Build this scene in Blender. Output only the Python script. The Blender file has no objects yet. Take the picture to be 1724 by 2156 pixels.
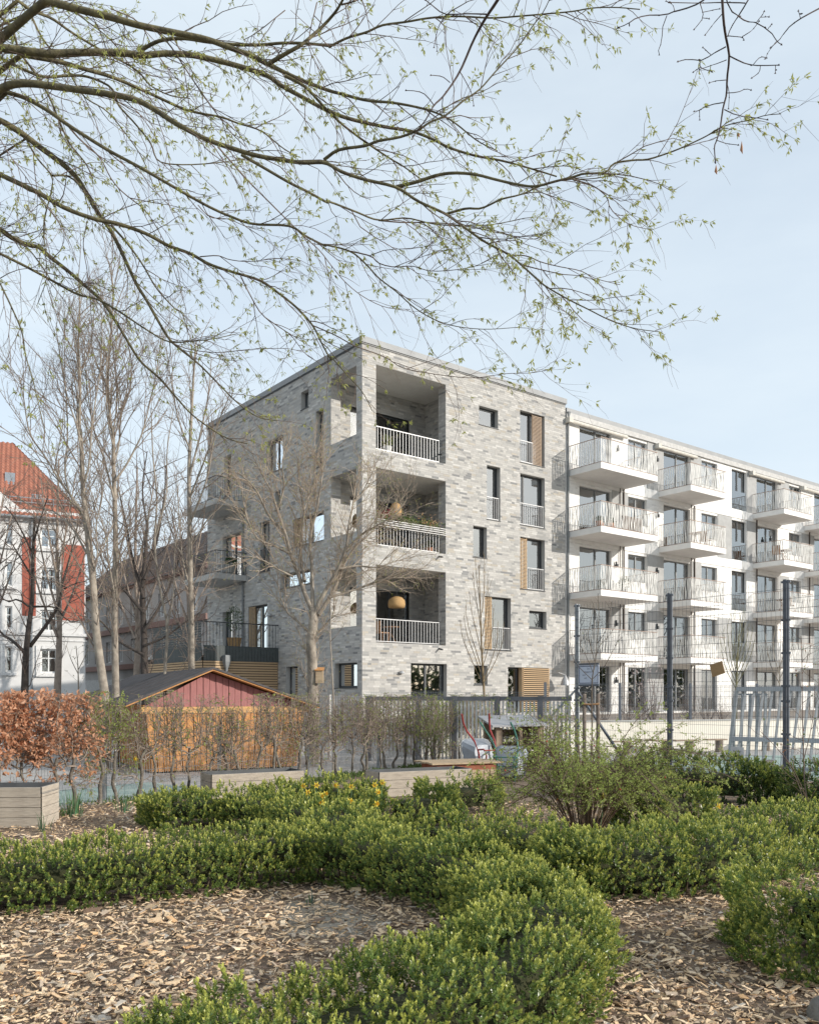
import bpy, math, random
import numpy as np
from mathutils import Vector
random.seed(7); rng = np.random.default_rng(7)
sc = bpy.context.scene
COL = sc.collection
# ---------------------------------------------------------------- camera
EYE, F, CX, HY = 1.7, 1823.0, 862.0, 1466.0        # eye height (m); focal length, centre and horizon on a 1724 x 2156 picture
cam = bpy.data.cameras.new('camera'); camo = bpy.data.objects.new('camera', cam); COL.objects.link(camo)
camo.location = (0, 0, EYE); camo.rotation_euler = (math.pi/2, 0, 0)
cam.sensor_fit = 'HORIZONTAL'; cam.sensor_width = 36; cam.lens = F/1724*36
cam.shift_y = (HY-1078)/1724; cam.clip_start = .1; cam.clip_end = 3000
sc.camera = camo
# ---------------------------------------------------------------- sky, sun, exposure
SUN = Vector((1.654, -.625, .60)).normalized()      # towards the sun: low, from the right and a little behind
el = math.asin(SUN.z); azi = math.atan2(SUN.x, SUN.y)
w = bpy.data.worlds.new('World'); sc.world = w; w.use_nodes = True
nt = w.node_tree; nd = nt.nodes; lk = nt.links
bg = nd['Background']; bg.inputs['Strength'].default_value = .15
sky = nd.new('ShaderNodeTexSky'); sky.sky_type = 'NISHITA'; sky.sun_disc = False
sky.sun_elevation = el; sky.sun_rotation = azi; sky.altitude = 50; sky.air_density = 1.0; sky.dust_density = 1.0; sky.ozone_density = 1.5
tc = nd.new('ShaderNodeTexCoord'); mp = nd.new('ShaderNodeMapping'); mp.inputs['Scale'].default_value = (1, 1, 3.0)
nz = nd.new('ShaderNodeTexNoise'); nz.inputs['Scale'].default_value = 1.7; nz.inputs['Detail'].default_value = 6; nz.inputs['Roughness'].default_value = .55
rp = nd.new('ShaderNodeMapRange'); rp.inputs['From Min'].default_value = .35; rp.inputs['From Max'].default_value = .75
rp.inputs['To Min'].default_value = .66; rp.inputs['To Max'].default_value = .96
mx = nd.new('ShaderNodeMixRGB'); mx.inputs['Color2'].default_value = (3.85, 4.32, 4.66, 1)      # thin high cloud veil
lk.new(tc.outputs['Generated'], mp.inputs['Vector']); lk.new(mp.outputs[0], nz.inputs['Vector']); lk.new(nz.outputs['Fac'], rp.inputs['Value'])
lk.new(rp.outputs[0], mx.inputs['Fac']); lk.new(sky.outputs[0], mx.inputs['Color1']); lk.new(mx.outputs[0], bg.inputs['Color'])
sl = bpy.data.lights.new('sun', 'SUN'); so = bpy.data.objects.new('sun', sl); COL.objects.link(so)
sl.energy = 3.1; sl.angle = math.radians(.6); sl.color = (1, .94, .85)
so.rotation_euler = SUN.to_track_quat('Z', 'Y').to_euler(); so.location = (20, -8, 15)
vs = sc.view_settings; vs.view_transform = 'Standard'; vs.look = 'None'; vs.exposure = 0.55; vs.gamma = 1; vs.use_curve_mapping = False
sc.render.engine = 'CYCLES'; sc.cycles.use_denoising = True; sc.cycles.max_bounces = 6; sc.cycles.transparent_max_bounces = 12
# ---------------------------------------------------------------- places
def at(x, y, Y): return Vector(((x-CX)/F*Y, Y, EYE+(HY-y)/F*Y))
def gd(x, y, z=0.):
    Y = (EYE-z)*F/(y-HY); return Vector(((x-CX)/F*Y, Y, z))
C0 = Vector((-1.74, 31.8)); U = Vector((.7886, .6149)); V = Vector((-.6149, .7886))   # corner of the brick house, its two facades
def PR(u, o=0., z=0.): p = C0+U*u-V*o; return Vector((p.x, p.y, z))      # right facade, o metres in front of it
def PL(v, o=0., z=0.): p = C0+V*v-U*o; return Vector((p.x, p.y, z))      # left facade
def fu(x, o=0.):
    r = (x-CX)/F; return (r*(C0.y-o*V.y)-C0.x+o*V.x)/(U.x-r*U.y)
def fz(x, y, o=0.): return EYE+(HY-y)/F*PR(fu(x, o), o).y
def gv(x, o=0.):
    r = (x-CX)/F; return (r*(C0.y-o*U.y)-C0.x+o*U.x)/(V.x-r*V.y)
def gz(x, y, o=0.): return EYE+(HY-y)/F*PL(gv(x, o), o).y
# ---------------------------------------------------------------- materials
MATS = {}
def mat(name, c, c2=None, rough=.7, metal=0., spec=.3, scale=6., bump=0., bscale=40., attr=False, stretch=None, trans=0., detail=5., lo=.35, hi=.65):
    if name in MATS: return MATS[name]
    m = bpy.data.materials.new(name); m.use_nodes = True; n = m.node_tree.nodes; l = m.node_tree.links
    b = n['Principled BSDF']; b.inputs['Roughness'].default_value = rough; b.inputs['Metallic'].default_value = metal
    b.inputs['Specular IOR Level'].default_value = spec
    g = n.new('ShaderNodeNewGeometry'); vec = g.outputs['Position']
    if stretch:
        q = n.new('ShaderNodeTexCoord'); mq = n.new('ShaderNodeMapping'); mq.inputs['Scale'].default_value = stretch
        l.new(q.outputs['Object'], mq.inputs['Vector']); vec = mq.outputs[0]
    t = n.new('ShaderNodeTexNoise'); t.inputs['Scale'].default_value = scale; t.inputs['Detail'].default_value = detail; l.new(vec, t.inputs['Vector'])
    r = n.new('ShaderNodeMapRange'); r.inputs['From Min'].default_value = lo; r.inputs['From Max'].default_value = hi; l.new(t.outputs['Fac'], r.inputs['Value'])
    mixn = n.new('ShaderNodeMixRGB'); l.new(r.outputs[0], mixn.inputs['Fac'])
    if attr:
        a = n.new('ShaderNodeAttribute'); a.attribute_name = 'Col'
        hs = n.new('ShaderNodeHueSaturation'); hs.inputs['Value'].default_value = .90; l.new(a.outputs['Color'], hs.inputs['Color'])
        l.new(a.outputs['Color'], mixn.inputs['Color1']); l.new(hs.outputs[0], mixn.inputs['Color2'])
    else:
        c2 = c2 or tuple(x*.8 for x in c)
        mixn.inputs['Color1'].default_value = (*c, 1); mixn.inputs['Color2'].default_value = (*c2, 1)
    l.new(mixn.outputs[0], b.inputs['Base Color'])
    if bump:
        t2 = n.new('ShaderNodeTexNoise'); t2.inputs['Scale'].default_value = bscale; t2.inputs['Detail'].default_value = 4; l.new(vec, t2.inputs['Vector'])
        bp = n.new('ShaderNodeBump'); bp.inputs['Strength'].default_value = bump; bp.inputs['Distance'].default_value = .02
        l.new(t2.outputs['Fac'], bp.inputs['Height']); l.new(bp.outputs[0], b.inputs['Normal'])
    if trans:
        tr = n.new('ShaderNodeBsdfTranslucent'); l.new(mixn.outputs[0], tr.inputs['Color'])
        ms = n.new('ShaderNodeMixShader'); ms.inputs['Fac'].default_value = trans
        o = n['Material Output']; l.new(b.outputs[0], ms.inputs[1]); l.new(tr.outputs[0], ms.inputs[2]); l.new(ms.outputs[0], o.inputs['Surface'])
    MATS[name] = m; return m
def glass(name, tint=(1, 1, 1), base=.30):
    m = bpy.data.materials.new(name); m.use_nodes = True; n = m.node_tree.nodes; l = m.node_tree.links
    n.remove(n['Principled BSDF'])
    t = n.new('ShaderNodeBsdfTransparent'); t.inputs['Color'].default_value = (*[.75*x for x in tint], 1)
    g = n.new('ShaderNodeBsdfGlossy'); g.inputs['Roughness'].default_value = .015; g.inputs['Color'].default_value = (.95, .98, 1, 1)
    wv = n.new('ShaderNodeTexNoise'); wv.inputs['Scale'].default_value = .9; ge = n.new('ShaderNodeNewGeometry'); l.new(ge.outputs['Position'], wv.inputs['Vector'])
    bp = n.new('ShaderNodeBump'); bp.inputs['Strength'].default_value = .02; bp.inputs['Distance'].default_value = .05; l.new(wv.outputs['Fac'], bp.inputs['Height']); l.new(bp.outputs[0], g.inputs['Normal'])
    f = n.new('ShaderNodeFresnel'); f.inputs['IOR'].default_value = 1.55
    a = n.new('ShaderNodeMath'); a.operation = 'ADD'; a.use_clamp = True; a.inputs[1].default_value = base; l.new(f.outputs[0], a.inputs[0])
    ms = n.new('ShaderNodeMixShader'); l.new(a.outputs[0], ms.inputs['Fac']); l.new(t.outputs[0], ms.inputs[1]); l.new(g.outputs[0], ms.inputs[2])
    l.new(ms.outputs[0], n['Material Output'].inputs['Surface']); MATS[name] = m; return m
GLASS = glass('window_glass', base=.30)
# ---------------------------------------------------------------- object helpers
WO = {}                                             # world place of each object's origin
def link(o, parent=None, loc=Vector((0, 0, 0))):
    COL.objects.link(o); loc = Vector(loc)
    if parent is not None:
        o.parent = parent; o.location = loc-WO[parent.name]
    else: o.location = loc
    WO[o.name] = loc; return o
def thing(name, label, cat, loc, group=None):
    o = bpy.data.objects.new(name, None); o.empty_display_size = .2; link(o, None, loc)
    return tag(o, label, cat, group)
def tag(o, label=None, cat=None, group=None, kind=None):
    if label: o['label'] = label
    if cat: o['category'] = cat
    if group: o['group'] = group
    if kind: o['kind'] = kind
    return o
def mesh_obj(name, me, m, parent=None, loc=(0, 0, 0), rz=0., rot=None):
    o = bpy.data.objects.new(name, me)
    if m is not None and not me.materials: me.materials.append(m)
    link(o, parent, loc); o.rotation_euler = rot if rot else (0, 0, rz); return o
def np_mesh(name, verts, faces_per, col=None, smooth=False):
    """faces_per: list of int arrays (n,k)"""
    verts = np.asarray(verts, dtype=np.float32).reshape(-1, 3)
    me = bpy.data.meshes.new(name); me.vertices.add(len(verts)); me.vertices.foreach_set('co', verts.ravel())
    tot = [np.full(len(f), f.shape[1], dtype=np.int32) for f in faces_per]; tot = np.concatenate(tot)
    idx = np.concatenate([np.asarray(f, dtype=np.int32).ravel() for f in faces_per])
    me.loops.add(len(idx)); me.loops.foreach_set('vertex_index', idx)
    me.polygons.add(len(tot)); st = np.zeros(len(tot), dtype=np.int32); st[1:] = np.cumsum(tot)[:-1]
    me.polygons.foreach_set('loop_start', st); me.polygons.foreach_set('loop_total', tot)
    if smooth: me.polygons.foreach_set('use_smooth', np.ones(len(tot), dtype=bool))
    if col is not None:
        a = me.color_attributes.new('Col', 'FLOAT_COLOR', 'POINT')
        c = np.ones((len(verts), 4), dtype=np.float32); c[:, :3] = col; a.data.foreach_set('color', c.ravel())
    me.update(calc_edges=True); me.validate()
    if not smooth: me.shade_flat()
    return me
class MB:
    def __init__(s): s.v = []; s.f = []; s.c = []; s.cc = None
    def add(s, vs, fs):
        b = len(s.v); s.v += [tuple(p) for p in vs]; s.f += [tuple(i+b for i in f) for f in fs]
        if s.cc is not None: s.c += [s.cc]*len(vs)
        return s
    def hexa(s, p):                                  # 8 corners: bottom ring 0-3, top ring 4-7
        return s.add(p, [(3, 2, 1, 0), (4, 5, 6, 7), (0, 1, 5, 4), (1, 2, 6, 5), (2, 3, 7, 6), (3, 0, 4, 7)])
    def box(s, x0, x1, y0, y1, z0, z1):
        return s.hexa([(x0, y0, z0), (x1, y0, z0), (x1, y1, z0), (x0, y1, z0), (x0, y0, z1), (x1, y0, z1), (x1, y1, z1), (x0, y1, z1)])
    def slab(s, P, a0, a1, o0, o1, z0, z1):          # box in a facade frame: along a, out o, height z
        return s.hexa([P(a0, o1, z0), P(a1, o1, z0), P(a1, o0, z0), P(a0, o0, z0), P(a0, o1, z1), P(a1, o1, z1), P(a1, o0, z1), P(a0, o0, z1)])
    def bar(s, a, b, w, h=None, up=(0, 0, 1)):       # rectangular bar from a to b
        a = Vector(a); b = Vector(b); h = h or w; t = (b-a).normalized(); up = Vector(up)
        if abs(t.dot(up)) > .98: up = Vector((0, 1, 0))
        r = t.cross(up).normalized()*w/2; q = r.cross(t).normalized()*h/2
        return s.hexa([a-r-q, a+r-q, b+r-q, b-r-q, a-r+q, a+r+q, b+r+q, b-r+q])
    def tube(s, pts, rad, n=8, cap=True):
        pts = [Vector(p) for p in pts]; rad = rad if isinstance(rad, (list, tuple)) else [rad]*len(pts); b = len(s.v); N = len(pts)
        vs = []
        for i, p in enumerate(pts):
            t = (pts[min(i+1, N-1)]-pts[max(i-1, 0)]).normalized(); ref = Vector((0, 0, 1)) if abs(t.z) < .9 else Vector((0, 1, 0))
            x = t.cross(ref).normalized(); y = t.cross(x)
            vs += [p+(x*math.cos(k*2*math.pi/n)+y*math.sin(k*2*math.pi/n))*rad[i] for k in range(n)]
        fs = [(i*n+k, i*n+(k+1) % n, (i+1)*n+(k+1) % n, (i+1)*n+k) for i in range(N-1) for k in range(n)]
        if cap: fs += [tuple(range(n))[::-1], tuple((N-1)*n+k for k in range(n))]
        return s.add(vs, fs)
    def lathe(s, c, prof, n=12):
        c = Vector(c); vs = [c+Vector((r*math.cos(k*2*math.pi/n), r*math.sin(k*2*math.pi/n), z)) for r, z in prof for k in range(n)]
        fs = [(i*n+k, i*n+(k+1) % n, (i+1)*n+(k+1) % n, (i+1)*n+k) for i in range(len(prof)-1) for k in range(n)]
        fs += [tuple(range(n))[::-1], tuple((len(prof)-1)*n+k for k in range(n))]; return s.add(vs, fs)
    def mesh(s, name, smooth=False):
        me = bpy.data.meshes.new(name); me.from_pydata(s.v, [], s.f)
        if s.c:
            a = me.color_attributes.new('Col', 'FLOAT_COLOR', 'POINT'); a.data.foreach_set('color', np.array([(*c, 1) for c in s.c], dtype=np.float32).ravel())
        if smooth: me.polygons.foreach_set('use_smooth', [True]*len(me.polygons))
        me.update(); return me
    def build(s, name, m, parent=None, smooth=False): return mesh_obj(name, s.mesh(name, smooth), m, parent)
def tubes(polys, sides=3):
    """polys: list of (pts (N,3), radii (N,)) -> verts, quads; batched by length"""
    V_, Q_ = [], []; base = 0; by = {}
    for p, r in polys: by.setdefault(len(p), []).append((p, r))
    for N, L in by.items():
        P = np.array([p for p, r in L], dtype=np.float64); R = np.array([r for p, r in L]); M = len(L)
        T = np.empty_like(P); T[:, 1:-1] = P[:, 2:]-P[:, :-2]; T[:, 0] = P[:, 1]-P[:, 0]; T[:, -1] = P[:, -1]-P[:, -2]
        T /= np.linalg.norm(T, axis=2, keepdims=True)+1e-9
        D = P[:, -1]-P[:, 0]; ax = np.argmin(np.abs(D), axis=1); ref = np.eye(3)[ax][:, None, :]
        X = np.cross(T, np.broadcast_to(ref, T.shape)); X /= np.linalg.norm(X, axis=2, keepdims=True)+1e-9; Y = np.cross(T, X)
        a = np.arange(sides)*2*np.pi/sides
        W = P[:, :, None]+(X[:, :, None]*np.cos(a)[:, None]+Y[:, :, None]*np.sin(a)[:, None])*R[:, :, None, None]
        V_.append(W.reshape(-1, 3))
        i = np.arange(N-1)[:, None]; k = np.arange(sides)[None]; k2 = (k+1) % sides
        q = np.stack([i*sides+k, i*sides+k2, (i+1)*sides+k2, (i+1)*sides+k], -1).reshape(-1, 4)
        Q_.append((q[None]+(np.arange(M)*N*sides)[:, None, None]+base).reshape(-1, 4)); base += M*N*sides
    return np.concatenate(V_), np.concatenate(Q_)
def branch_obj(name, polys, m, parent, cut=.02):
    """thick wood with 7 sides, thin twigs with 3, in one mesh"""
    A = [p for p in polys if p[1][0] > cut]; B = [p for p in polys if p[1][0] <= cut]; vs = []; fs = []; b = 0
    for S, n in ((A, 8), (B, 3)):
        if S:
            v, q = tubes(S, n); vs.append(v); fs.append(q+b); b += len(v)
    return mesh_obj(name, np_mesh(name, np.concatenate(vs), fs, smooth=True), m, parent)
def nrm(a): return a/(np.linalg.norm(a, axis=-1, keepdims=True)+1e-9)
def leaves_mesh(name, base, dirs, length, width, col, fold=.25, curl=.0):
    """one folded 4-corner leaf for each base point"""
    n = len(base); d = nrm(dirs); s = nrm(np.cross(d, rng.normal(size=(n, 3)))); u = np.cross(d, s)
    L = np.broadcast_to(length, (n,))[:, None]; W = np.broadcast_to(width, (n,))[:, None]
    m_ = base+d*L*.45
    v = np.stack([base, m_+s*W/2+u*W*fold, base+d*L-u*L*curl, m_-s*W/2+u*W*fold], 1).reshape(-1, 3)
    i = np.arange(n)[:, None]*4; f = np.concatenate([i+np.array([0, 1, 2]), i+np.array([0, 2, 3])])
    return np_mesh(name, v, [f], col=np.repeat(col, 4, 0))
ORD = ['first', 'second', 'third', 'fourth', 'fifth', 'sixth', 'seventh', 'eighth', 'ninth', 'tenth', 'eleventh', 'twelfth', 'thirteenth', 'fourteenth', 'fifteenth', 'sixteenth', 'seventeenth', 'eighteenth', 'nineteenth', 'twentieth'] + \
      ['twenty-'+x for x in ('first', 'second', 'third', 'fourth', 'fifth', 'sixth', 'seventh', 'eighth', 'ninth')] + ['thirtieth'] + ['thirty-'+x for x in ('first', 'second', 'third', 'fourth', 'fifth', 'sixth', 'seventh', 'eighth', 'ninth')] + ['fortieth']
# ---------------------------------------------------------------- shared materials
ANTH = mat('anthracite_metal', (.05, .055, .06), rough=.45, spec=.4)
GREYM = mat('grey_frame_paint', (.22, .23, .235), rough=.5)
ALU = mat('light_grey_metal', (.42, .42, .425), (.36, .36, .365), rough=.45, metal=.3)
GALV = mat('galvanised_steel', (.34, .36, .38), (.24, .26, .28), rough=.5, metal=.4, scale=14)
DPOST = mat('dark_painted_steel', (.13, .145, .17), (.10, .11, .13), rough=.55, scale=9)
WIRE = mat('fence_wire_steel', (.15, .16, .18), rough=.5, metal=.3)
MORT = mat('pale_mortar', (.40, .39, .37), (.36, .35, .335), scale=20, rough=.9)
BRICK = mat('grey_clinker_brick', (.4, .4, .4), attr=True, rough=.85, scale=.7, detail=8, bump=.08, bscale=60)
WHITE = mat('white_render', (.80, .79, .77), (.74, .73, .71), scale=3, rough=.85)
WBRICK = mat('white_painted_brick', (.8, .8, .8), attr=True, rough=.85, scale=30, bump=.3)
GREYR = mat('grey_render', (.40, .40, .395), (.35, .35, .345), scale=4, rough=.9)
CONC = mat('smooth_concrete', (.46, .455, .44), (.40, .395, .38), scale=5, rough=.85)
SOFF = mat('pale_soffit_plaster', (.72, .69, .64), (.67, .64, .59), scale=3, rough=.9)
LARCH = mat('larch_slat', (.50, .36, .22), (.41, .28, .165), scale=9, rough=.7, stretch=(3, 3, 30))
CURT = mat('white_curtain', (.75, .75, .74), rough=.9)
ROOM = mat('room_plaster', (.42, .41, .39), rough=.9, scale=2)
ZINC = mat('zinc_coping', (.30, .305, .31), (.26, .265, .27), rough=.6, metal=.1, scale=2)
# ---------------------------------------------------------------- ground
def sheet(name, pts, z, m, thick=.0):
    s = MB(); s.add([(x, y, z) for x, y in pts], [tuple(range(len(pts)))])
    return tag(s.build(name, m), kind='structure')
g = MB(); g.add([(-900, -300, -.012), (900, -300, -.012), (900, 1500, -.012), (-900, 1500, -.012)], [(0, 1, 2, 3)])
tag(g.build('ground', mat('dusty_ground', (.30, .26, .21), (.22, .19, .15), scale=1.2, bump=.5, bscale=25, rough=.95)), kind='structure')
HL = lambda t: Vector((-4.69+.5525*t, 13.7+.8335*t))          # line of the clipped hedge
HN = Vector((-.8335, .5525))                                  # behind it
a, b = HL(-7), HL(13.5)
sheet('playground_paving', [(a.x, a.y), (b.x, b.y), (4.3, 21.9), (8.3, 16.2), (40, 18), (60, 60), (-60, 70), (-40, 15)], -.004,
      mat('grey_paving', (.44, .415, .39), (.37, .35, .325), scale=1.5, bump=.2, rough=.9, detail=8))
a, b, c, d = HL(-6)+HN*.5, HL(2.2)+HN*.5, HL(2.6)+HN*2.2, HL(-6)+HN*3.2
GREEN = mat('green_rubber_court', (.31, .40, .355), (.34, .41, .365), scale=2, rough=.85)
sheet('sports_court', [(a.x, a.y), (b.x, b.y), (c.x, c.y), (d.x, d.y)], .002, GREEN)
sheet('sports_court', [(4.7, 21.9), (8.2, 16.8), (22, 19), (16, 26.2), (6.2, 23.7)], .002, GREEN)
# raised garden terrace behind the low wall
W0, W1 = Vector((.3, 24.1)), Vector((18.5, 30.0)); WD = (W1-W0).normalized(); WN = Vector((WD.y, -WD.x))
pl = MB(); top = [(W0.x, W0.y), (W1.x+12, W1.y+4), (50, 75), (-2, 62), (-1.8, 32)]
pl.add([(x, y, .86) for x, y in top]+[(x, y, -.05) for x, y in top], [(0, 1, 2, 3, 4), (0, 4, 9, 5)])
tag(pl.build('garden_terrace', mat('bark_soil', (.27, .22, .18), (.34, .29, .24), scale=6, bump=.6, rough=.95)), kind='structure')
rw = thing('retaining_wall', 'low cream rendered wall behind the tall wire fence', 'wall', (W0.x, W0.y, 0))
s = MB()
q = lambda t, o: W0+WD*t+WN*o
def PW(t, o=0., z=0.): p = W0+WD*t+WN*o; return Vector((p.x, p.y, z))
s.slab(PW, 0, 32, -.2, .02, -.05, .93); s.build('wall_body', mat('cream_render', (.74, .70, .62), (.69, .65, .57), scale=1.5, rough=.9), rw)
s = MB(); s.slab(PW, -.02, 32, -.23, .05, .932, .97); s.build('coping', CONC, rw)
# ---------------------------------------------------------------- brick laying
def lay(a0, a1, z0, z1, holes, l=.29, h=.083, j=.010, jit=.3):
    out = []; k = 0; z = z0
    while z < z1-.02:
        zt = min(z+h-j, z1)
        cuts = sorted((ha, hb) for ha, hb, za, zb in holes if za < zt-.01 and zb > z+.01)
        spans = []; p = a0
        for ha, hb in cuts:
            if ha > p: spans.append((p, min(ha, a1)))
            p = max(p, hb)
        if p < a1: spans.append((p, a1))
        off = ((k % 2)*.5+random.choice((0, 0, .25, .33)))*l
        for s0, s1 in spans:
            x = a0-l+off
            x += math.floor((s0-x)/l)*l
            while x < s1-.015:
                ll = l*random.choice((.55, .8, 1, 1, 1.15, 1.35)); b0, b1 = max(x, s0)+j*.25, min(x+ll, s1)-j*.25
                if b1-b0 > .02: out.append((b0, b1, z, zt))
                x += ll
        z += h; k += 1
    return np.array(out)
def brick_cols(n, pal, wts):
    c = np.array(pal)[rng.choice(len(pal), n, p=np.array(wts)/sum(wts))]
    return np.clip(c*rng.uniform(.94, 1.06, (n, 1)), 0, 1)
GPAL = [(.43, .415, .395), (.47, .455, .43), (.39, .38, .365), (.33, .325, .315), (.24, .24, .24), (.42, .385, .335), (.53, .515, .49)]
GW = [5, 5, 4, 2.2, 1., 1.3, 2.2]
def brick_arrays(fr, bricks, o, cols):
    org, A, O = fr; n = len(bricks); pr = o+.002+rng.uniform(0, .005, n); bk = np.full(n, o-.003)
    a0, a1, z0, z1 = bricks.T
    def pt(a, oo, z): return np.stack([org.x+A.x*a+O.x*oo, org.y+A.y*a+O.y*oo, z], -1)
    v = np.stack([pt(a0, bk, z0), pt(a1, bk, z0), pt(a1, bk, z1), pt(a0, bk, z1), pt(a0, pr, z0), pt(a1, pr, z0), pt(a1, pr, z1), pt(a0, pr, z1)], 1).reshape(-1, 3)
    i = np.arange(n)[:, None, None]*8
    f = (i+np.array([[4, 5, 6, 7], [0, 1, 5, 4], [1, 2, 6, 5], [2, 3, 7, 6], [3, 0, 4, 7]])).reshape(-1, 4)
    return v, f, np.repeat(cols, 8, 0)
FRR = (C0, U, -V); FRL = (C0, V, -U)
def backing(mb, P, a0, a1, z0, z1, holes, o):
    xs = sorted({a0, a1, *[min(max(h[i], a0), a1) for h in holes for i in (0, 1)]}); zs = sorted({z0, z1, *[min(max(h[i], z0), z1) for h in holes for i in (2, 3)]})
    for i in range(len(xs)-1):
        for k in range(len(zs)-1):
            ca, cz = (xs[i]+xs[i+1])/2, (zs[k]+zs[k+1])/2
            if any(h[0] < ca < h[1] and h[2] < cz < h[3] for h in holes): continue
            mb.add([P(xs[i], o, zs[k]), P(xs[i+1], o, zs[k]), P(xs[i+1], o, zs[k+1]), P(xs[i], o, zs[k+1])], [(0, 1, 2, 3)])
def reveal(mb, P, h, o, d):
    a0, a1, z0, z1 = h
    for e, g_ in (((a0, z0), (a0, z1)), ((a1, z0), (a1, z1)), ((a0, z0), (a1, z0)), ((a0, z1), (a1, z1))):
        mb.add([P(e[0], o, e[1]), P(g_[0], o, g_[1]), P(g_[0], o-d, g_[1]), P(e[0], o-d, e[1])], [(0, 1, 2, 3)])
SLATS = {}
def piece(name, key, dims, parent, loc, rz, m):
    """a shared box piece centred at its own origin"""
    k = (key, tuple(round(x, 3) for x in dims))
    if k not in SLATS:
        s = MB(); x, y, z = dims; s.box(-x/2, x/2, -y/2, y/2, -z/2, z/2); SLATS[k] = s.mesh(name); SLATS[k].materials.append(m)
    return mesh_obj(name, SLATS[k], None, parent, loc, rz)
def ang(P): d = P(1)-P(0); return math.atan2(d.y, d.x)
def window(bld, P, a0, a1, z0, z1, o=-.2, fw=.07, mull=(), fm=None, sill=True, curtain=None, name='window', trans=None):
    fm = fm or ANTH; s = MB()
    s.slab(P, a0, a0+fw, o-.06, o, z0, z1); s.slab(P, a1-fw, a1, o-.06, o, z0, z1)
    s.slab(P, a0+fw, a1-fw, o-.06, o, z0, z0+fw); s.slab(P, a0+fw, a1-fw, o-.06, o, z1-fw, z1)
    xs = [a0+fw]+[a0+(a1-a0)*m_ for m_ in mull]+[a1-fw]
    for m_ in mull: c = a0+(a1-a0)*m_; s.slab(P, c-.045, c+.045, o-.06, o+.006, z0+fw, z1-fw)
    if trans: s.slab(P, a0+fw, a1-fw, o-.058, o-.002, z0+(z1-z0)*trans-.03, z0+(z1-z0)*trans+.03)
    f = s.build(name, fm, bld)
    for i in range(len(xs)-1):
        g_ = MB(); g_.slab(P, xs[i]+.004, xs[i+1]-.004, o-.04, o-.028, z0+fw+.003, z1-fw-.003); g_.build('pane', GLASS, f)
    if sill: g_ = MB(); g_.slab(P, a0-.02, a1+.02, o+.002, .035, z0-.03, z0-.002); g_.build('sill', ANTH, f)
    if curtain:
        g_ = MB(); c0, c1 = a0+(a1-a0)*curtain[0], a0+(a1-a0)*curtain[1]; n = 14
        vs = [P(c0+(c1-c0)*i/n, o-.22-.03*(i % 2), zz) for i in range(n+1) for zz in (z0+.05, z1-.08)]
        g_.add(vs, [(2*i, 2*i+2, 2*i+3, 2*i+1) for i in range(n)]); g_.build('curtain', CURT, f)
    return f
def rail(bld, P, a0, a1, z0, h, o, step=.11, m=None, name='window_railing', bw=.014):
    m = m or ALU; s = MB(); s.slab(P, a0, a1, o-.02, o+.02, z0+h-.03, z0+h); s.slab(P, a0, a1, o-.012, o+.012, z0+.03, z0+.06)
    f = s.build(name, m, bld); n = max(2, int((a1-a0)/step)); rz = ang(P)
    for i in range(n+1):
        a = a0+.01+(a1-a0-.02)*i/n; piece('bar', name+m.name, (bw, bw, h-.1), f, P(a, o, z0+.06+(h-.1)/2), rz, m)
    return f
def shutter(bld, P, a0, a1, z0, z1, o, pitch=.058, m=None):
    m = m or LARCH; s = MB(); s.slab(P, a0, a0+.04, o-.03, o, z0, z1); s.slab(P, a1-.04, a1, o-.03, o, z0, z1)
    f = s.build('shutter', m, bld); n = int((z1-z0)/pitch); rz = ang(P)
    for i in range(n):
        piece('slat', 'sh', (a1-a0-.004, .022, pitch*.55), f, P((a0+a1)/2, o+.014, z0+pitch*(i+.5)), rz, m)
    return f
# ---------------------------------------------------------------- brick apartment house
bh = thing('brick_apartment_house', 'grey brick apartment house with corner loggias and flat roof', 'building', (C0.x, C0.y, .86))
UR, VL, Z0, ZT = fu(1190), gv(437), -.05, 14.94
lz = [(fz(791.5, 945), fz(791.5, 767)), (fz(791.5, 1147.7), fz(791.5, 984)), (fz(791.5, 1352.5), fz(791.5, 1188.3))]   # loggia floor, head
LU0, LU1, LV0, LV1, LB, LUR = fu(791.5), fu(938.2), gv(750.3), gv(696.6), 2.4, 4.9
def R_(x0, x1, yt, yb): return (fu(x0), fu(x1), fz(x0, yb), fz(x0, yt))
RW = dict(w1=R_(1008.2, 1048.2, 853, 892.6), w2=R_(1094.6, 1146.1, 861.8, 971.8), w3=R_(1024.8, 1052.8, 978.5, 1092.7), w4=R_(1095, 1146.5, 995.8, 1104.2),
          w5=R_(996, 1024.6, 1106.2, 1171.9), w6=R_(1095, 1146.5, 1129.8, 1239.6), w7=R_(1020.4, 1075.2, 1254.8, 1367.8), w8=R_(1113.8, 1149.9, 1285.4, 1322),
          w9=R_(998, 1025.9, 1401, 1441.8), w10=R_(1069, 1154.4, 1404.7, 1500), w11=R_(865, 940.4, 1396.4, 1470))
rholes = list(RW.values())+[(LU0, LU1, f, t) for f, t in lz]
def L_(x0, x1, yt, yb): return (gv(x1), gv(x0), gz(x1, yb), gz(x1, yt))      # measured at the near (right) edge
LW = dict(a=L_(633.9, 650, 818, 855.7), b=L_(665, 681.3, 859, 979), c=L_(561.7, 595.8, 914, 985), d=L_(472, 487, 955, 1040), e=L_(617, 682, 1074, 1136), f=L_(547, 568, 1094, 1201),
          g=L_(469, 508, 1118, 1211), h=L_(591, 653, 1197, 1228), i=L_(469, 489.5, 1286, 1370), j=L_(522.7, 563, 1271, 1372), k=L_(602, 627, 1403, 1470), l=L_(704.7, 752, 1394.7, 1448), m=L_(579, 590, 1031, 1072))
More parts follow.
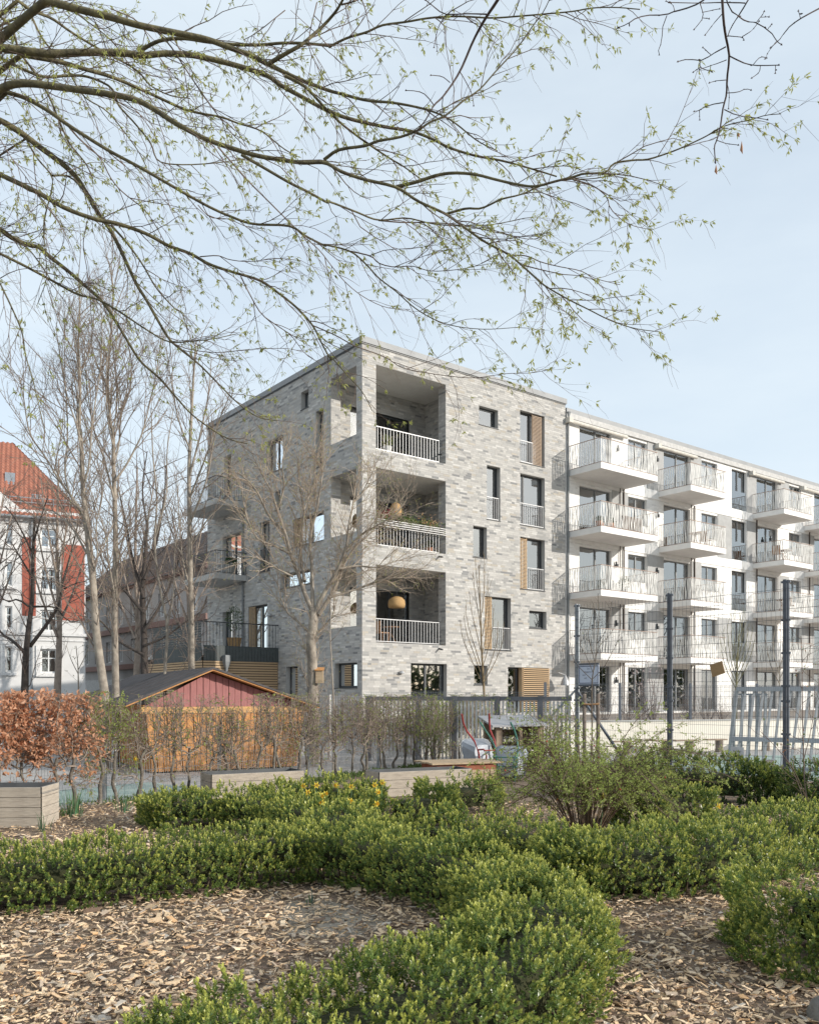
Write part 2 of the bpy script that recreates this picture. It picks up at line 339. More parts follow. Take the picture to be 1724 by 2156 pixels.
lh = [(LV0, LV1, gz(750.3, yb), gz(750.3, yt)) for yb, yt in ((914, 769.5), (1118, 986), (1318, 1190))]
lholes = list(LW.values())+lh
bm_ = MB(); backing(bm_, PR, 0, UR, Z0, ZT, rholes, 0); backing(bm_, PL, 0, VL, Z0, ZT, lholes, 0)
for h_ in RW.values(): reveal(bm_, PR, h_, 0, .24)
for h_ in LW.values(): reveal(bm_, PL, h_, 0, .24)
# far sides and roof
bm_.add([PR(UR, 0, Z0), PR(UR, -VL, Z0), PR(UR, -VL, ZT), PR(UR, 0, ZT)], [(0, 1, 2, 3)])
bm_.add([PL(VL, 0, Z0), PL(VL, -UR, Z0), PL(VL, -UR, ZT), PL(VL, 0, ZT)], [(0, 1, 2, 3)])
bm_.add([PR(.3, -.3, ZT-.3), PR(UR-.3, -.3, ZT-.3), PR(UR-.3, -VL+.3, ZT-.3), PR(.3, -VL+.3, ZT-.3)], [(0, 1, 2, 3)])
bm_.build('wall', MORT, bh)
br = [(FRR, lay(0, UR, Z0, ZT-.25, rholes), 0), (FRL, lay(0, VL, Z0, ZT-.25, lholes), 0)]
T = .45
lm = MB(); sm = MB()
for (f, t), (lv0, lv1, lf, lt) in zip(lz, lh):
    dh = [(fu(737, -LB), fu(861, -LB), f+.02, f+2.32)]
    br.append((FRR, lay(T, LUR, f, t+.05, dh), -LB)); br.append((FRL, lay(T, LB, f, t+.05, []), -LUR))
    backing(lm, PR, T, LUR, f, t+.05, dh, -LB); backing(lm, PL, T, LB, f, t+.05, [], -LUR)
    # loggia reveals at the openings: piers, heads and sills
    for h_, P in (((LU0, LU1, f, t), PR), ((lv0, lv1, lf, lt), PL)): reveal(lm, P, h_, 0, T)
    # inside faces of the outer walls
    backing(lm, PR, T, LUR, f, t+.05, [(LU0, LU1, f, t)], -T); backing(lm, PL, T, LB, f, t+.05, [(lv0, lv1, lf, lt)], -T)
    jr = lay(0, T, f, t, [])                         # brick on the visible right jamb
    br.append(((C0+U*LU1, V, -U), jr, 0))
    br.append(((C0+V*lv1, U, -V), lay(0, T, lf, lt, []), 0))
    s = MB(); s.slab(PR, T, LUR, -LB, -T, t+.012, t+.2); s.slab(PR, LU0+.01, LU1-.01, -T, -.02, t-.004, t+.05)
    s.build('loggia_ceiling', SOFF, bh)
    s = MB(); s.slab(PR, T, LUR, -LB, -T, f-.2, f-.004); s.build('loggia_floor', CONC, bh)
    window(bh, PR, *dh[0], o=-LB-.1, mull=(.30, .68), fw=.08, sill=False)
    rail(bh, PR, LU0+.01, LU1-.25, f+.01, .90, -.12, step=.145, name='loggia_railing', bw=.015)
lm.build('loggia_walls', MORT, bh)
tot = []
V3, F3, C3, base, allb = [], [], [], 0, []
for fr, bb, o in br:
    c = brick_cols(len(bb), GPAL, GW)
    v, f, cc = brick_arrays(fr, bb, o, c); allb.append((v, cc))
v = np.concatenate([x[0] for x in allb]).reshape(-1, 8, 3); cc = np.concatenate([x[1] for x in allb]).reshape(-1, 8, 3)
dist = np.linalg.norm(v.mean(1)-np.array([0, 0, EYE]), axis=1)+np.where(np.arange(len(v)) < len(br[0][1]), 0, 100)-np.where(v[:, 0, 2] < 3.2, 0, 0)+np.where(v[:, 0, 2] < 2.0, 50, 0)
near = np.argsort(dist)[:300]; far = np.setdiff1d(np.arange(len(v)), near)
fq = np.array([[4, 5, 6, 7], [0, 1, 5, 4], [1, 2, 6, 5], [2, 3, 7, 6], [3, 0, 4, 7]])
me = np_mesh('brickwork', v[far].reshape(-1, 3), [(np.arange(len(far))[:, None, None]*8+fq).reshape(-1, 4)], cc[far].reshape(-1, 3))
tag(mesh_obj('brickwork', me, BRICK, bh), kind='stuff')
for k in near:
    o0 = v[k].mean(0); mesh_obj('brick', np_mesh('brick', v[k]-o0, [fq], cc[k]), BRICK, bh, o0)
# coping
s = MB(); s.slab(PR, -.06, UR+.05, -.35, .06, ZT-.22, ZT); s.slab(PL, .36, VL+.05, -.35, .06, ZT-.22, ZT); s.build('coping', ZINC, bh)
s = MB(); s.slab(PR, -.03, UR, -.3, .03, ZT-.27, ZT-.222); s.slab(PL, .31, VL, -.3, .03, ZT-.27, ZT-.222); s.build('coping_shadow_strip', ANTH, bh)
# rooms behind the windows
s = MB(); s.slab(PR, 5.2, UR-.2, -VL+.3, -3.2, Z0, ZT-.5); s.slab(PR, 3.2, 5.2, -VL+.3, -5.6, Z0, ZT-.5)
for zf in (3.4, 6.15, 8.9, 11.65): s.slab(PR, 5.0, UR-.1, -VL+.2, -.3, zf-.15, zf)
for zf in (3.5, 7.0, 10.6): s.slab(PR, .3, 5.0, -VL+.2, -2.56, zf-.15, zf+.05)
s.build('interior_walls', ROOM, bh)
# windows of the right facade
window(bh, PR, *RW['w1'], fw=.09); x = RW['w2']
window(bh, PR, x[0], x[1], x[2], x[3], mull=(.52,), curtain=(0, .2)); shutter(bh, PR, x[0]+(x[1]-x[0])*.54, x[1]-.10, x[2]+.02, x[3]-.02, -.09, m=mat('muted_brown_slat', (.40, .30, .22), (.33, .24, .17), scale=9, stretch=(3, 3, 30)))
rail(bh, PR, x[0], x[0]+(x[1]-x[0])*.54, x[2], .95, -.05)
x = RW['w3']; window(bh, PR, *x); rail(bh, PR, x[0], x[1]-.05, x[2], .95, -.05)
x = RW['w4']; window(bh, PR, *x, mull=(.24,), curtain=(.3, .7)); rail(bh, PR, x[0], x[1]-.03, x[2], .95, -.05)
window(bh, PR, *RW['w5'])
x = RW['w6']; window(bh, PR, *x, mull=(.33,), curtain=(.4, .95)); shutter(bh, PR, x[0]+.01, x[0]+(x[1]-x[0])*.30, x[2]+.02, x[3]-.02, -.06); rail(bh, PR, x[0]+(x[1]-x[0])*.3, x[1]-.03, x[2], .95, -.04)
x = RW['w7']; window(bh, PR, *x, mull=(.30,)); shutter(bh, PR, x[0]+.01, x[0]+(x[1]-x[0])*.29, x[2]+.02, x[3]-.02, -.06); rail(bh, PR, x[0]+(x[1]-x[0])*.29, x[1]-.03, x[2], .95, -.04)
window(bh, PR, *RW['w8'], fw=.09); window(bh, PR, *RW['w9'])
x = RW['w10']; cxx = x[0]+(x[1]-x[0])*.30; window(bh, PR, x[0], cxx, x[2], x[3], curtain=(0, .6)); shutter(bh, PR, cxx+.12, x[1], x[2]+.02, x[3]-.01, .05, pitch=.085)
s = MB(); s.slab(PR, cxx+.08, cxx+.12, -.2, .04, x[2], x[3]-.01); s.build('timber_side', LARCH, bh)
window(bh, PR, *RW['w11'], mull=(.48,))
# windows of the left facade
for k, m_ in (('a', ()), ('b', ()), ('c', (.5,)), ('d', ()), ('f', (.5,)), ('h', (.5,)), ('i', ()), ('k', ()), ('l', (.42,)), ('m', ())):
    window(bh, PL, *LW[k], mull=m_)
x = LW['e']; window(bh, PL, *x, mull=(.5,), curtain=(.0, .3)); shutter(bh, PL, x[1]-(x[1]-x[0])*.36, x[1]-.02, x[2]+.02, x[3]-.02, -.08)
x = LW['g']; window(bh, PL, *x, mull=(.5,), curtain=(.05, .5))
x = LW['j']; window(bh, PL, *x, mull=(.45,), curtain=(0, .4)); shutter(bh, PL, x[1]-(x[1]-x[0])*.3, x[1]-.01, x[2]+.02, x[3]-.02, -.06)
x = LW['f']; rail(bh, PL, x[0]+.02, x[1]-.02, x[2], 1.0, -.05, m=ANTH)
# cantilevered balconies on the left facade
def side_balcony(vr, o1, v1, zf, slabm, railm):
    s = MB(); s.slab(PL, vr, v1, .012, o1, zf-.24, zf); f = s.build('balcony_slab', slabm, bh)
    s = MB(); h = 1.0
    for e0, e1 in ((PL(vr, .02, zf+h), PL(vr, o1-.04, zf+h)), (PL(vr, o1-.04, zf+h), PL(v1, o1-.04, zf+h))): s.bar(e0, e1, .04, .03); s.bar(e0-Vector((0, 0, h-.05)), e1-Vector((0, 0, h-.05)), .03, .02)
    s.build('handrail', railm, f)
    n = int((o1-.06)/.11)
    for i in range(n+1): piece('bar', 'sb', (.014, .014, h-.06), f, PL(vr, .03+(o1-.08)*i/n, zf+h/2), ang(PL), railm)
    n = int((v1-vr)/.11)
    for i in range(1, n+1): piece('bar', 'sb', (.014, .014, h-.06), f, PL(vr+(v1-vr)*i/n, o1-.04, zf+h/2), ang(PL), railm)
    return f
BAL_V = gv(519)
o_b = 1.55
side_balcony(BAL_V, o_b, BAL_V+3.3, gz(519, 1212), CONC, ANTH)
side_balcony(BAL_V, o_b, BAL_V+3.3, gz(516, 1060), CONC, ANTH)
s = MB(); s.tube([PL(BAL_V+.25, .07, .8), PL(BAL_V+.25, .07, gz(519, 1060)-.2)], .045); s.build('downpipe', GREYM, bh)
# timber-clad terrace box below them
TV, TO, TV1 = gv(585), 3.4, gv(585)+6.2
tz = gz(585, 1372)
s = MB(); s.slab(PL, TV, TV1, .02, TO, -.02, tz-.25); s.build('terrace_box', mat('dark_backing_board', (.07, .055, .045), rough=.9), bh)
s = MB(); s.slab(PL, TV-.02, TV1, .02, TO+.02, tz-.25, tz-.02); s.build('terrace_deck', CONC, bh)
dirU = ang(PR); dirL = ang(PL)
for i in range(30):
    zc = .05+i*.105
    if zc > tz-.3: break
    piece('slat', 'tsl', (TO-.03, .03, .075), bh, PL(TV-.035, TO/2+.01, zc), dirU, LARCH)
    piece('slat', 'tsl2', (TV1-TV, .03, .075), bh, PL((TV+TV1)/2, TO+.035, zc), dirL, LARCH)
DBOARD = mat('dark_green_grey_board', (.075, .085, .085), (.06, .07, .07), rough=.6)
n = 24
for i in range(n): piece('board', 'tb', (TO/n-.012, .02, .62), bh, PL(TV-.06, (i+.5)*TO/n, tz-.16), dirU, DBOARD)
for i in range(36): piece('board', 'tb', (TO/n-.012, .02, .62), bh, PL(TV+(i+.5)*TO/n, TO+.06, tz-.16), dirL, DBOARD)
for i in range(n+1): piece('bar', 'tr', (.016, .016, 1.0), bh, PL(TV-.05, i*TO/n, tz+.6), dirU, ANTH)
for i in range(1, 37): piece('bar', 'tr', (.016, .016, 1.0), bh, PL(TV+i*TO/n, TO+.05, tz+.6), dirL, ANTH)
for i in range(9):
    piece('rail', 'trl', (5.2, .012, .075), bh, PL(TV+2.6, TO+.075, tz+.2+i*.1), dirL, DBOARD)
s = MB(); s.slab(PL, TV-.07, TV-.03, 0, TO+.06, tz+1.08, tz+1.12); s.slab(PL, TV-.03, TV1, TO+.03, TO+.07, tz+1.08, tz+1.12); s.build('handrail', ANTH, bh)
s = MB(); p0 = PL(TV-.16, TO-.95, 0); s.lathe((p0.x, p0.y, tz-.75), [(.09, 0), (.17, .25), (.17, .5), (.15, .52)], 4); s.tube([p0, p0+Vector((0, 0, tz-.7))], .065); s.build('downpipe', GREYM, bh)
# wall lamps, spouts
def lamp(P, a, z, o=.0, m=ALU):
    s = MB(); s.lathe(P(a, o+.09, z), [(.02, .10), (.09, .07), (.115, 0), (.10, -.01)], 12); s.slab(P, a-.03, a+.03, o+.012, o+.09, z+.02, z+.08); s.build('wall_lamp', m, bh)
for x, y in ((843, 1418), (818+0, 1160)): 
    if y > 1400: lamp(PR, fu(x), fz(x, y))
for x, y in ((570, 1297), (458, 1315), (638, 1424)): lamp(PL, gv(x), gz(x, y))
for x, y in ((923.5, 957), (923.5, 1172), (923.5, 1366)):
    s = MB(); a = PR(fu(x), .0, fz(x, y)); s.tube([a, a+Vector((U.x*-.02-V.x*.25, -V.y*.25, -.05))], .035); s.build('rain_spout', ANTH, bh)
# cone wall lamp by the corner with the white house
s = MB(); a, z = fu(1160), fz(1160, 1417); s.tube([PR(a, .01, z), PR(a, .45, z), PR(a+.3, .55, z-.1)], .015); s.lathe(PR(a+.3, .55, z-.55), [(.22, 0), (.16, .2), (.05, .42), (.02, .45)], 14); s.build('wall_lamp', ALU, bh)
# ---------------------------------------------------------------- white apartment house
UE = 62.0
wh = thing('white_apartment_house', 'long white apartment house with jutting balconies and wavy railings', 'building', PR(UR, 0, .86))
SO = -.03                                            # its face stands just behind the brick one
ZW = 14.42
rows = [11.80, 9.05, 6.30, 3.55, .88]
def wx(x0, x1): return fu(x0, SO), fu(x1, SO)
uA = fu(1197); BP = 15.35                            # bays repeat along the street
bays = dict(dA=wx(1219.5, 1286.8), sA=wx(1321.9, 1361.5), dB=wx(1396.5, 1452.4), sB=wx(1476.2, 1509.7), t=wx(1540, 1571), dC=wx(1592, 1636.3), sC=wx(1660.5, 1686.3), dD=wx(1713.7, 1748))
wholes = []; spec = []
for r, z in enumerate(rows):
    for k, (a0, a1) in bays.items():
        if k[0] == 's' and r < 4: h_ = (a0, a1, z+.95, z+2.2)
        else: h_ = (a0, a1, z+.06, z+2.2)
        wholes.append(h_); spec.append((k, r, h_))
WPAL = [(.80, .79, .77), (.76, .75, .73), (.83, .82, .80), (.70, .69, .67)]
s = MB(); backing(s, PR, UR+.004, UE, .5, ZW, wholes, SO)
for h_ in wholes: reveal(s, PR, h_, SO, .16)
s.add([PR(UR+.01, SO, ZW), PR(UE, SO, ZW), PR(UE, -12, ZW), PR(UR+.01, -12, ZW)], [(0, 1, 2, 3)]); s.add([PR(UE, SO, .5), PR(UE, -12, .5), PR(UE, -12, ZW), PR(UE, SO, ZW)], [(0, 1, 2, 3)])
s.build('wall', WHITE, wh)
bb = lay(UR+.03, 38, .6, ZW-.45, wholes); v, f, c = brick_arrays(FRR, bb, SO, brick_cols(len(bb), WPAL, [5, 4, 3, .7]))
tag(mesh_obj('brickwork', np_mesh('brickwork', v, [f], c), WBRICK, wh), kind='stuff')
for r, z in enumerate(rows[:-1]):                    # floor bands
    s = MB(); s.slab(PR, UR+.22, UE, SO-.02, SO+.045, z-.42, z+.02); s.build('floor_band', WHITE, wh)
# grey panels between the openings
gp = {'S1': (1287.5, 1321.2), 'S2': (1362, 1396), 'S3': (1453, 1475.5), 'S4': (1510.3, 1539.4), 'S5': (1571.6, 1591.4), 'S6': (1637, 1660), 'S7': (1687, 1713)}
for r, ks in enumerate((('S2', 'S3', 'S5', 'S6'), ('S1', 'S4', 'S5', 'S7'), ('S2', 'S3', 'S6'), ('S1', 'S2', 'S4', 'S5', 'S7'), ('S2', 'S3', 'S6'))):
    for k in ks:
        a0, a1 = wx(*gp[k]); s = MB(); s.slab(PR, a0, a1, SO-.02, SO+.03, rows[r]+.03, rows[r]+2.3); s.build('grey_panel', GREYR, wh)
for k, r, h_ in spec:
    wf = window(wh, PR, *h_, o=SO-.13, fw=.06, mull=((.55,) if k[0] == 'd' else (.5,)), fm=GREYM if k[0] != 't' else ANTH, sill=(k[0] == 's'),
                curtain=((.0, .5) if (k, r) in (('dA', 0), ('dB', 1), ('dC', 2), ('dA', 3), ('dB', 3), ('dD', 1)) else ((.5, 1.) if (k, r) in (('sA', 1), ('sB', 2), ('dC', 0), ('t', 2), ('dA', 2), ('sC', 1)) else None)))
    if k == 't' and r < 4:
        g_ = MB(); g_.slab(PR, h_[0]+.01, h_[1]-.01, SO-.04, SO-.025, h_[2], h_[2]+1.0); g_.build('glass_guard', GLASS, wf)
s = MB(); s.slab(PR, UR+.2, UE-.2, -11.8, -3.4, .5, ZW-.2)
for z in rows: s.slab(PR, UR+.1, UE-.1, -11.9, SO-.3, z-.3, z)
for u_ in (15.0, 17.2, 22.8, 25.3, 29.5): s.slab(PR, u_, u_+.12, -11.8, SO-.3, .5, ZW-.3)
s.build('interior_walls', ROOM, wh)
# roof edge, gutter, pipes
s = MB(); s.slab(PR, UR+.03, UE, SO-.3, SO+.09, ZW-.06, ZW+.14); s.build('roof_edge', ZINC, wh)
s = MB(); s.slab(PR, UR+.03, UE, SO+.02, SO+.11, ZW-.30, ZW-.065); s.build('gutter', mat('pale_gutter', (.50, .49, .475), rough=.6), wh)
s = MB(); s.tube([PR(UR+.13, .05, .8), PR(UR+.13, .05, ZW-.3)], .05); s.tube([PR(UR+.13, .05, ZW-.3), PR(UR+.13, .05, ZW-.05)], [.05, .12]); s.build('downpipe', GREYM, wh)
BRN = mat('brown_pipe', (.10, .075, .06), rough=.5)
BW_, BO = 4.03, 1.84
bal = {'A': (fu(1197), fu(1384, BO)), 'B': (fu(1385.7), fu(1528.4, BO)), 'C': (fu(1584), fu(1711, BO)), 'D': (fu(1692), fu(1692)+4.0)}
for k, x in (('A', 1312), ('B', 1461), ('C', 1592), ('D', 1703)):
    for dx in ((0, .28) if k in 'AB' else (0,)):
        s = MB(); s.tube([PR(fu(x)-dx, .04, .8), PR(fu(x)-dx, .04, rows[0]-.3)], .035 if dx == 0 else .02); s.build('downpipe', BRN, wh)
RAILW = mat('warm_white_steel', (.72, .71, .68), (.66, .65, .62), rough=.5)
HRAIL = mat('copper_brown_handrail', (.40, .30, .25), rough=.5)
# five wavy bar shapes, shared
WB = []
for i in range(6):
    s = MB(); n = 7; pts = []
    ph, am = random.uniform(0, 6.3), random.uniform(.006, .03)
    wd = [.010+.013*abs(math.sin(ph+k*.9)) for k in range(n)]
    for k in range(n): pts.append((am*math.sin(ph+k*1.05), 1.0*k/(n-1)))
    vs = []; fs = []
    for (x, z), w_ in zip(pts, wd): vs += [(x-w_, -.004, z), (x+w_, -.004, z), (x+w_, .004, z), (x-w_, .004, z)]
    for k in range(n-1):
        for j in range(4): fs.append((k*4+j, k*4+(j+1) % 4, k*4+4+(j+1) % 4, k*4+4+j))
    me = MB().add(vs, fs).mesh('bar'); me.materials.append(RAILW); WB.append(me)
rzU, rzL = ang(PR), ang(PL)
for k, (b0, b1) in bal.items():
    for r, z in enumerate(rows[:-1]):
        s = MB(); s.slab(PR, b0, b1, SO+.05, BO, z-.27, z); sl_ = s.build('balcony_slab', WHITE, wh)
        s = MB(); s.slab(PR, b0-.012, b1+.012, SO+.05, BO+.012, z+.002, z+.022); s.build('slab_edge_trim', HRAIL, sl_)
        s = MB(); zz = z+1.06
        s.slab(PR, b0, b0+.035, SO+.05, BO-.04, zz, zz+.025); s.slab(PR, b1-.035, b1, SO+.05, BO-.04, zz, zz+.025); s.slab(PR, b0, b1, BO-.039, BO, zz, zz+.025); s.build('handrail', HRAIL, sl_)
        n = int((b1-b0)/.105)
        for i in range(n+1): mesh_obj('bar', random.choice(WB), None, sl_, PR(b0+.03+(b1-b0-.06)*i/n, BO-.02, z+.045), rzU)
        n = int(BO/.105)
        for i in range(1, n+1):
            mesh_obj('bar', random.choice(WB), None, sl_, PR(b0+.018, BO-.02-(BO-.1)*i/n, z+.045), rzL)
            if k != 'D': mesh_obj('bar', random.choice(WB), None, sl_, PR(b1-.018, BO-.02-(BO-.1)*i/n, z+.045), rzL)
# awning cassettes under the roof
AWN = mat('awning_cassette', (.62, .59, .53), rough=.6)
for x0, x1 in ((1196, 1319.9), (1384, 1467), (1582, 1650), (1690, 1760)):
    z = 14.0; s = MB(); a0, a1 = fu(x0, .15), fu(x1, .15); s.tube([PR(a0, .14, z-.03), PR(a1, .14, z-.03)], .085, 10); s.slab(PR, a0-.03, a0+.22, SO+.02, .26, z-.12, z+.1); s.build('awning', AWN, wh)
for x, r in ((1300, 0), (1382, 0), (1299, 1), (1383, 1), (1296, 2), (1382, 2), (1296, 3), (1382, 3), (1620, 1), (1296, 4)):
    s = MB(); a = fu(x); s.slab(PR, a-.04, a+.04, SO+.02, SO+.16, rows[r]+1.45, rows[r]+1.6); s.slab(PR, a-.04, a+.0, SO+.05, SO+.12, rows[r]+1.6, rows[r]+1.72); s.build('wall_lamp', ANTH, wh)
# ---------------------------------------------------------------- red and white corner house on the left
HD = Vector((.92, .392)); HV = Vector((-.392, .92))
hr0 = at(180, 1466, 66.0); H0 = Vector((hr0.x, hr0.y))            # its right corner
def PH(a, o=0., z=0.): p = H0-HD*a+Vector((HD.y, -HD.x))*o; return Vector((p.x, p.y, z))     # a runs to the left
hh = thing('red_roofed_house', 'white corner house with brick-red panels and a steep red tiled roof', 'building', (H0.x, H0.y, 0))
Yh = H0.y
def hz(y): return EYE+(HY-y)/F*(Yh-1.5)
def ha(x):
    r = (x-CX)/F; return (H0.x-r*H0.y)/(HD.x-r*HD.y)
HWALL = mat('pale_stucco', (.66, .65, .64), (.60, .59, .58), scale=.8, rough=.9)
HW = []
for (yt, yb) in ((1110, 1151), (1193, 1241), (1283, 1328), (1366, 1417)): HW.append((ha(120), ha(85), hz(yb), hz(yt)))
for (yt, yb) in ((1104, 1150), (1186, 1235), (1278, 1325), (1362, 1415)): HW.append((ha(26), ha(11), hz(yb), hz(yt)))
ze = hz(1088)
s = MB(); backing(s, PH, 0, 24, -.1, ze, HW, 0)
for h_ in HW: reveal(s, PH, h_, 0, .25)
DEP = 10.0
s.add([PH(0, 0, -.1), PH(0, -DEP, -.1), PH(0, -DEP, ze), PH(0, 0, ze)], [(0, 1, 2, 3)])
# the taller gabled bay at the far left
ab = ha(64)
s.add([PH(ab, .05, ze), PH(ab+7, .05, ze), PH(ab+7, .05, ze+6.2), PH(ab+4.4, .05, ze+3.6)], [(0, 1, 2, 3)])
s.build('wall', HWALL, hh)
RED = mat('red_brick_panel', (.40, .125, .085), (.33, .10, .07), scale=4, rough=.85, bump=.3, bscale=30)
for x0, x1, yt, yb in ((178, 130, 1142, 1304), (75.5, 46.5, 1132, 1297)):
    s = MB(); s.slab(PH, ha(x0), ha(x1), -.02, .03, hz(yb), hz(yt)); s.build('red_panel', RED, hh)
STUC = mat('stucco_trim', (.72, .71, .70), rough=.85)
for y, o, t in ((1338, .18, .22), (1349, .08, .1), (1085, .3, .35)):
    s = MB(); s.slab(PH, -.1, 24, 0.01, o, hz(y), hz(y)+t); s.build('cornice', STUC, hh)
WFR = mat('white_window_frame', (.78, .78, .77), rough=.5)
for i, h_ in enumerate(HW):
    window(hh, PH, *h_, o=-.2, fw=.12, mull=(.5,) if i < 4 else (), fm=WFR, sill=False, trans=.62)
    s = MB(); s.slab(PH, h_[0]-.3, h_[1]+.3, .01, .2, h_[2]-.28, h_[2]-.1)
    if i in (3, 7):
        s.slab(PH, h_[0]-.3, h_[0], .01, .1, h_[2]-.1, h_[3]+.25); s.slab(PH, h_[1], h_[1]+.3, .01, .1, h_[2]-.1, h_[3]+.25); s.slab(PH, h_[0], h_[1], .01, .1, h_[3], h_[3]+.25)
    s.build('window_surround', STUC, hh)
s = MB(); s.slab(PH, .4, 23.8, -9.5, -1.5, 0, ze-.1); s.build('interior_walls', ROOM, hh)
s = MB(); p0 = PH(ha(67), .12); s.tube([p0, p0+Vector((0, 0, ze))], .08); s.build('downpipe', GALV, hh)
# tiled roof: a wavy stepped sheet
def tile_roof(name, P, a0, a1, o0, z0, o1, z1, m, parent, ncol, nrow, lift=.06, hip=0.):
    A0 = np.linspace(a0, a1, ncol*4+1); vs = []; fs = []; W = len(A0)
    for r in range(nrow):
        for e in (0, 1):
            t = (r+e)/nrow; A = np.maximum(A0, a0+hip*t); o = o0+(o1-o0)*t; z = z0+(z1-z0)*t+(lift if e == 0 else 0)
            for i, a in enumerate(A):
                p = P(a, o, z+.05*math.cos(i*math.pi/2)); vs.append(p)
        b = r*2*W; fs += [(b+i, b+i+1, b+W+i+1, b+W+i) for i in range(W-1)]
        if r: fs += [(b-W+i, b-W+i+1, b+i+1, b+i) for i in range(W-1)]
    return MB().add(vs, fs).build(name, m, parent)
TILE = mat('red_clay_tile', (.36, .15, .10), (.28, .115, .08), scale=2.2, rough=.8, bump=.3, bscale=12)
rf0 = MB().add([PH(-.4, .55, ze-.12), PH(-.4, -DEP-.5, ze-.12), PH(ha(22), -DEP/2, ze+6.65)], [(0, 1, 2)]).build('hip_end', TILE, hh)
rf = tile_roof('roof', PH, -.4, 24, .55, ze-.1, -DEP/2, ze+6.7, TILE, hh, 74, 26, hip=ha(22)+.4)
s = MB(); s.tube([PH(-.4, .6, ze-.12), PH(24, .6, ze-.12)], .09); s.build('gutter', GALV, rf)
# snow guard rail along the eave
s = MB(); s.bar(PH(-.2, -.2, ze+1.45), PH(10, -.2, ze+1.45), .06); s.bar(PH(-.2, -.2, ze+1.1), PH(10, -.2, ze+1.1), .06)
for i in range(14): s.bar(PH(i*.75, -.2, ze+.9), PH(i*.75, -.2, ze+1.45), .05)
s.build('snow_guard', GALV, rf)
for x, y in ((19, 1002), (142, 1060), (77, 1052)):
    tt = (hz(y)-ze)/6.7; s = MB(); a = ha(x); o = -DEP/2*tt; s.hexa([PH(a-.35, o+.45, hz(y)-.5), PH(a+.35, o+.45, hz(y)-.5), PH(a+.35, o-.2, hz(y)+.55), PH(a-.35, o-.2, hz(y)+.55), PH(a-.35, o+.55, hz(y)-.38), PH(a+.35, o+.55, hz(y)-.38), PH(a+.35, o-.1, hz(y)+.67), PH(a-.35, o-.1, hz(y)+.67)]); s.build('roof_window', GALV, rf)
# ---------------------------------------------------------------- shaded terrace of houses behind
K0 = at(440, 1466, 62.0); K0 = Vector((K0.x, K0.y))
def PK(v, o=0., z=0.): p = K0+V*v-U*o; return Vector((p.x, p.y, z))
kh = thing('shaded_house_row', 'long shaded grey-brown house row behind the trees', 'building', (K0.x, K0.y, 0))
KW = [(2.0+i*3.1, 3.2+i*3.1, z, z+1.9) for i in range(10) for z in (1.2, 4.7, 8.0)]
s = MB(); backing(s, PK, 0, 34, -.1, 8.9+2.1, KW, 0)
for h_ in KW: reveal(s, PK, h_, 0, .2)
s.build('wall', mat('aged_grey_stucco', (.40, .38, .37), (.33, .31, .30), scale=.7, rough=.9), kh)
for h_ in KW: window(kh, PK, *h_, o=-.18, fw=.1, mull=(.5,), fm=WFR, sill=False)
for z in (7.2, 10.9, 4.0):
    s = MB(); s.slab(PK, 0, 34, .01, .25, z, z+.45); s.build('cornice', mat('red_brick_cornice', (.27, .17, .15), (.23, .15, .13), rough=.9), kh)
s = MB(); s.slab(PK, .5, 33, -9, -1.2, 0, 10); s.build('interior_walls', ROOM, kh)
s = MB(); s.slab(PK, 0, 34, .01, .06, -.1, 3.2); s.build('plinth', mat('pale_plinth', (.52, .51, .50), rough=.9), kh)
tile_roof('roof', PK, 0, 34, .5, 11.0, -6, 16.2, mat('brown_tile', (.15, .13, .12), (.12, .105, .098), scale=2, rough=.9), kh, 60, 20)
# ---------------------------------------------------------------- trees
def ZA(p): return [(x*.41685, y*.41685) for x, y in p]
def ZB(p): return [(x*.41685, y*.41685+431.2) for x, y in p]
def ZC(p): return [(x*.41685+646.8, y*.41685) for x, y in p]
def ZD(p): return [(x*.2914+1221.7, y*.2914) for x, y in p]
def ZE(p): return [(x*.41685+646.8, y*.41685+359.3) for x, y in p]
def smooth_line(P, n):
    P = np.asarray(P, float)
    if len(P) < 3: t = np.linspace(0, 1, n)[:, None]; return P[0]*(1-t)+P[-1]*t
    Q = np.vstack([2*P[0]-P[1], P, 2*P[-1]-P[-2]]); out = []
    for s_ in np.linspace(0, len(P)-1-1e-6, n):
        i = int(s_); t = s_-i; a, b, c, d = Q[i:i+4]
        out.append(.5*((2*b)+(c-a)*t+(2*a-5*b+4*c-d)*t*t+(3*b-a-3*c+d)*t**3))
    return np.array(out)
def limb(pts, w0, w1, D0, D1, pw=.8):
    """a traced limb set out in space: picture points, widths there, and its distance along its run"""
    L = smooth_line(pts, max(6, int(sum(math.dist(a, b) for a, b in zip(pts, pts[1:]))/14))); n = len(L); t = np.linspace(0, 1, n)
    D = D0+(D1-D0)*t+.10*np.sin(t*7+D0*3)
    P = np.stack([(L[:, 0]-CX)/F*D, D, EYE+(HY-L[:, 1])/F*D], 1); wd = w0+(w1-w0)*t**pw
    return P, wd/2/F*D
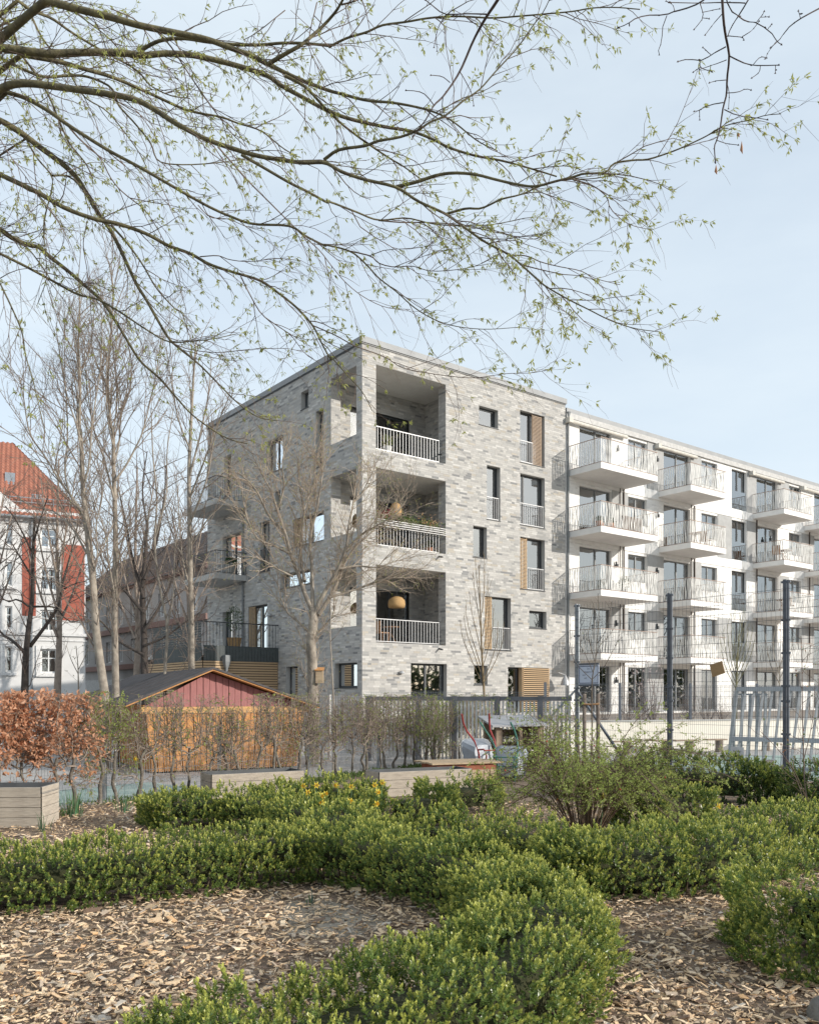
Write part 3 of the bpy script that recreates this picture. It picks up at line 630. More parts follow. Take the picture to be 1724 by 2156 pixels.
def spray(polys, spacing, length, r, spread, grav=0., npt=5, wob=.12, t0=.1, t1=1., rr=random, flat=1., follow=1., taper=.4):
    """side twigs along the given lines"""
    out = []
    for P, R in polys:
        seg = np.linalg.norm(np.diff(P, axis=0), axis=1); cum = np.concatenate([[0], np.cumsum(seg)]); tot = cum[-1]
        if tot < .05: continue
        s_ = tot*t0+rr.random()*spacing; sd = rr.choice((-1, 1))
        while s_ < tot*t1:
            i = min(int(np.searchsorted(cum, s_))-1, len(P)-2); i = max(i, 0); f = (s_-cum[i])/(seg[i]+1e-9); p = P[i]+(P[i+1]-P[i])*f
            t = (P[i+1]-P[i])/(seg[i]+1e-9); L = length*(rr.uniform(.45, 1.15))*(1-.35*s_/tot)
            a = np.cross(t, np.array([rr.gauss(0, 1), rr.gauss(0, 1)*flat, rr.gauss(0, 1)])); a /= np.linalg.norm(a)+1e-9
            an = rr.uniform(*spread); d = t*math.cos(an)*follow+a*math.sin(an); d /= np.linalg.norm(d)
            q = [p]; st = L/(npt-1); rb = min(r*rr.uniform(.7, 1.2), R[i]*.75)
            for k in range(npt-1):
                d = d+np.array([rr.gauss(0, wob), rr.gauss(0, wob), rr.gauss(0, wob)+grav]); d /= np.linalg.norm(d); q.append(q[-1]+d*st)
            out.append((np.array(q), np.linspace(rb, rb*taper, npt))); s_ += spacing*rr.uniform(.6, 1.4)
    return out
def tips(polys, t0=.5):
    B, D = [], []
    for P, R in polys:
        k0 = max(1, int(len(P)*t0))
        for k in range(k0, len(P)): B.append(P[k]); D.append(P[k]-P[k-1])
    return np.array(B), nrm(np.array(D))
def wood(name, label, polys, bark, leaf=None, base=None, group=None, cat='tree', cut=.02, twigbark=None):
    """tree > trunk (the thick wood), branches, leaves"""
    base = base if base is not None else polys[0][0][0]
    t = thing(name, label, cat, base, group)
    thick = [p for p in polys if p[1][0] > cut]; thin = [p for p in polys if p[1][0] <= cut]
    if thick: v, q = tubes(thick, 8); mesh_obj('trunk', np_mesh('trunk', v, [q], smooth=True), bark, t)
    if thin: v, q = tubes(thin, 3); mesh_obj('branches', np_mesh('branches', v, [q], smooth=True), twigbark or bark, t)
    if leaf:
        me, m_ = leaf; tag(mesh_obj('leaves', me, m_, t), kind='stuff')
    return t
OLIVE = mat('olive_green_bark', (.17, .15, .08), (.085, .075, .05), scale=12, rough=.9, bump=.6, bscale=35)
DARKB = mat('dark_bark', (.075, .062, .055), (.045, .038, .034), scale=9, rough=.95, bump=.6, bscale=30)
GREYB = mat('pale_grey_bark', (.36, .315, .26), (.21, .18, .15), scale=6, rough=.9, bump=.5, bscale=25)
TWIG = mat('brown_twig', (.19, .14, .115), (.135, .10, .082), scale=5, rough=.9)
TWIGP = mat('pale_twig', (.31, .25, .205), (.23, .185, .15), scale=5, rough=.9)
LEAF = mat('young_leaf', (.3, .3, .1), attr=True, rough=.5, trans=.45, scale=12, spec=.35)
def leafcol(n, a=(.34, .37, .10), b=(.50, .50, .18), j=.15):
    t = rng.random((n, 1)); return (np.array(a)*(1-t)+np.array(b)*t)*rng.uniform(1-j, 1+j, (n, 1))
def clusters(B, D, k, L, W, down=.8, sp=.8, col=None):
    n = len(B); b = np.repeat(B, k, 0)+rng.normal(0, .006, (n*k, 3)); d = np.repeat(D, k, 0)*.35+rng.normal(0, sp*.5, (n*k, 3))+np.array([0, 0, -down*.55])
    return leaves_mesh('leaves', b, d, L*rng.uniform(.6, 1.15, n*k), W*rng.uniform(.7, 1.2, n*k), leafcol(n*k) if col is None else col(n*k), fold=.2, curl=.12)
# ---- the big tree whose limbs hang into the picture from the upper left; its trunk stands outside it
Rr = random.Random(3)
LIMBS = [
 (ZA([(230, 0), (400, 45), (560, 85), (700, 125), (870, 160), (1040, 195), (1150, 235), (1260, 275), (1360, 325), (1450, 370), (1540, 410), (1660, 455)])+ZC([(172, 472), (300, 505), (440, 518), (590, 548), (690, 585), (760, 630), (860, 710), (960, 760)]), 16, 2, 7.6, 7.0),
 (ZA([(1360, 318), (1440, 270), (1520, 225), (1580, 175), (1640, 120), (1700, 50), (1740, -20)]), 9, 5, 7.3, 7.0),
 (ZA([(1440, 380), (1540, 435), (1620, 520), (1700, 600)])+ZC([(200, 645), (300, 720), (420, 800), (480, 835), (570, 900)]), 7, 2.5, 7.3, 7.9),
 (ZA([(0, 240), (100, 252), (250, 270), (350, 265), (500, 262), (640, 268), (720, 278), (830, 268), (960, 275), (1060, 295), (1180, 325), (1340, 375), (1420, 430), (1530, 490), (1640, 550)])+ZC([(172, 585), (280, 615), (400, 640), (520, 660), (620, 695), (720, 745), (850, 785), (960, 805), (1060, 830), (1180, 865), (1260, 890)]), 17, 3, 7.9, 7.6),
 (ZA([(690, 278), (740, 235), (820, 200), (930, 192), (1040, 208), (1150, 220), (1300, 225), (1430, 215), (1560, 218), (1665, 230)])+ZC([(115, 232), (200, 190), (300, 160), (380, 125), (500, 108), (620, 88), (760, 80), (930, 88), (1060, 80), (1200, 68), (1340, 55), (1440, 38), (1560, 35), (1680, 45)]), 8, 2, 7.8, 6.6),
 (ZA([(0, 450), (60, 425), (150, 420), (280, 435), (420, 455), (560, 475), (680, 500), (780, 550), (870, 610), (960, 660), (1050, 705), (1180, 750), (1300, 785), (1420, 805), (1530, 820), (1640, 820)])+ZC([(172, 865), (290, 905), (450, 945), (560, 1015), (700, 1080)])+ZE([(800, 290), (900, 360), (1020, 425), (1120, 510), (1200, 580), (1320, 650), (1420, 700), (1530, 755), (1650, 795), (1790, 815)]), 16, 1.5, 7.4, 6.3),
 (ZC([(85, 805), (160, 755), (290, 735), (360, 710), (470, 690), (560, 655), (620, 615), (700, 580), (790, 505), (870, 450), (950, 360), (1060, 240), (1130, 140), (1190, 60), (1230, -20)]), 7, 1.8, 7.0, 6.4),
 (ZC([(450, 942), (560, 915), (650, 885), (740, 872), (850, 880), (950, 905), (1060, 930), (1150, 940), (1250, 915), (1350, 890), (1400, 875)])+ZD([(180, 1245), (240, 1180), (380, 1155), (480, 1150), (600, 1115), (720, 1070), (830, 1020), (920, 975), (1000, 925), (1100, 890), (1220, 865), (1340, 830), (1450, 820)]), 7.5, 1.5, 7.0, 6.2),
 (ZC([(700, 1080), (800, 1052), (880, 1050), (980, 1005), (1080, 980), (1200, 930), (1320, 905), (1450, 900), (1600, 870)]), 5.5, 1.5, 6.9, 6.6),
 (ZE([(1030, 425), (1110, 430), (1180, 460), (1280, 485), (1380, 505), (1460, 545), (1580, 575)]), 3, 1.4, 6.7, 6.5),
 (ZE([(1150, 560), (1200, 620), (1250, 680), (1330, 730), (1340, 760)]), 2, 1, 6.6, 6.6),
 (ZC([(1340, 905), (1440, 935), (1510, 990), (1530, 1050), (1590, 1110), (1650, 1140), (1740, 1160)]), 3.5, 1.2, 6.6, 6.5),
 (ZA([(30, 465), (120, 490), (240, 555), (330, 620), (430, 685), (560, 765), (700, 840), (830, 915), (950, 985), (1060, 1045), (1160, 1090), (1280, 1130), (1460, 1140)])+ZB([(1550, 160), (1640, 205)])+ZE([(100, 375), (220, 408), (300, 475), (360, 540), (450, 610), (540, 690), (640, 750), (750, 785), (900, 800), (1070, 790)]), 9.5, 1.3, 7.5, 7.2),
 (ZE([(220, 405), (320, 430), (360, 465), (440, 485), (530, 480), (620, 505), (740, 500), (850, 480), (950, 430), (985, 412)]), 3.5, 1.2, 7.3, 7.0),
 (ZE([(510, 468), (560, 440), (600, 390), (640, 350)]), 2.2, 1.2, 7.2, 7.0),
 (ZA([(0, 605), (100, 665), (200, 740), (320, 830), (390, 900), (440, 980), (500, 1080)])+ZB([(560, 130), (620, 250), (690, 400), (740, 480), (790, 570), (850, 670), (900, 720), (1000, 800), (1100, 900), (1200, 1000), (1300, 1070), (1400, 1090)]), 14, 1.5, 8.3, 9.0),
 (ZA([(0, 880), (180, 965), (330, 1050), (480, 1105), (600, 1130), (740, 1180)])+ZB([(850, 205), (960, 245), (1060, 300), (1180, 340), (1310, 380), (1400, 440), (1500, 520), (1580, 610), (1620, 690), (1670, 780)])+ZE([(120, 940), (200, 1030), (280, 1120), (330, 1215)]), 11, 1.5, 7.9, 7.6),
 (ZE([(25, 780), (140, 830), (230, 880), (310, 910), (400, 945), (480, 995), (600, 1020), (740, 1040), (860, 1045), (1000, 1025), (1140, 1020), (1250, 995)]), 3, 1.2, 7.7, 7.2),
 (ZB([(1215, 360), (1260, 450), (1320, 550), (1400, 610), (1470, 660), (1540, 750), (1600, 790)]), 3.6, 1.4, 7.7, 7.8),
 (ZB([(0, 120), (60, 165), (140, 200), (200, 215), (250, 260), (340, 330), (420, 400), (510, 480), (580, 580), (640, 680), (710, 790), (800, 870), (880, 960), (960, 1050), (1050, 1120), (1150, 1180), (1250, 1207)]), 11, 2, 8.6, 9.2),
 (ZB([(0, 245), (130, 310), (260, 380), (390, 450), (500, 480), (620, 550), (740, 630), (850, 690), (960, 690), (1080, 675), (1200, 650)]), 6.5, 1.6, 8.1, 8.2),
 (ZB([(850, 690), (960, 730), (1100, 745), (1260, 730), (1440, 725), (1540, 745)]), 2.5, 1.1, 8.2, 8.0),
 (ZB([(0, 395), (60, 520), (110, 640), (130, 760), (170, 900), (200, 1030), (230, 1150)]), 4, 1.6, 7.6, 7.6),
 (ZA([(0, 80), (60, 140), (100, 260), (180, 370), (250, 490), (300, 610), (350, 720), (430, 820), (470, 900)]), 6, 2.5, 8.4, 9.0),
 (ZA([(90, 0), (160, 50), (260, 90), (360, 160), (500, 245), (620, 310), (700, 360), (760, 430), (860, 480), (960, 495)]), 7, 2, 8.0, 8.6),
 (ZA([(110, 275), (300, 310), (440, 350), (560, 385), (680, 435), (800, 490), (920, 545), (1010, 570), (1120, 590), (1200, 620), (1320, 660), (1420, 740), (1500, 790)]), 10, 2, 8.0, 8.6),
 (ZA([(0, 290), (100, 340), (220, 385), (340, 380), (440, 385), (560, 440), (600, 530), (680, 620), (760, 720), (800, 810), (920, 830), (1100, 820), (1230, 800)]), 7, 1.8, 8.4, 8.9),
 (ZA([(800, 165), (860, 230), (920, 320), (980, 410), (1040, 500), (1100, 580), (1160, 660), (1240, 740)]), 4, 2, 7.5, 7.9),
 (ZA([(1100, 740), (1180, 830), (1260, 920), (1330, 990), (1440, 1100), (1530, 1190)])+ZE([(60, 400), (130, 490), (200, 570), (290, 640), (400, 690), (520, 700)]), 4, 1.3, 7.3, 7.9),
 (ZA([(1220, 780), (1340, 850), (1460, 920), (1560, 970), (1650, 1020)])+ZC([(120, 1020), (250, 1070), (360, 1110), (500, 1100), (640, 1130), (800, 1140), (950, 1130), (1100, 1100)]), 7, 1.5, 7.3, 8.0),
 (ZE([(360, 250), (480, 260), (600, 260), (720, 268), (860, 290), (1000, 320), (1130, 345), (1220, 320)]), 3.5, 1.3, 7.9, 7.8),
 (ZA([(330, 620), (400, 700), (500, 790), (560, 900), (620, 970), (720, 1050), (780, 1130)])+ZB([(850, 230), (880, 330), (910, 430), (940, 530)]), 4, 1.5, 7.6, 8.0),
 (ZB([(560, 100), (640, 190), (720, 300), (790, 420), (880, 520), (920, 550), (950, 640)]), 5, 1.5, 8.5, 8.5),
 (ZA([(0, 700), (60, 800), (130, 890), (200, 1000), (280, 1100), (340, 1200)]), 2.5, 1.4, 7.2, 7.3),
 (ZA([(130, 700), (190, 800), (260, 885), (260, 960), (240, 1040)])+ZB([(220, 100), (230, 250), (235, 370), (190, 500)]), 4, 1.6, 8.2, 8.3),
 (ZA([(265, 885), (350, 890), (420, 960), (470, 1050)]), 4.5, 3, 8.2, 8.4),
 (ZB([(440, 80), (420, 200), (440, 330), (450, 430), (460, 560)]), 2.4, 1.2, 8.0, 8.0),
 (ZC([(172, 20), (230, 5), (290, -20)]), 4.5, 3.5, 7.0, 6.8),
 (ZB([(1000, 0), (1060, 60), (1150, 70), (1250, 110), (1340, 120)]), 2.6, 1.2, 7.4, 7.4),
 (ZB([(1010, 260), (1100, 255), (1160, 275), (1260, 285), (1400, 270), (1520, 280)]), 3, 1.2, 7.6, 7.4),
 (ZA([(0, 1150), (80, 1207)])+ZB([(160, 240), (260, 380)]), 5, 2, 8.0, 8.2),
 (ZA([(150, 60), (220, 200), (330, 330), (420, 480), (540, 560), (640, 680), (720, 800), (780, 950)]), 4.5, 1.5, 8.8, 9.4),
 (ZA([(560, 40), (700, 110), (780, 250), (880, 380), (950, 440), (1090, 480)]), 3, 1.3, 8.2, 8.8),
 (ZA([(300, 0), (420, 90), (560, 200), (660, 330), (740, 400)]), 3.5, 1.5, 8.6, 8.9),
 (ZA([(1440, 50), (1300, 160), (1230, 200)]), 2.5, 1.6, 7.0, 7.4),
 (ZA([(1600, 10), (1560, 200), (1590, 310), (1680, 440)]), 3, 1.6, 7.0, 7.2),
]
TX, TY = -6.6, 9.3
main = []
for pts, w0, w1, D0, D1 in LIMBS:
    P, R_2 = limb(pts, w0, w1, D0, D1)
    if pts[0][0] < 100 or (pts[0][1] < 2 and pts[0][0] < 200):
        z = max(3.2, P[0][2]-.9-abs(P[0][0]+6.6)*.12); e = np.array([TX, TY, z]); k = 8
        pre = smooth_line(np.array([e, e*.5+P[0]*.5+np.array([0, 0, .12]), P[0], P[2]]), 3*k)[:2*k]
        P = np.vstack([pre[:-1], P]); R_2 = np.concatenate([np.linspace(R_2[0]*1.35, R_2[0], len(pre)-1), R_2])
    main.append((P, R_2))
trunk = (smooth_line(np.array([[TX, TY, -.1], [TX+.05, TY, 2.5], [TX, TY+.05, 5.5], [TX-.2, TY, 9], [TX-.1, TY, 13]]), 20), np.linspace(.34, .10, 20))
in_view = [(P[8:] if len(P) > 26 else P, R_[8:] if len(R_) > 26 else R_) for P, R_ in main]
t1 = spray(in_view, .13, .75, .005, (.25, .85), grav=-.03, npt=6, wob=.13, t0=.12, rr=Rr, flat=1.2)
t2 = spray(t1, .11, .30, .0026, (.3, .9), grav=-.02, npt=4, wob=.15, t0=.2, rr=Rr)
t2b = spray(in_view, .25, .26, .003, (.4, 1.0), grav=.0, npt=4, wob=.15, t0=.35, rr=Rr)
ends = [(P[-3:], R_[-3:]) for P, R_ in in_view]
B, D = tips(t2+t2b, .7); B1, D1_ = tips(t1, .8); B = np.vstack([B, B1]); D = np.vstack([D, D1_])
# twig tips hang a little lower at the outer end, where most leaves are out
keep = rng.random(len(B)) < np.clip(.30+.045*(B[:, 0]+4.0), .27, .58); B, D = B[keep], D[keep]
strk = []
for i in rng.choice(len(B), int(len(B)*.22), replace=False):
    d0 = np.array([rng.normal(.5, .12), rng.normal(0, .2), rng.normal(-.85, .12)]); d0 /= np.linalg.norm(d0); q = [B[i]]
    for k in range(4): q.append(q[-1]+(d0+rng.normal(0, .12, 3))*.055)
    strk.append((np.array(q), np.linspace(.0013, .0007, 5)))
wood('overhanging_tree', 'large tree with olive-green limbs and fresh drooping leaves hanging in from the upper left', [trunk]+main+t1+t2+t2b+strk, OLIVE,
     leaf=(clusters(B, D, 5, .048, .0125), LEAF), base=(TX, TY, 0), cut=.009, twigbark=TWIG)
# ---- bare branches of a nearer lime tree hanging from the top edge; trunk outside the picture to the right
bare = [(ZC([(1010, -90), (960, 0), (900, 90), (840, 200), (770, 360), (690, 480), (640, 530), (600, 600), (540, 680)]), 6.5, 2, 3.6, 3.7), (ZC([(770, 360), (800, 410), (830, 470), (840, 530)]), 2, 1.5, 3.6, 3.6), (ZC([(720, 415), (680, 385), (625, 378)]), 2, 1.5, 3.6, 3.6),
        (ZC([(640, 530), (600, 480), (560, 460), (500, 455)]), 2.2, 1.5, 3.6, 3.6), (ZC([(685, 490), (685, 570), (740, 640), (760, 675)]), 2, 1.3, 3.6, 3.6), (ZC([(600, 600), (560, 650), (530, 700)]), 2, 1.5, 3.6, 3.6), (ZC([(905, 70), (800, 68), (700, 70), (650, 40), (600, 0)]), 3, 2, 3.6, 3.6),
        (ZC([(700, 70), (660, 140), (640, 235)]), 2.2, 1.5, 3.6, 3.6), (ZC([(650, 170), (655, 255)]), 1.5, 1.2, 3.6, 3.6),
        (ZD([(1020, -120), (1025, 0), (1035, 150), (1050, 260), (1075, 400), (1060, 560), (1055, 680), (1030, 780), (1010, 920), (985, 1010), (968, 1060), (975, 1160)]), 5.5, 2, 3.4, 3.5),
        (ZD([(1050, 335), (950, 390), (870, 435), (780, 425), (705, 442)]), 2.6, 1.8, 3.4, 3.4), (ZD([(940, 390), (885, 340)]), 1.8, 1.4, 3.4, 3.4), (ZD([(865, 440), (870, 485), (950, 515)]), 1.8, 1.4, 3.4, 3.4), (ZD([(870, 480), (815, 518)]), 1.6, 1.3, 3.4, 3.4),
        (ZD([(1055, 430), (960, 465), (860, 500)]), 1.8, 1.4, 3.4, 3.4), (ZD([(1078, 400), (1180, 450), (1280, 470), (1430, 467)]), 3, 1.8, 3.4, 3.3), (ZD([(1250, 462), (1300, 410), (1345, 415)]), 1.7, 1.4, 3.4, 3.4), (ZD([(1300, 475), (1290, 520), (1238, 560)]), 1.7, 1.4, 3.4, 3.4), (ZD([(1410, 470), (1408, 525)]), 1.5, 1.4, 3.3, 3.3),
        (ZD([(1055, 575), (990, 580), (932, 595)]), 1.8, 1.4, 3.4, 3.4), (ZD([(1062, 668), (1140, 662), (1190, 640), (1232, 648)]), 1.8, 1.4, 3.4, 3.4), (ZD([(1032, 738), (920, 760), (860, 795), (822, 802)]), 2.2, 1.5, 3.4, 3.4), (ZD([(860, 795), (862, 862)]), 1.5, 1.3, 3.4, 3.4), (ZD([(1040, 788), (1120, 825), (1200, 840), (1280, 850), (1350, 862)]), 2.2, 1.4, 3.4, 3.4),
        (ZD([(1060, 600), (1075, 680), (1070, 780)]), 1.6, 1.3, 3.4, 3.4), (ZD([(985, 1010), (1060, 1035), (1140, 1045)]), 1.7, 1.3, 3.5, 3.5), (ZD([(1015, 920), (1090, 932)]), 1.6, 1.3, 3.5, 3.5),
        (ZD([(1045, -60), (1080, 60), (1150, 120), (1200, 150), (1280, 165), (1380, 235), (1420, 295), (1452, 318)]), 3, 1.6, 3.4, 3.2), (ZD([(1270, 160), (1310, 110), (1328, 78)]), 1.7, 1.4, 3.3, 3.3), (ZD([(1300, 120), (1362, 118)]), 1.5, 1.3, 3.3, 3.3), (ZD([(1355, 205), (1382, 172)]), 1.5, 1.3, 3.3, 3.3),
        (ZD([(1220, -20), (1150, 100), (1090, 190), (1065, 255)]), 3, 2.2, 3.4, 3.4), (ZD([(1065, 255), (1165, 265), (1180, 285)]), 1.8, 1.4, 3.4, 3.4), (ZD([(1168, 262), (1240, 215), (1290, 150)]), 1.7, 1.4, 3.4, 3.4),
        (ZD([(1740, 50), (1600, 125), (1510, 190), (1440, 280), (1375, 340)]), 3, 1.6, 3.1, 3.2), (ZD([(1590, 128), (1575, 75)]), 1.6, 1.3, 3.1, 3.1), (ZD([(1415, 295), (1360, 370), (1335, 420)]), 1.2, 1, 3.2, 3.2),
        (ZD([(920, -30), (860, 20), (760, 60), (680, 80), (610, 105), (490, 108), (400, 130), (340, 170), (280, 195)]), 3.6, 1.8, 3.6, 3.8), (ZD([(625, 110), (590, 210), (590, 290), (565, 350), (570, 390)]), 1.9, 1.4, 3.7, 3.7), (ZD([(680, 78), (665, 30), (620, 5)]), 1.8, 1.4, 3.7, 3.7), (ZD([(865, 25), (885, 120), (822, 208)]), 2, 1.4, 3.6, 3.6), (ZD([(880, 85), (1005, 60)]), 1.6, 1.3, 3.6, 3.6), (ZD([(885, 125), (930, 132)]), 1.5, 1.3, 3.6, 3.6),
        (ZD([(1030, 90), (960, 170), (902, 248)]), 1.8, 1.3, 3.4, 3.4), (ZD([(1190, 20), (1100, 15), (1000, 15), (860, 20), (650, 15)]), 2.6, 1.8, 3.4, 3.6)]
bl = [limb(p, w0*1.15, w1*1.1, D0, D1) for p, w0, w1, D0, D1 in bare]
BUD = []
for P, R_ in bl:
    e = P[-1]; d = nrm(P[-1]-P[-3]); BUD.append((np.array([e-d*.002, e+d*.006, e+d*.014]), np.array([.003, .0045, .001])))
    for k in range(3, len(P)-1, 4):
        if R_[k] < .0045: d = nrm(P[k+1]-P[k]+rng.normal(0, .01, 3)); BUD.append((np.array([P[k], P[k]+d*.008, P[k]+d*.014]), np.array([.002, .0034, .001])))
LX, LY = 4.4, -1.2
jo = []
for (pts, *_r), (P, R_) in zip(bare, bl):
    if pts[0][1] < -15 or pts[0][0] > 1724:
        p = P[0]; d = nrm(P[0]-P[1]); e = np.array([LX, LY, p[2]+1.5])
        jo.append((smooth_line(np.array([e, (e+p)/2+np.array([0, 0, .75]), p+d*.35+np.array([.05, -.15, .25]), p]), 18), np.linspace(.045, R_[0], 18)))
ltr = (smooth_line(np.array([[LX, LY, -.1], [LX+.05, LY, 3], [LX, LY, 6.5], [LX-.1, LY, 9]]), 14), np.linspace(.22, .08, 14))
LBARK = mat('purple_brown_bark', (.095, .068, .062), (.06, .045, .042), scale=40, rough=.85)
lime = wood('lime_tree', 'nearer bare tree with dark budded twigs hanging from the top edge', [ltr]+jo+bl+BUD, LBARK, base=(LX, LY, 0), cut=.004)
DRY = mat('dry_bract', (.38, .20, .11), rough=.8)
for x, y, dz in ((1142, 972, .022), (1165, 1065, .055), (980, 1225, .042)):
    s = MB(); p = Vector(limb(ZD([(x, y), (x+5, y+5)]), 1, 1, 3.45, 3.45)[0][0]); s.add([p+Vector((0, 0, dz/2)), p+Vector((.006, .004, dz*.1)), p+Vector((.003, -.003, -dz/2)), p+Vector((-.006, .002, -dz*.15))], [(0, 1, 2, 3)]); s.build('dry_bract', DRY, lime)
# ---------------------------------------------------------------- standing trees
def Z1(p): return [(x*.25337, 912.6+y*.25337) for x, y in p]
def Z2(p): return [(402.4+x*.3251, 1042+y*.3251) for x, y in p]
def standing(name, label, limbs, D, bark, seed, lv, leaf=None, twigbark=None, group=None, cut=.02, jD=1.0, rootw=None, col=None):
    rr = random.Random(seed); ls = []
    for i, (pts, w0, w1) in enumerate(limbs):
        d1 = D+(rr.uniform(-jD, jD) if i else 0); P, R_ = limb(pts, w0, w1, D, d1)
        if i == 0:                                   # down to the ground, with a root flare
            p = P[0]; pre = np.array([[p[0]-.02, p[1], -.05], [p[0], p[1], .25], [p[0], p[1], p[2]*.6]]) if p[2] > .5 else np.array([[p[0], p[1], -.05]])
            P = np.vstack([pre, P]); R_ = np.concatenate([R_[0]*np.array([1.5, 1.15, 1.05])[:len(pre)], R_])
        ls.append((P, R_))
    polys = list(ls); cur = ls
    for (sp, L, r, spread, grav, npt, wob, t0) in lv:
        cur2 = spray(cur, sp, L, r, spread, grav, npt, wob, t0, rr=rr); polys += cur2; cur = cur2+([] if cur is ls else [])
    lf = None
    if leaf:
        B, D_ = tips(cur, .6); k = rng.random(len(B)) < leaf[0]; B, D_ = B[k], D_[k]; lf = (clusters(B, D_, leaf[1], leaf[2], leaf[3], down=leaf[4] if len(leaf) > 4 else .3, sp=1.2, col=col), LEAF)
    return wood(name, label, polys, bark, leaf=lf, base=(ls[0][0][0][0], ls[0][0][0][1], 0), cut=cut, twigbark=twigbark, group=group)
UPW = (.3, .75)
standing('tall_tree', 'tall pale-barked tree with leaning trunk in front of the red-roofed house', [
    (Z1([(870, 2160), (800, 1650), (770, 1200), (740, 950), (715, 700), (690, 450), (680, 200), (670, 0)])+[(167, 890), (169, 806), (165, 723), (168, 640), (163, 575)], 19, 2),
    (Z1([(790, 1180), (750, 900), (700, 700), (620, 560), (500, 400), (380, 200), (250, 0)])+[(50, 840), (40, 790)], 7, 2), (Z1([(700, 690), (600, 550), (540, 330), (560, 100)])+[(140, 840), (128, 760), (118, 690)], 5, 1.5),
    (Z1([(720, 1000), (640, 850), (560, 740), (430, 640), (250, 600), (100, 480)]), 5, 1.5), (Z1([(690, 450), (740, 250), (760, 0)])+[(200, 850), (212, 770), (215, 690), (210, 620)], 5, 1.5), (Z1([(672, 60), (620, -120), (560, -300), (520, -560)]), 5, 1.5), (Z1([(675, 150), (640, -100), (650, -500), (630, -900)]), 4, 1.5), (Z1([(770, 1200), (810, 1000), (800, 760), (850, 520), (830, 300)]), 4.5, 1.5)],
    20.0, GREYB, 11, [(.24, 2.3, .017, UPW, .05, 7, .09, .22), (.24, .95, .010, (.35, .9), .03, 4, .12, .12), (.17, .42, .0065, (.4, 1), .02, 3, .14, .15)], leaf=(.12, 2, .035, .012), twigbark=TWIGP)
standing('tall_tree', 'tall straight pale-barked tree right of the leaning one', [
    (Z1([(962, 2160), (955, 1700), (955, 1300), (960, 900), (955, 600), (945, 300), (940, 0)])+[(233, 890), (227, 806), (232, 723), (238, 640), (235, 560)], 16, 2),
    (Z1([(960, 390), (1050, 260), (1120, 130), (1180, 0)])+[(315, 850), (330, 780), (340, 700)], 5.5, 1.5), (Z1([(950, 560), (860, 200), (790, 0)])+[(185, 830), (180, 760)], 5, 1.5), (Z1([(945, 250), (990, 80), (1000, -100), (1060, -400), (1080, -700)]), 5, 1.5), (Z1([(940, 100), (900, -100), (880, -400), (900, -800)]), 4, 1.5),
    (Z1([(950, 1320), (900, 1050), (880, 850), (800, 600), (720, 400)]), 4, 1.5), (Z1([(940, 0), (970, -250), (960, -600), (990, -1000)]), 4, 1.5)],
    20.8, GREYB, 12, [(.24, 2.3, .017, UPW, .05, 7, .09, .22), (.24, .95, .010, (.35, .9), .03, 4, .12, .12), (.17, .42, .0065, (.4, 1), .02, 3, .14, .15)], leaf=(.12, 2, .035, .012), twigbark=TWIGP)
standing('street_tree', 'dark-barked forked tree in front of the white house wall', [
    (Z1([(205, 2160), (215, 1850), (240, 1600), (270, 1350), (275, 1000), (290, 700)]), 17, 5), (Z1([(250, 1770), (400, 1570), (490, 1420), (520, 1250), (600, 950), (650, 750)]), 9, 2), (Z1([(240, 1440), (150, 1380), (60, 1400), (0, 1340)]), 5, 2), (Z1([(270, 1440), (380, 1440), (470, 1450), (560, 1560), (650, 1560)]), 5, 2),
    (Z1([(205, 1820), (100, 1720), (30, 1680), (-30, 1600)]), 8, 4), (Z1([(275, 1000), (200, 850), (120, 700), (40, 600)]), 5, 2), (Z1([(280, 900), (340, 700), (400, 520)]), 5, 2), (Z1([(272, 1200), (180, 1050), (90, 900)]), 5, 2), (Z1([(520, 1300), (620, 1250), (720, 1230)]), 4, 1.5)],
    24.0, DARKB, 13, [(.4, 1.7, .016, (.5, 1.1), .03, 6, .15, .15), (.28, .85, .009, (.5, 1.1), .02, 5, .16, .1), (.2, .42, .006, (.5, 1.1), .0, 4, .15, .2)], twigbark=TWIG)
standing('street_tree', 'dark-barked spreading tree left of the terrace in front of the shaded row', [
    ([(308, 1470), (304, 1400), (303, 1330), (300, 1250), (305, 1180), (310, 1100)], 20, 6), ([(302, 1290), (260, 1240), (225, 1200), (205, 1150)], 8, 2), ([(303, 1330), (340, 1270), (370, 1200), (385, 1120)], 8, 2), ([(302, 1260), (280, 1180), (265, 1100), (250, 1030)], 8, 2), ([(304, 1220), (330, 1140), (345, 1050), (350, 980)], 7, 2), ([(304, 1380), (250, 1350), (215, 1310), (190, 1300)], 7, 2), ([(304, 1360), (350, 1340), (390, 1310), (420, 1290)], 6, 2), ([(310, 1110), (300, 1030), (310, 950)], 5, 2)],
    33.0, DARKB, 14, [(.45, 2.5, .02, (.5, 1.1), .03, 6, .15, .15), (.34, 1.2, .011, (.5, 1.1), .02, 5, .16, .1), (.26, .6, .008, (.5, 1.1), .0, 4, .15, .2)], twigbark=TWIG)
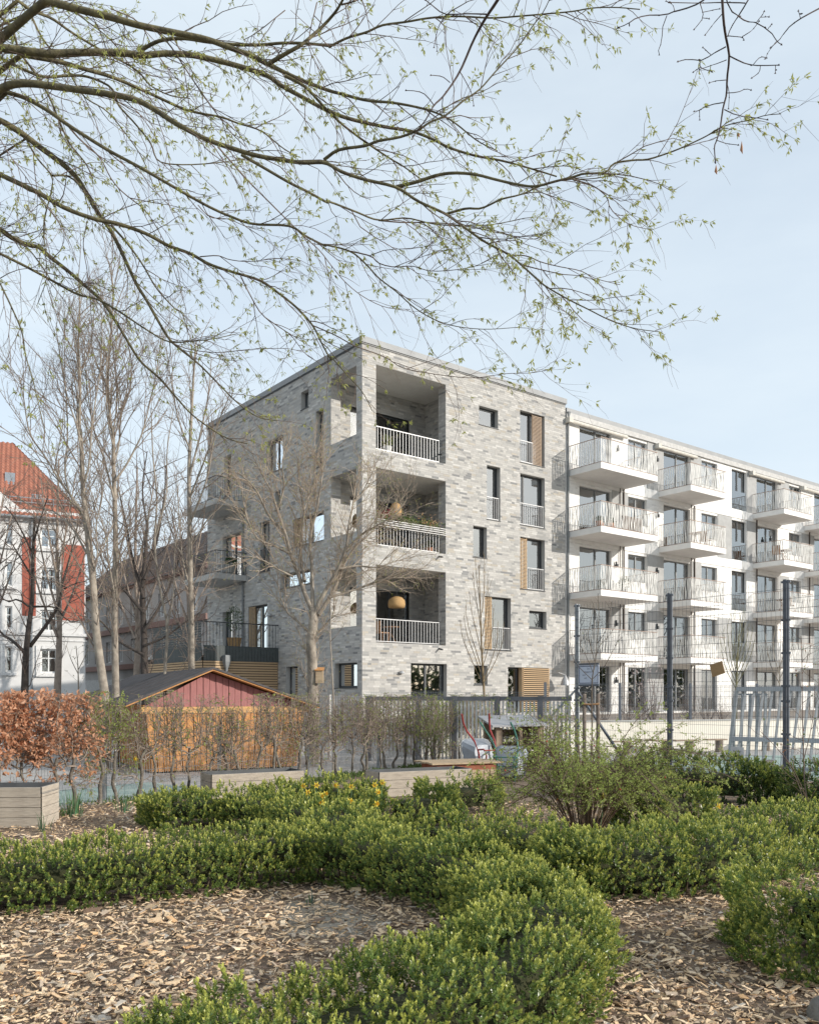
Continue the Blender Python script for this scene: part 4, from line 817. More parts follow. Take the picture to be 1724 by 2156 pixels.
standing('slim_tree', 'slim pale tree standing in front of the side balconies', [
    ([(405, 1480), (403, 1405), (403, 1300), (400, 1150), (398, 1000), (402, 900), (407, 800), (412, 720)], 17, 3), ([(404, 1250), (385, 1180), (378, 1100), (372, 1000)], 4, 1.5), ([(399, 1050), (430, 970), (455, 900), (480, 840)], 5, 1.5), ([(401, 950), (375, 880), (360, 800), (350, 730)], 4, 1.5), ([(402, 1150), (440, 1090), (470, 1060), (500, 1000)], 4, 1.5), ([(404, 1290), (430, 1240), (450, 1210)], 3, 1.2), ([(401, 1100), (435, 1010), (450, 930), (470, 860)], 5, 1.5), ([(400, 1000), (425, 900), (440, 820), (445, 750)], 5, 1.5), ([(399, 1200), (365, 1130), (345, 1060)], 4, 1.5)],
    24.0, GREYB, 15, [(.26, 1.8, .014, UPW, .04, 6, .1, .15), (.28, .8, .009, (.4, 1), .02, 4, .13, .12), (.22, .4, .006, (.4, 1), .02, 4, .14, .2)], leaf=(.10, 2, .035, .012), twigbark=TWIGP)
standing('slim_tree', 'slender crooked tree between the tall pair and the side balconies', [
    ([(347, 1480), (348, 1405), (352, 1320), (337, 1240), (326, 1150), (330, 1050), (322, 960), (318, 860)], 8, 2), ([(350, 1330), (365, 1250), (368, 1160), (380, 1080)], 4, 1.5), ([(328, 1130), (350, 1040), (352, 950), (365, 860)], 4, 1.5), ([(330, 1190), (300, 1110), (290, 1020)], 3, 1.2)],
    22.5, GREYB, 16, [(.4, 1.4, .010, UPW, .05, 6, .1, .2), (.36, .6, .005, (.4, 1), .02, 5, .13, .15), (.24, .3, .0035, (.4, 1), .02, 4, .14, .2)], leaf=(.08, 2, .035, .012), twigbark=TWIGP)
maintree = standing('bushy_tree', 'multi-stemmed budding tree in front of the shaded brick facade', [
    (Z2([(790, 1420), (788, 1330), (785, 1100), (775, 950), (790, 850), (792, 740)]), 23, 19),
    (Z2([(790, 760), (740, 650), (700, 530), (650, 400), (610, 250), (560, 100), (510, -40), (450, -150), (400, -260)]), 11, 2), (Z2([(788, 740), (785, 600), (780, 450), (770, 300), (800, 150), (830, 0), (850, -150), (840, -300)]), 9, 2), (Z2([(735, 560), (710, 400), (715, 250), (730, 100), (700, -60), (690, -220)]), 8, 2),
    (Z2([(800, 760), (870, 620), (940, 500), (1000, 350), (1020, 200), (1050, 50), (1070, -100)]), 11, 2), (Z2([(825, 780), (900, 660), (960, 540), (1000, 430), (1080, 320), (1180, 230), (1260, 120)]), 10, 2), (Z2([(890, 665), (1030, 625), (1150, 580), (1250, 545), (1340, 535), (1420, 540)]), 6, 1.5),
    (Z2([(765, 890), (690, 820), (620, 760), (590, 690), (575, 640), (560, 560)]), 6, 1.5), (Z2([(640, 380), (540, 330), (440, 290), (380, 200), (340, 60), (330, -60)]), 6, 1.5), (Z2([(660, 530), (560, 480), (480, 430), (380, 400), (300, 400)]), 5, 1.5), (Z2([(1000, 360), (1100, 260), (1200, 200), (1330, 120), (1400, 20)]), 6, 1.5), (Z2([(950, 480), (1080, 460), (1200, 470), (1320, 430), (1450, 400)]), 5, 1.5),
    (Z2([(605, 250), (500, 130), (440, 0), (380, -80), (300, -150)]), 6, 1.5), (Z2([(790, 900), (860, 860), (900, 800), (960, 770), (1010, 790)]), 4, 1.2), (Z2([(560, 100), (600, -50), (590, -200), (620, -330)]), 5, 1.5), (Z2([(1050, 50), (1150, -60), (1200, -160)]), 4, 1.5), (Z2([(730, 100), (780, -40), (800, -180), (770, -320)]), 4, 1.5)],
    21.0, GREYB, 17, [(.15, 1.45, .012, (.3, .8), .06, 6, .11, .12), (.16, .75, .0085, (.4, 1), .04, 4, .14, .08), (.14, .36, .006, (.4, 1), .03, 3, .14, .1)], leaf=(.22, 2, .04, .016), twigbark=mat('light_tan_twig', (.44, .36, .28), (.33, .26, .20), scale=5, rough=.9), jD=1.3)
standing('young_tree', 'thin young tree beside the bushy one, before the shaded brick corner', [(Z2([(922, 1360), (915, 1200), (908, 1050), (900, 900), (905, 780), (900, 690), (905, 600)]), 3.6, 1.2), (Z2([(903, 950), (950, 900), (990, 840)]), 1.6, 1), (Z2([(902, 900), (860, 840), (840, 780)]), 1.6, 1)], 20.0, GREYB, 18,
         [(.2, .6, .005, (.5, 1.0), .05, 5, .12, .3), (.18, .28, .003, (.5, 1), .03, 4, .14, .2)], leaf=(.25, 2, .035, .012), twigbark=TWIGP, cut=.012)
standing('columnar_tree', 'young narrow tree with upswept bare branches before the sunlit brick facade', [([(1021, 1500), (1018, 1440), (1014, 1370), (1012, 1310), (1010, 1250), (1008, 1190)], 6, 1.2)]+[([(1014+dx*.08, y0), (1014+dx*.55, y0-45), (1012+dx*.9, y0-85), (1010+dx, y0-125)], 2.4, .9) for dx, y0 in ((-42, 1430), (38, 1435), (-30, 1400), (28, 1405), (-22, 1370), (20, 1375), (-14, 1330), (16, 1340), (-10, 1300), (50, 1440), (9, 1290), (-34, 1415))],
         24.6, mat('ochre_bark', (.25, .18, .10), (.17, .125, .07), scale=8), 19, [(.22, .5, .005, (.15, .45), .04, 4, .08, .25), (.3, .25, .003, (.2, .5), .02, 3, .1, .2)], leaf=(.05, 2, .035, .012), jD=.4, cut=.02)
def Z7(p): return [(1149.8+x*.17667, 1164.2+y*.17667) for x, y in p]
standing('staked_sapling', 'bare sapling tied between two wooden stakes beside the wire fence corner', [(Z7([(545, 2300), (545, 1900), (545, 1600), (555, 1450), (590, 1250), (600, 1100), (620, 900), (625, 700), (615, 480)]), 3.4, 1), (Z7([(555, 1520), (430, 1400), (350, 1310), (300, 1180), (285, 950), (290, 720)]), 2, .9), (Z7([(560, 1500), (690, 1360), (760, 1230), (830, 1100), (880, 930), (890, 800)]), 2, .9), (Z7([(555, 1420), (480, 1240), (400, 1080), (400, 980)]), 1.8, .9), (Z7([(580, 1300), (500, 1000), (520, 880), (560, 640), (555, 600)]), 1.8, .9), (Z7([(605, 1080), (700, 950), (740, 800), (780, 580)]), 1.8, .9), (Z7([(590, 1250), (640, 1100), (740, 1000), (820, 880)]), 1.6, .9), (Z7([(620, 900), (600, 750), (560, 620)]), 1.6, .9)],
         19.4, mat('young_grey_bark', (.17, .14, .11), (.12, .10, .08), scale=8), 20, [(.16, .3, .004, (.4, 1.0), .05, 4, .1, .25)], leaf=(.08, 2, .04, .015), jD=.35, cut=.012)
for k, x in enumerate((1230, 1259)):
    p = at(x, 1461, 19.6); s = MB(); s.tube([(p.x, p.y, -.05), (p.x, p.y, p.z-.02), (p.x, p.y, p.z)], [.045, .043, .036], 10)
    tag(s.build('tree_stake', mat('round_stake_wood', (.24, .20, .17), (.17, .14, .12), scale=8, bump=.5, rough=.9)), f'round wooden stake on the {("left", "right")[k]} of the tied sapling', 'stake', 'stakes of the sapling')
s = MB(); a, b = at(1228, 1483, 19.56), at(1261, 1482, 19.56); s.tube([a, (a+b)/2+Vector((0, -.02, -.015)), b], .022, 8); s.tube([(a+b)/2, (a+b)/2+Vector((.01, 0, -.35))], .01, 5)
tag(s.build('tree_tie', mat('coconut_rope', (.38, .22, .11), (.28, .16, .08), scale=30, bump=.6)), 'brown rope tie between the two sapling stakes', 'rope')
# planting behind the low wall
def shrub(name, label, x, y0, D, h, wd, n, bark, seed, z0=.86, leaf=None, up=.25, cat='shrub', r=.006, sub=((.25, .3, .003, (.3, .8), .03, 4, .12, .2),), col=None, group=None):
    rr = random.Random(seed); p = at(x, y0, D); b = np.array([p.x, p.y, z0-.02]); ls = []
    for i in range(n):
        a = rr.uniform(0, 6.28); k = rr.random()**.6; e = b+np.array([math.cos(a)*wd*k, math.sin(a)*wd*k, h*rr.uniform(.65, 1.05)*(1-.25*k)])
        q = b+np.array([math.cos(a)*.06, math.sin(a)*.06, 0]); m_ = q*.5+e*.5+np.array([math.cos(a)*wd*k*up*.4, math.sin(a)*wd*k*up*.4, 0])+rng.normal(0, .04, 3)*h
        ls.append((smooth_line(np.array([q, m_, e]), 8), np.linspace(r*rr.uniform(.7, 1.2), r*.35, 8)))
    polys = list(ls); cur = ls
    for lv in sub: cur = spray(cur, *lv, rr=rr); polys += cur
    lf = None
    if leaf:
        B, D_ = tips(cur, .4); k = rng.random(len(B)) < leaf[0]; lf = (clusters(B[k], D_[k], leaf[1], leaf[2], leaf[3], down=leaf[4] if len(leaf) > 4 else .1, sp=1.4, col=col), LEAF)
    return wood(name, label, polys, bark, leaf=lf, base=b, cat=cat, cut=.05, group=group)
standing('columnar_tree', 'broom-shaped bare tree behind the leaning metal gate', [([(1549, 1512), (1549, 1460), (1551, 1430), (1553, 1380), (1556, 1320)], 6, 1)]+[([(1549, 1450-i*6), (1549+dx*.5, 1415-i*6), (1550+dx*.85, 1375-i*6), (1551+dx, 1335-i*5)], 2.3, .8) for i, dx in enumerate((-36, 40, -28, 34, -20, 26, -12, 18, 8, -6, 14))], 28.0, mat('olive_twig', (.22, .20, .11), (.15, .14, .08), scale=8), 22,
         [(.16, .55, .005, (.15, .5), .04, 4, .1, .15), (.2, .3, .003, (.2, .5), .02, 3, .1, .2)], leaf=(.15, 1, .04, .015), jD=.5)
standing('young_tree', 'small bare fan-branched tree right of the broom-shaped one', [([(1642, 1512), (1641, 1460), (1641, 1430), (1640, 1390)], 5, 1.5), ([(1641, 1440), (1622, 1400), (1612, 1350), (1605, 1300)], 2.5, .9), ([(1641, 1430), (1660, 1390), (1672, 1340)], 2.5, .9), ([(1640, 1420), (1628, 1370), (1632, 1310)], 2.2, .9), ([(1640, 1410), (1650, 1370), (1650, 1320)], 2.2, .9)], 28.4, GREYB, 23, [(.25, .5, .005, (.3, .8), .05, 4, .1, .2), (.2, .25, .003, (.3, .8), .03, 3, .1, .2)], jD=.4)
mag = shrub('magnolia', 'white flowering magnolia in front of the white house', 1375, 1500, 29.0, 2.5, .75, 16, TWIG, 24, cat='flowering tree', r=.012, leaf=(.28, 4, .06, .035, -.6), col=lambda n: np.array((.78, .66, .64))*rng.uniform(.85, 1.1, (n, 1)))
for i, (x, D, h, wd, n) in enumerate(((1270, 27.0, 1.3, .5, 26), (1320, 28.5, 1.2, .5, 26), (1350, 27.4, 1.35, .5, 30), (1420, 28.2, 1.2, .5, 28), (1452, 29, 1.3, .5, 30), (1488, 28.6, 1.2, .45, 26), (1520, 29.6, 1.0, .4, 20))):
    shrub('bare_shrub', f'{ORD[i]} bare twiggy shrub from the left along the terrace fence', x, 1505, D, h, wd, n, TWIG, 30+i, group='bare shrubs behind the terrace fence', leaf=(.05, 1, .04, .02))
standing('small_tree', 'small grey-leaved tree against the white house plinth', [([(166, 1480), (165, 1440), (164, 1400), (160, 1360)], 4, 1.5), ([(165, 1420), (150, 1390), (140, 1360)], 2, 1), ([(165, 1410), (180, 1380), (190, 1350)], 2, 1)], 38, GREYB, 41, [(.35, .8, .01, (.4, .9), .04, 5, .1, .2), (.3, .4, .005, (.4, 1), .03, 4, .1, .2)], leaf=(.9, 2, .07, .035), col=lambda n: leafcol(n, (.16, .18, .10), (.26, .27, .16)))

for k, (x, y, D, h, lab) in enumerate(((-30, 1466, 46, 13.5, 'pale hazy bare tree behind the red roof at the left edge'), (120, 1466, 52, 16, 'hazy bare tree rising behind the red roof'), (285, 1466, 56, 16.5, 'hazy bare tree behind the shaded house row'), (395, 1466, 58, 15.5, 'hazy bare tree rising beside the brick house roof'))):
    w_ = .5/D*F; hp = (h-1.7)/D*F
    standing('background_tree', lab, [([(x, 1480), (x+5, 1466-hp*.3), (x, 1466-hp*.6), (x+4, 1466-hp)], w_, 3)]+[([(x, 1466-hp*f), (x+dx*.5, 1466-hp*(f+.18)), (x+dx, 1466-hp*(f+.42))], w_*.35, 2) for f, dx in ((.25, -70), (.28, 75), (.36, -50), (.4, 55), (.5, -35), (.52, 40), (.33, 20))],
             D, TWIGP, 60+k, [(.7, 3.4, .03, (.35, .9), .05, 6, .12, .2), (.6, 1.5, .016, (.4, 1), .04, 5, .14, .1), (.45, .8, .010, (.4, 1), .03, 4, .14, .1)], twigbark=TWIG, jD=2.5, cut=.04, group='hazy trees far behind')
# ---------------------------------------------------------------- garden ground
from mathutils import noise as mnoise
def zg(x, y): return .035*mnoise.noise(Vector((x*.9, y*.9, 3)))+.05*mnoise.noise(Vector((x*.35, y*.4, 9)))*max(0, min(1, (9.5-y)/3))+.012
FP = [Vector((4.16, 21.6)), Vector((5.78, 19.3)), Vector((7.39, 17.05)), Vector((9.0, 14.8)), Vector((10.6, 12.5))]       # posts of the tall fence
def in_bed(x, y):
    h0 = HL(0); side = (x-h0.x)*HN.x+(y-h0.y)*HN.y
    if side > .12: return False
    f0 = FP[0]; d = (FP[1]-FP[0]).normalized(); n = Vector((d.y, -d.x))
    if n.x < 0: n = -n
    return (x-f0.x)*n.x+(y-f0.y)*n.y < .6
xs = np.arange(-8, 10.6, .13); ys = np.arange(1.5, 22.5, .13)
vi = {}; vv = []; ff = []
for j, y in enumerate(ys):
    for i, x in enumerate(xs):
        if in_bed(x, y) and abs(x) < .62*y+1.5: vi[(i, j)] = len(vv); vv.append((x, y, zg(x, y)))
for (i, j), k in vi.items():
    a = (vi.get((i+1, j)), vi.get((i+1, j+1)), vi.get((i, j+1)))
    if None not in a: ff.append((k, *a))
bed = MB(); bed.v = vv; bed.f = ff
tag(bed.build('mulch_bed', mat('mulch_soil', (.27, .20, .14), (.16, .115, .085), scale=14, bump=1, bscale=60, rough=.95), smooth=True), kind='structure')
# ---------------------------------------------------------------- clipped box hedges
TEMPL = []
HPATHS = []
for k in range(6):
    b, d, c, sz = [], [], [], []
    nn = 7
    for i in range(nn):
        t = i/(nn-1)
        for s_ in (0, 1):
            a = i*1.57+s_*math.pi+rng.normal(0, .3); out = 1.0-.6*t
            b.append((rng.normal(0, .003), rng.normal(0, .003), .006+.052*t)); d.append((math.cos(a)*out, math.sin(a)*out, .45+.75*t)); c.append(t); sz.append((1-.35*t)*rng.uniform(.8, 1.15))
    TEMPL.append((np.array(b), nrm(np.array(d)), np.array(c), np.array(sz)))
BOXL = mat('box_leaf', (.1, .2, .03), attr=True, rough=.33, spec=.5, trans=.38, scale=40)
STEM = mat('box_stem', (.16, .12, .085), (.10, .075, .055), scale=20, rough=.9)
CORE = mat('shaded_twig_core', (.045, .045, .02), (.025, .03, .012), scale=30, rough=1., bump=1, bscale=40)  # twig mass of the hedge core, darkened to include the shade inside
def hedge(name, label, path, wd, ht, dens, lsz, tip=(.60, .60, .15), old=(.14, .21, .05), group=None, lump=.10, cat='hedge', seed=1, hvar=None, core=.5):
    rr = np.random.default_rng(seed); P = smooth_line(np.array([(*p, 0) for p in path], float), 40)[:, :2] if len(path) > 2 else np.array([np.array(path[0])*(1-t)+np.array(path[-1])*t for t in np.linspace(0, 1, 20)])
    seg = np.linalg.norm(np.diff(P, axis=0), axis=1); cum = np.concatenate([[0], np.cumsum(seg)]); L = cum[-1]
    per = 2*ht+1.5*wd; area = L*per+2*wd*ht*1.6; n = int(area*dens)
    s_ = rr.uniform(-wd*.85, L+wd*.85, n); th = rr.uniform(.04, math.pi-.04, n)
    sc_ = np.clip(s_, 0, L); x = np.interp(sc_, cum, P[:, 0]); y = np.interp(sc_, cum, P[:, 1])
    tx = np.gradient(P[:, 0], cum); ty = np.gradient(P[:, 1], cum); T = nrm(np.stack([np.interp(sc_, cum, tx), np.interp(sc_, cum, ty)], 1)); N = np.stack([-T[:, 1], T[:, 0]], 1)
    e = (s_-sc_)/wd; fall = np.sqrt(np.clip(1-np.abs(e)**2.4, .02, 1))          # rounded ends
    ct, st_ = np.cos(th), np.sin(th); lat = np.sign(ct)*np.abs(ct)**.55*wd*fall; z = np.abs(st_)**.5*ht*(.35+.65*fall)
    skirt = rr.random(n) < .26; lat = np.where(skirt, np.sign(ct)*wd*fall*rr.uniform(.82, 1., n), lat); z = np.where(skirt, rr.random(n)*ht*.5, z); st_ = np.where(skirt, .25, st_); ct = np.where(skirt, np.sign(ct), ct)
    pid = np.floor((s_+5+.07*np.sign(ct))/.36).astype(int); fr_ = (s_+5+.07*np.sign(ct))/.36-pid; ph_ = np.random.default_rng(seed+50).normal(0, 1, 200)[pid % 200]; pb = 1-.20*(np.abs(fr_-.5)*2)**2.5
    ph_ = np.clip(ph_, -1.3, 1.3); z = z*(1+.055*ph_)*(.5+.5*pb); lat = lat*(.45+.55*pb)*(1+.03*ph_)
    cap = rr.random(n) < 2*math.pi*.5*wd*ht*2/area; ph2 = rr.uniform(-1.5, 1.5, n); sg_ = np.where(rr.random(n) < .5, -1., 1.)
    s_ = np.where(cap, np.where(sg_ < 0, 0., L), s_); sc_ = np.clip(s_, 0, L); x = np.interp(sc_, cum, P[:, 0]); y = np.interp(sc_, cum, P[:, 1])
    T = nrm(np.stack([np.interp(sc_, cum, tx), np.interp(sc_, cum, ty)], 1)); N = np.stack([-T[:, 1], T[:, 0]], 1)
    e = np.where(cap, sg_*np.cos(ph2)*.92, e); lat = np.where(cap, np.sin(ph2)*wd*.95, lat); z = np.where(cap, rr.random(n)*ht*.82, z); ct = np.where(cap, np.sin(ph2), ct); st_ = np.where(cap, .3, st_)
    H = np.ones(n) if hvar is None else np.interp(sc_/max(L, 1e-6), np.linspace(0, 1, len(hvar)), hvar)
    z *= H; lat *= .6+.4*H
    lp = np.array([mnoise.noise(Vector((a*2.2, b*2.2, c*2.2+seed))) + .8*mnoise.noise(Vector((a*5.5, b*5.5, c*5.5+seed)))+.5*mnoise.noise(Vector((a*13, b*13, c*13+seed))) for a, b, c in zip(x+N[:, 0]*lat, y+N[:, 1]*lat, z)])
    nor = np.stack([N[:, 0]*ct*1.0+T[:, 0]*e*.8, N[:, 1]*ct*1.0+T[:, 1]*e*.8, st_*1.0], 1); nor = nrm(nor)
    base = np.stack([x+N[:, 0]*lat+T[:, 0]*e*wd*.95, y+N[:, 1]*lat+T[:, 1]*e*wd*.95, z], 1)
    dep = rr.random(n)**1.6*.13; base = base+nor*(lp[:, None]*lump-dep[:, None])
    gz_ = np.array([zg(a, b) for a, b in base[:, :2]]); base[:, 2] = np.maximum(base[:, 2], .03)+gz_
    ax = nrm(nor*.8+np.array([0, 0, .75])+rr.normal(0, .40, (n, 3)))
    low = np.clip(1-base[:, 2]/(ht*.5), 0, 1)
    keepm = rr.random(n) > low*.2; base, ax, dep, low = base[keepm], ax[keepm], dep[keepm], low[keepm]; n = len(base)
    X = nrm(np.cross(ax, rr.normal(size=(n, 3)))); Y = np.cross(ax, X); sc2 = (rr.uniform(.7, 1.25, n)+.5*(rr.random(n) < .06))*lsz
    VV, CC = [], []
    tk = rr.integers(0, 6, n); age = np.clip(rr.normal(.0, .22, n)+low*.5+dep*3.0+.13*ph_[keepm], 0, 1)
    for k in range(6):
        m_ = tk == k; b, d, t, sz = TEMPL[k]; M = m_.sum()
        if not M: continue
        fr = np.stack([X[m_], Y[m_], ax[m_]], 1)                                  # (M,3,3)
        wb = base[m_][:, None]+np.einsum('ij,mjk->mik', b, fr)*sc2[m_][:, None, None]; wdv = np.einsum('ij,mjk->mik', d, fr)
        side = nrm(np.cross(wdv, ax[m_][:, None]+.2*X[m_][:, None])); up = np.cross(side, wdv)
        Lf = (.027*sz)[None, :, None]*sc2[m_][:, None, None]; Wf = Lf*.66
        md = wb+wdv*Lf*.5
        q = np.stack([wb, md+side*Wf*.5+up*Wf*.18, wb+wdv*Lf, md-side*Wf*.5+up*Wf*.18], 2)
        VV.append(q.reshape(-1, 3))
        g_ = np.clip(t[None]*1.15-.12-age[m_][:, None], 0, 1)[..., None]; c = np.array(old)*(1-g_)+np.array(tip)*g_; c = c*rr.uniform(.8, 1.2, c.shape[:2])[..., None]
        CC.append(np.repeat(c.reshape(-1, 3), 4, 0))
    VV = np.concatenate(VV); CC = np.concatenate(CC); nl = len(VV)//4; i = np.arange(nl)[:, None]*4
    HPATHS.append((P, wd*.45)); c0 = P.mean(0); t = thing(name, label, cat, (c0[0], c0[1], 0), group)
    me = np_mesh('foliage', VV, [np.concatenate([i+np.array([0, 1, 2]), i+np.array([0, 2, 3])])], col=CC)
    tag(mesh_obj('foliage', me, BOXL, t), kind='stuff')
    # solid hull for the dense twigs, inner shade put into its colour; stems
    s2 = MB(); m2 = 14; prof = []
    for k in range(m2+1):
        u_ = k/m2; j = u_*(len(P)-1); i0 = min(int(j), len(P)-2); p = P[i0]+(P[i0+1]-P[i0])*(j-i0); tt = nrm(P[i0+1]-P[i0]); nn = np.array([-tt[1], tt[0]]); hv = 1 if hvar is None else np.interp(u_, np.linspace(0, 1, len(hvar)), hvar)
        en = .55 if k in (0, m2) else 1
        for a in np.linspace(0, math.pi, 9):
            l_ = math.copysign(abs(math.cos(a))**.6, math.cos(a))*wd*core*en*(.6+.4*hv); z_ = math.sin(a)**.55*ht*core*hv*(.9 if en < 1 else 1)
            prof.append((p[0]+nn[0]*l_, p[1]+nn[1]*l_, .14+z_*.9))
    s2.add(prof, [(k*9+a, k*9+a+1, k*9+10+a, k*9+9+a) for k in range(m2) for a in range(8)]+[tuple(range(9)), tuple(m2*9+a for a in range(9))]); s2.build('dark_twig_hull', CORE, t, smooth=True)
    st = []
    for k in range(int(L/.09)+5):
        i0 = rr.integers(0, len(P)); p = P[i0]; a = rr.uniform(0, 6.28); r_ = wd*.75*math.sqrt(rr.random()); b0 = np.array([p[0]+math.cos(a)*r_, p[1]+math.sin(a)*r_, -.02+zg(p[0], p[1])])
        st.append((np.array([b0, b0+np.array([math.cos(a)*.03, math.sin(a)*.03, ht*.25]), b0+np.array([math.cos(a)*.07, math.sin(a)*.07, ht*.55])]), np.array([.007, .006, .004])))
    v, q = tubes(st, 5); tag(mesh_obj('stems', np_mesh('stems', v, [q]), STEM, t), kind='stuff')
    return t
Z = lambda x, y, z=0.: tuple(gd(x, y, z)[:2])
DN = 980
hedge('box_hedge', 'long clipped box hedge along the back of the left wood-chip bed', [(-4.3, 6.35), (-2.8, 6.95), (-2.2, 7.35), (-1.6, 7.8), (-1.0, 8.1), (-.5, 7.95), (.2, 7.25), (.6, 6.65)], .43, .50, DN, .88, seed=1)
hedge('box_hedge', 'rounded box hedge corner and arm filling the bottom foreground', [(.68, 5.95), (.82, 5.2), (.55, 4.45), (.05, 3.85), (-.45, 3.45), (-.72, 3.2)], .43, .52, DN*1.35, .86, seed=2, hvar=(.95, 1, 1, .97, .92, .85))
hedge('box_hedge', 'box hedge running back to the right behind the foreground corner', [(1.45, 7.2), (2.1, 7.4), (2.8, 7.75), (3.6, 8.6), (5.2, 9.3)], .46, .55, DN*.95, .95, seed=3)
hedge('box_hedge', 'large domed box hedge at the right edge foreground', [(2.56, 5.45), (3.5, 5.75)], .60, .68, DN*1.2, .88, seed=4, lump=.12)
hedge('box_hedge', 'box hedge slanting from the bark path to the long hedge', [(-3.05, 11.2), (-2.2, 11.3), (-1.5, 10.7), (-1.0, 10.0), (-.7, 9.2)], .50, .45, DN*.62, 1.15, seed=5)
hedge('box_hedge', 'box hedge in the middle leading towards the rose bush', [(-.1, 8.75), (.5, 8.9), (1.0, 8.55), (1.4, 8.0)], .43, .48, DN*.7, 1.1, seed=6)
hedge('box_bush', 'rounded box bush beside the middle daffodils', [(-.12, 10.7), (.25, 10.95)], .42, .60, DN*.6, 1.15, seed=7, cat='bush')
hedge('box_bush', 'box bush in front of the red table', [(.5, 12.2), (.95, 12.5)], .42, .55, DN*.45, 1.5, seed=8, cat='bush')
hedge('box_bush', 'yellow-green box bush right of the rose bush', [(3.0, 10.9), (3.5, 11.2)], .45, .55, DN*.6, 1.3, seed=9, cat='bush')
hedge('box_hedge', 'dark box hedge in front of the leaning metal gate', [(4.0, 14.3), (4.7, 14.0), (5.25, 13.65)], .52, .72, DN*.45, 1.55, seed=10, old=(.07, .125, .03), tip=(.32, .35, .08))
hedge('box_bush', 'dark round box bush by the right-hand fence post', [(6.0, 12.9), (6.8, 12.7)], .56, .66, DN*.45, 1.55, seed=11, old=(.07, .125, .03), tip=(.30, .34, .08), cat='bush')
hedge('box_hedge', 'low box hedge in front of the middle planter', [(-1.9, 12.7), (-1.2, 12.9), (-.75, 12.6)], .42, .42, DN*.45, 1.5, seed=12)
# ---------------------------------------------------------------- wood chips
def free(x, y):                                       # not under a hedge
    k = np.ones(len(x), bool)
    for P, r in HPATHS: k &= np.min(np.hypot(P[None, :, 0]-x[:, None], P[None, :, 1]-y[:, None]), axis=1) > r
    return k
n = 34000
yy = 3.2+rng.random(n*2)**1.5*10.5; xx = (rng.random(n*2)*2-1)*(.49*yy+.3)
ok = np.array([in_bed(a, b) for a, b in zip(xx, yy)]) & free(xx, yy); xx, yy = xx[ok][:n], yy[ok][:n]; n = len(xx)
zz = np.array([zg(a, b) for a, b in zip(xx, yy)])
big = rng.random(n)**3; Lc = .022+.06*rng.random(n)**1.6+.07*big*(rng.random(n) < .3); Wc = Lc*rng.uniform(.12, .42, n); Tc = rng.uniform(.002, .007, n)
yaw = rng.uniform(0, 6.28, n); pit = rng.normal(0, .22, n); rol = rng.normal(0, .35, n)
cy, sy, cp, sp_, cr, sr = np.cos(yaw), np.sin(yaw), np.cos(pit), np.sin(pit), np.cos(rol), np.sin(rol)
ex = np.stack([cy*cp, sy*cp, sp_], 1); ey = np.stack([-sy*cr+cy*sp_*sr*-1, cy*cr-sy*sp_*sr, cp*sr], 1); ez = np.cross(ex, ey)
c = np.stack([xx, yy, zz+.008+rng.random(n)*.03], 1); vs = []
jt = lambda: rng.uniform(.55, 1.1, n)[:, None]
for a, b, d in ((-1, -1, -1), (1, -1, -1), (1, 1, -1), (-1, 1, -1), (-1, -1, 1), (1, -1, 1), (1, 1, 1), (-1, 1, 1)):
    vs.append(c+ex*(Lc/2*a)[:, None]*jt()+ey*(Wc/2*b)[:, None]*jt()+ez*(Tc/2*d)[:, None])
vs = np.stack(vs, 1).reshape(-1, 3); i = np.arange(n)[:, None, None]*8
fq6 = np.array([[4, 5, 6, 7], [0, 1, 5, 4], [1, 2, 6, 5], [2, 3, 7, 6], [3, 0, 4, 7]])
pal = 1.32*np.array([(.56, .41, .26), (.48, .34, .21), (.62, .48, .33), (.38, .30, .225), (.28, .20, .145), (.15, .10, .07), (.50, .31, .16), (.44, .385, .32)])
cc = pal[rng.choice(8, n, p=[.25, .2, .16, .12, .1, .07, .04, .06])]*rng.uniform(.85, 1.15, (n, 1))
tag(mesh_obj('wood_chips', np_mesh('wood_chips', vs, [(i+fq6).reshape(-1, 4)], np.repeat(cc, 8, 0)), mat('wood_chip', (.5, .4, .3), attr=True, rough=.8, scale=60, bump=.3, bscale=120)), 'pale wood chips and bark strewn over the garden beds', 'wood chips', kind='stuff')
n = 34000; yy = 3.2+rng.random(n)**1.5*9.5; xx = (rng.random(n)*2-1)*(.50*yy+.4); ok = np.array([in_bed(a, b) for a, b in zip(xx, yy)]) & free(xx, yy); xx, yy = xx[ok], yy[ok]; n = len(xx)
c = np.stack([xx, yy, np.array([zg(a, b) for a, b in zip(xx, yy)])+.012+rng.random(n)*.03], 1); d = nrm(np.stack([rng.normal(0, 1, n), rng.normal(0, 1, n), rng.normal(0, .25, n)], 1)); e = nrm(np.cross(d, np.array([0, 0, 1.])+rng.normal(0, .3, (n, 3)))); L_c = rng.uniform(.012, .05, n)[:, None]; w_c = rng.uniform(.002, .006, n)[:, None]
vs = np.stack([c-d*L_c/2, c+e*w_c, c-e*w_c+np.array([0, 0, .003]), c+d*L_c/2], 1).reshape(-1, 3); i = np.arange(n)[:, None, None]*4
cc = pal[rng.choice(8, n, p=[.18, .2, .1, .14, .16, .14, .04, .04])]*rng.uniform(.8, 1.1, (n, 1))
tag(mesh_obj('wood_slivers', np_mesh('wood_slivers', vs, [(i+np.array([[0, 1, 2], [1, 3, 2], [0, 2, 3], [0, 3, 1]])).reshape(-1, 3)], np.repeat(cc, 4, 0)), MATS['wood_chip']), 'fine slivers and bark crumbs between the wood chips', 'wood chips', kind='stuff')
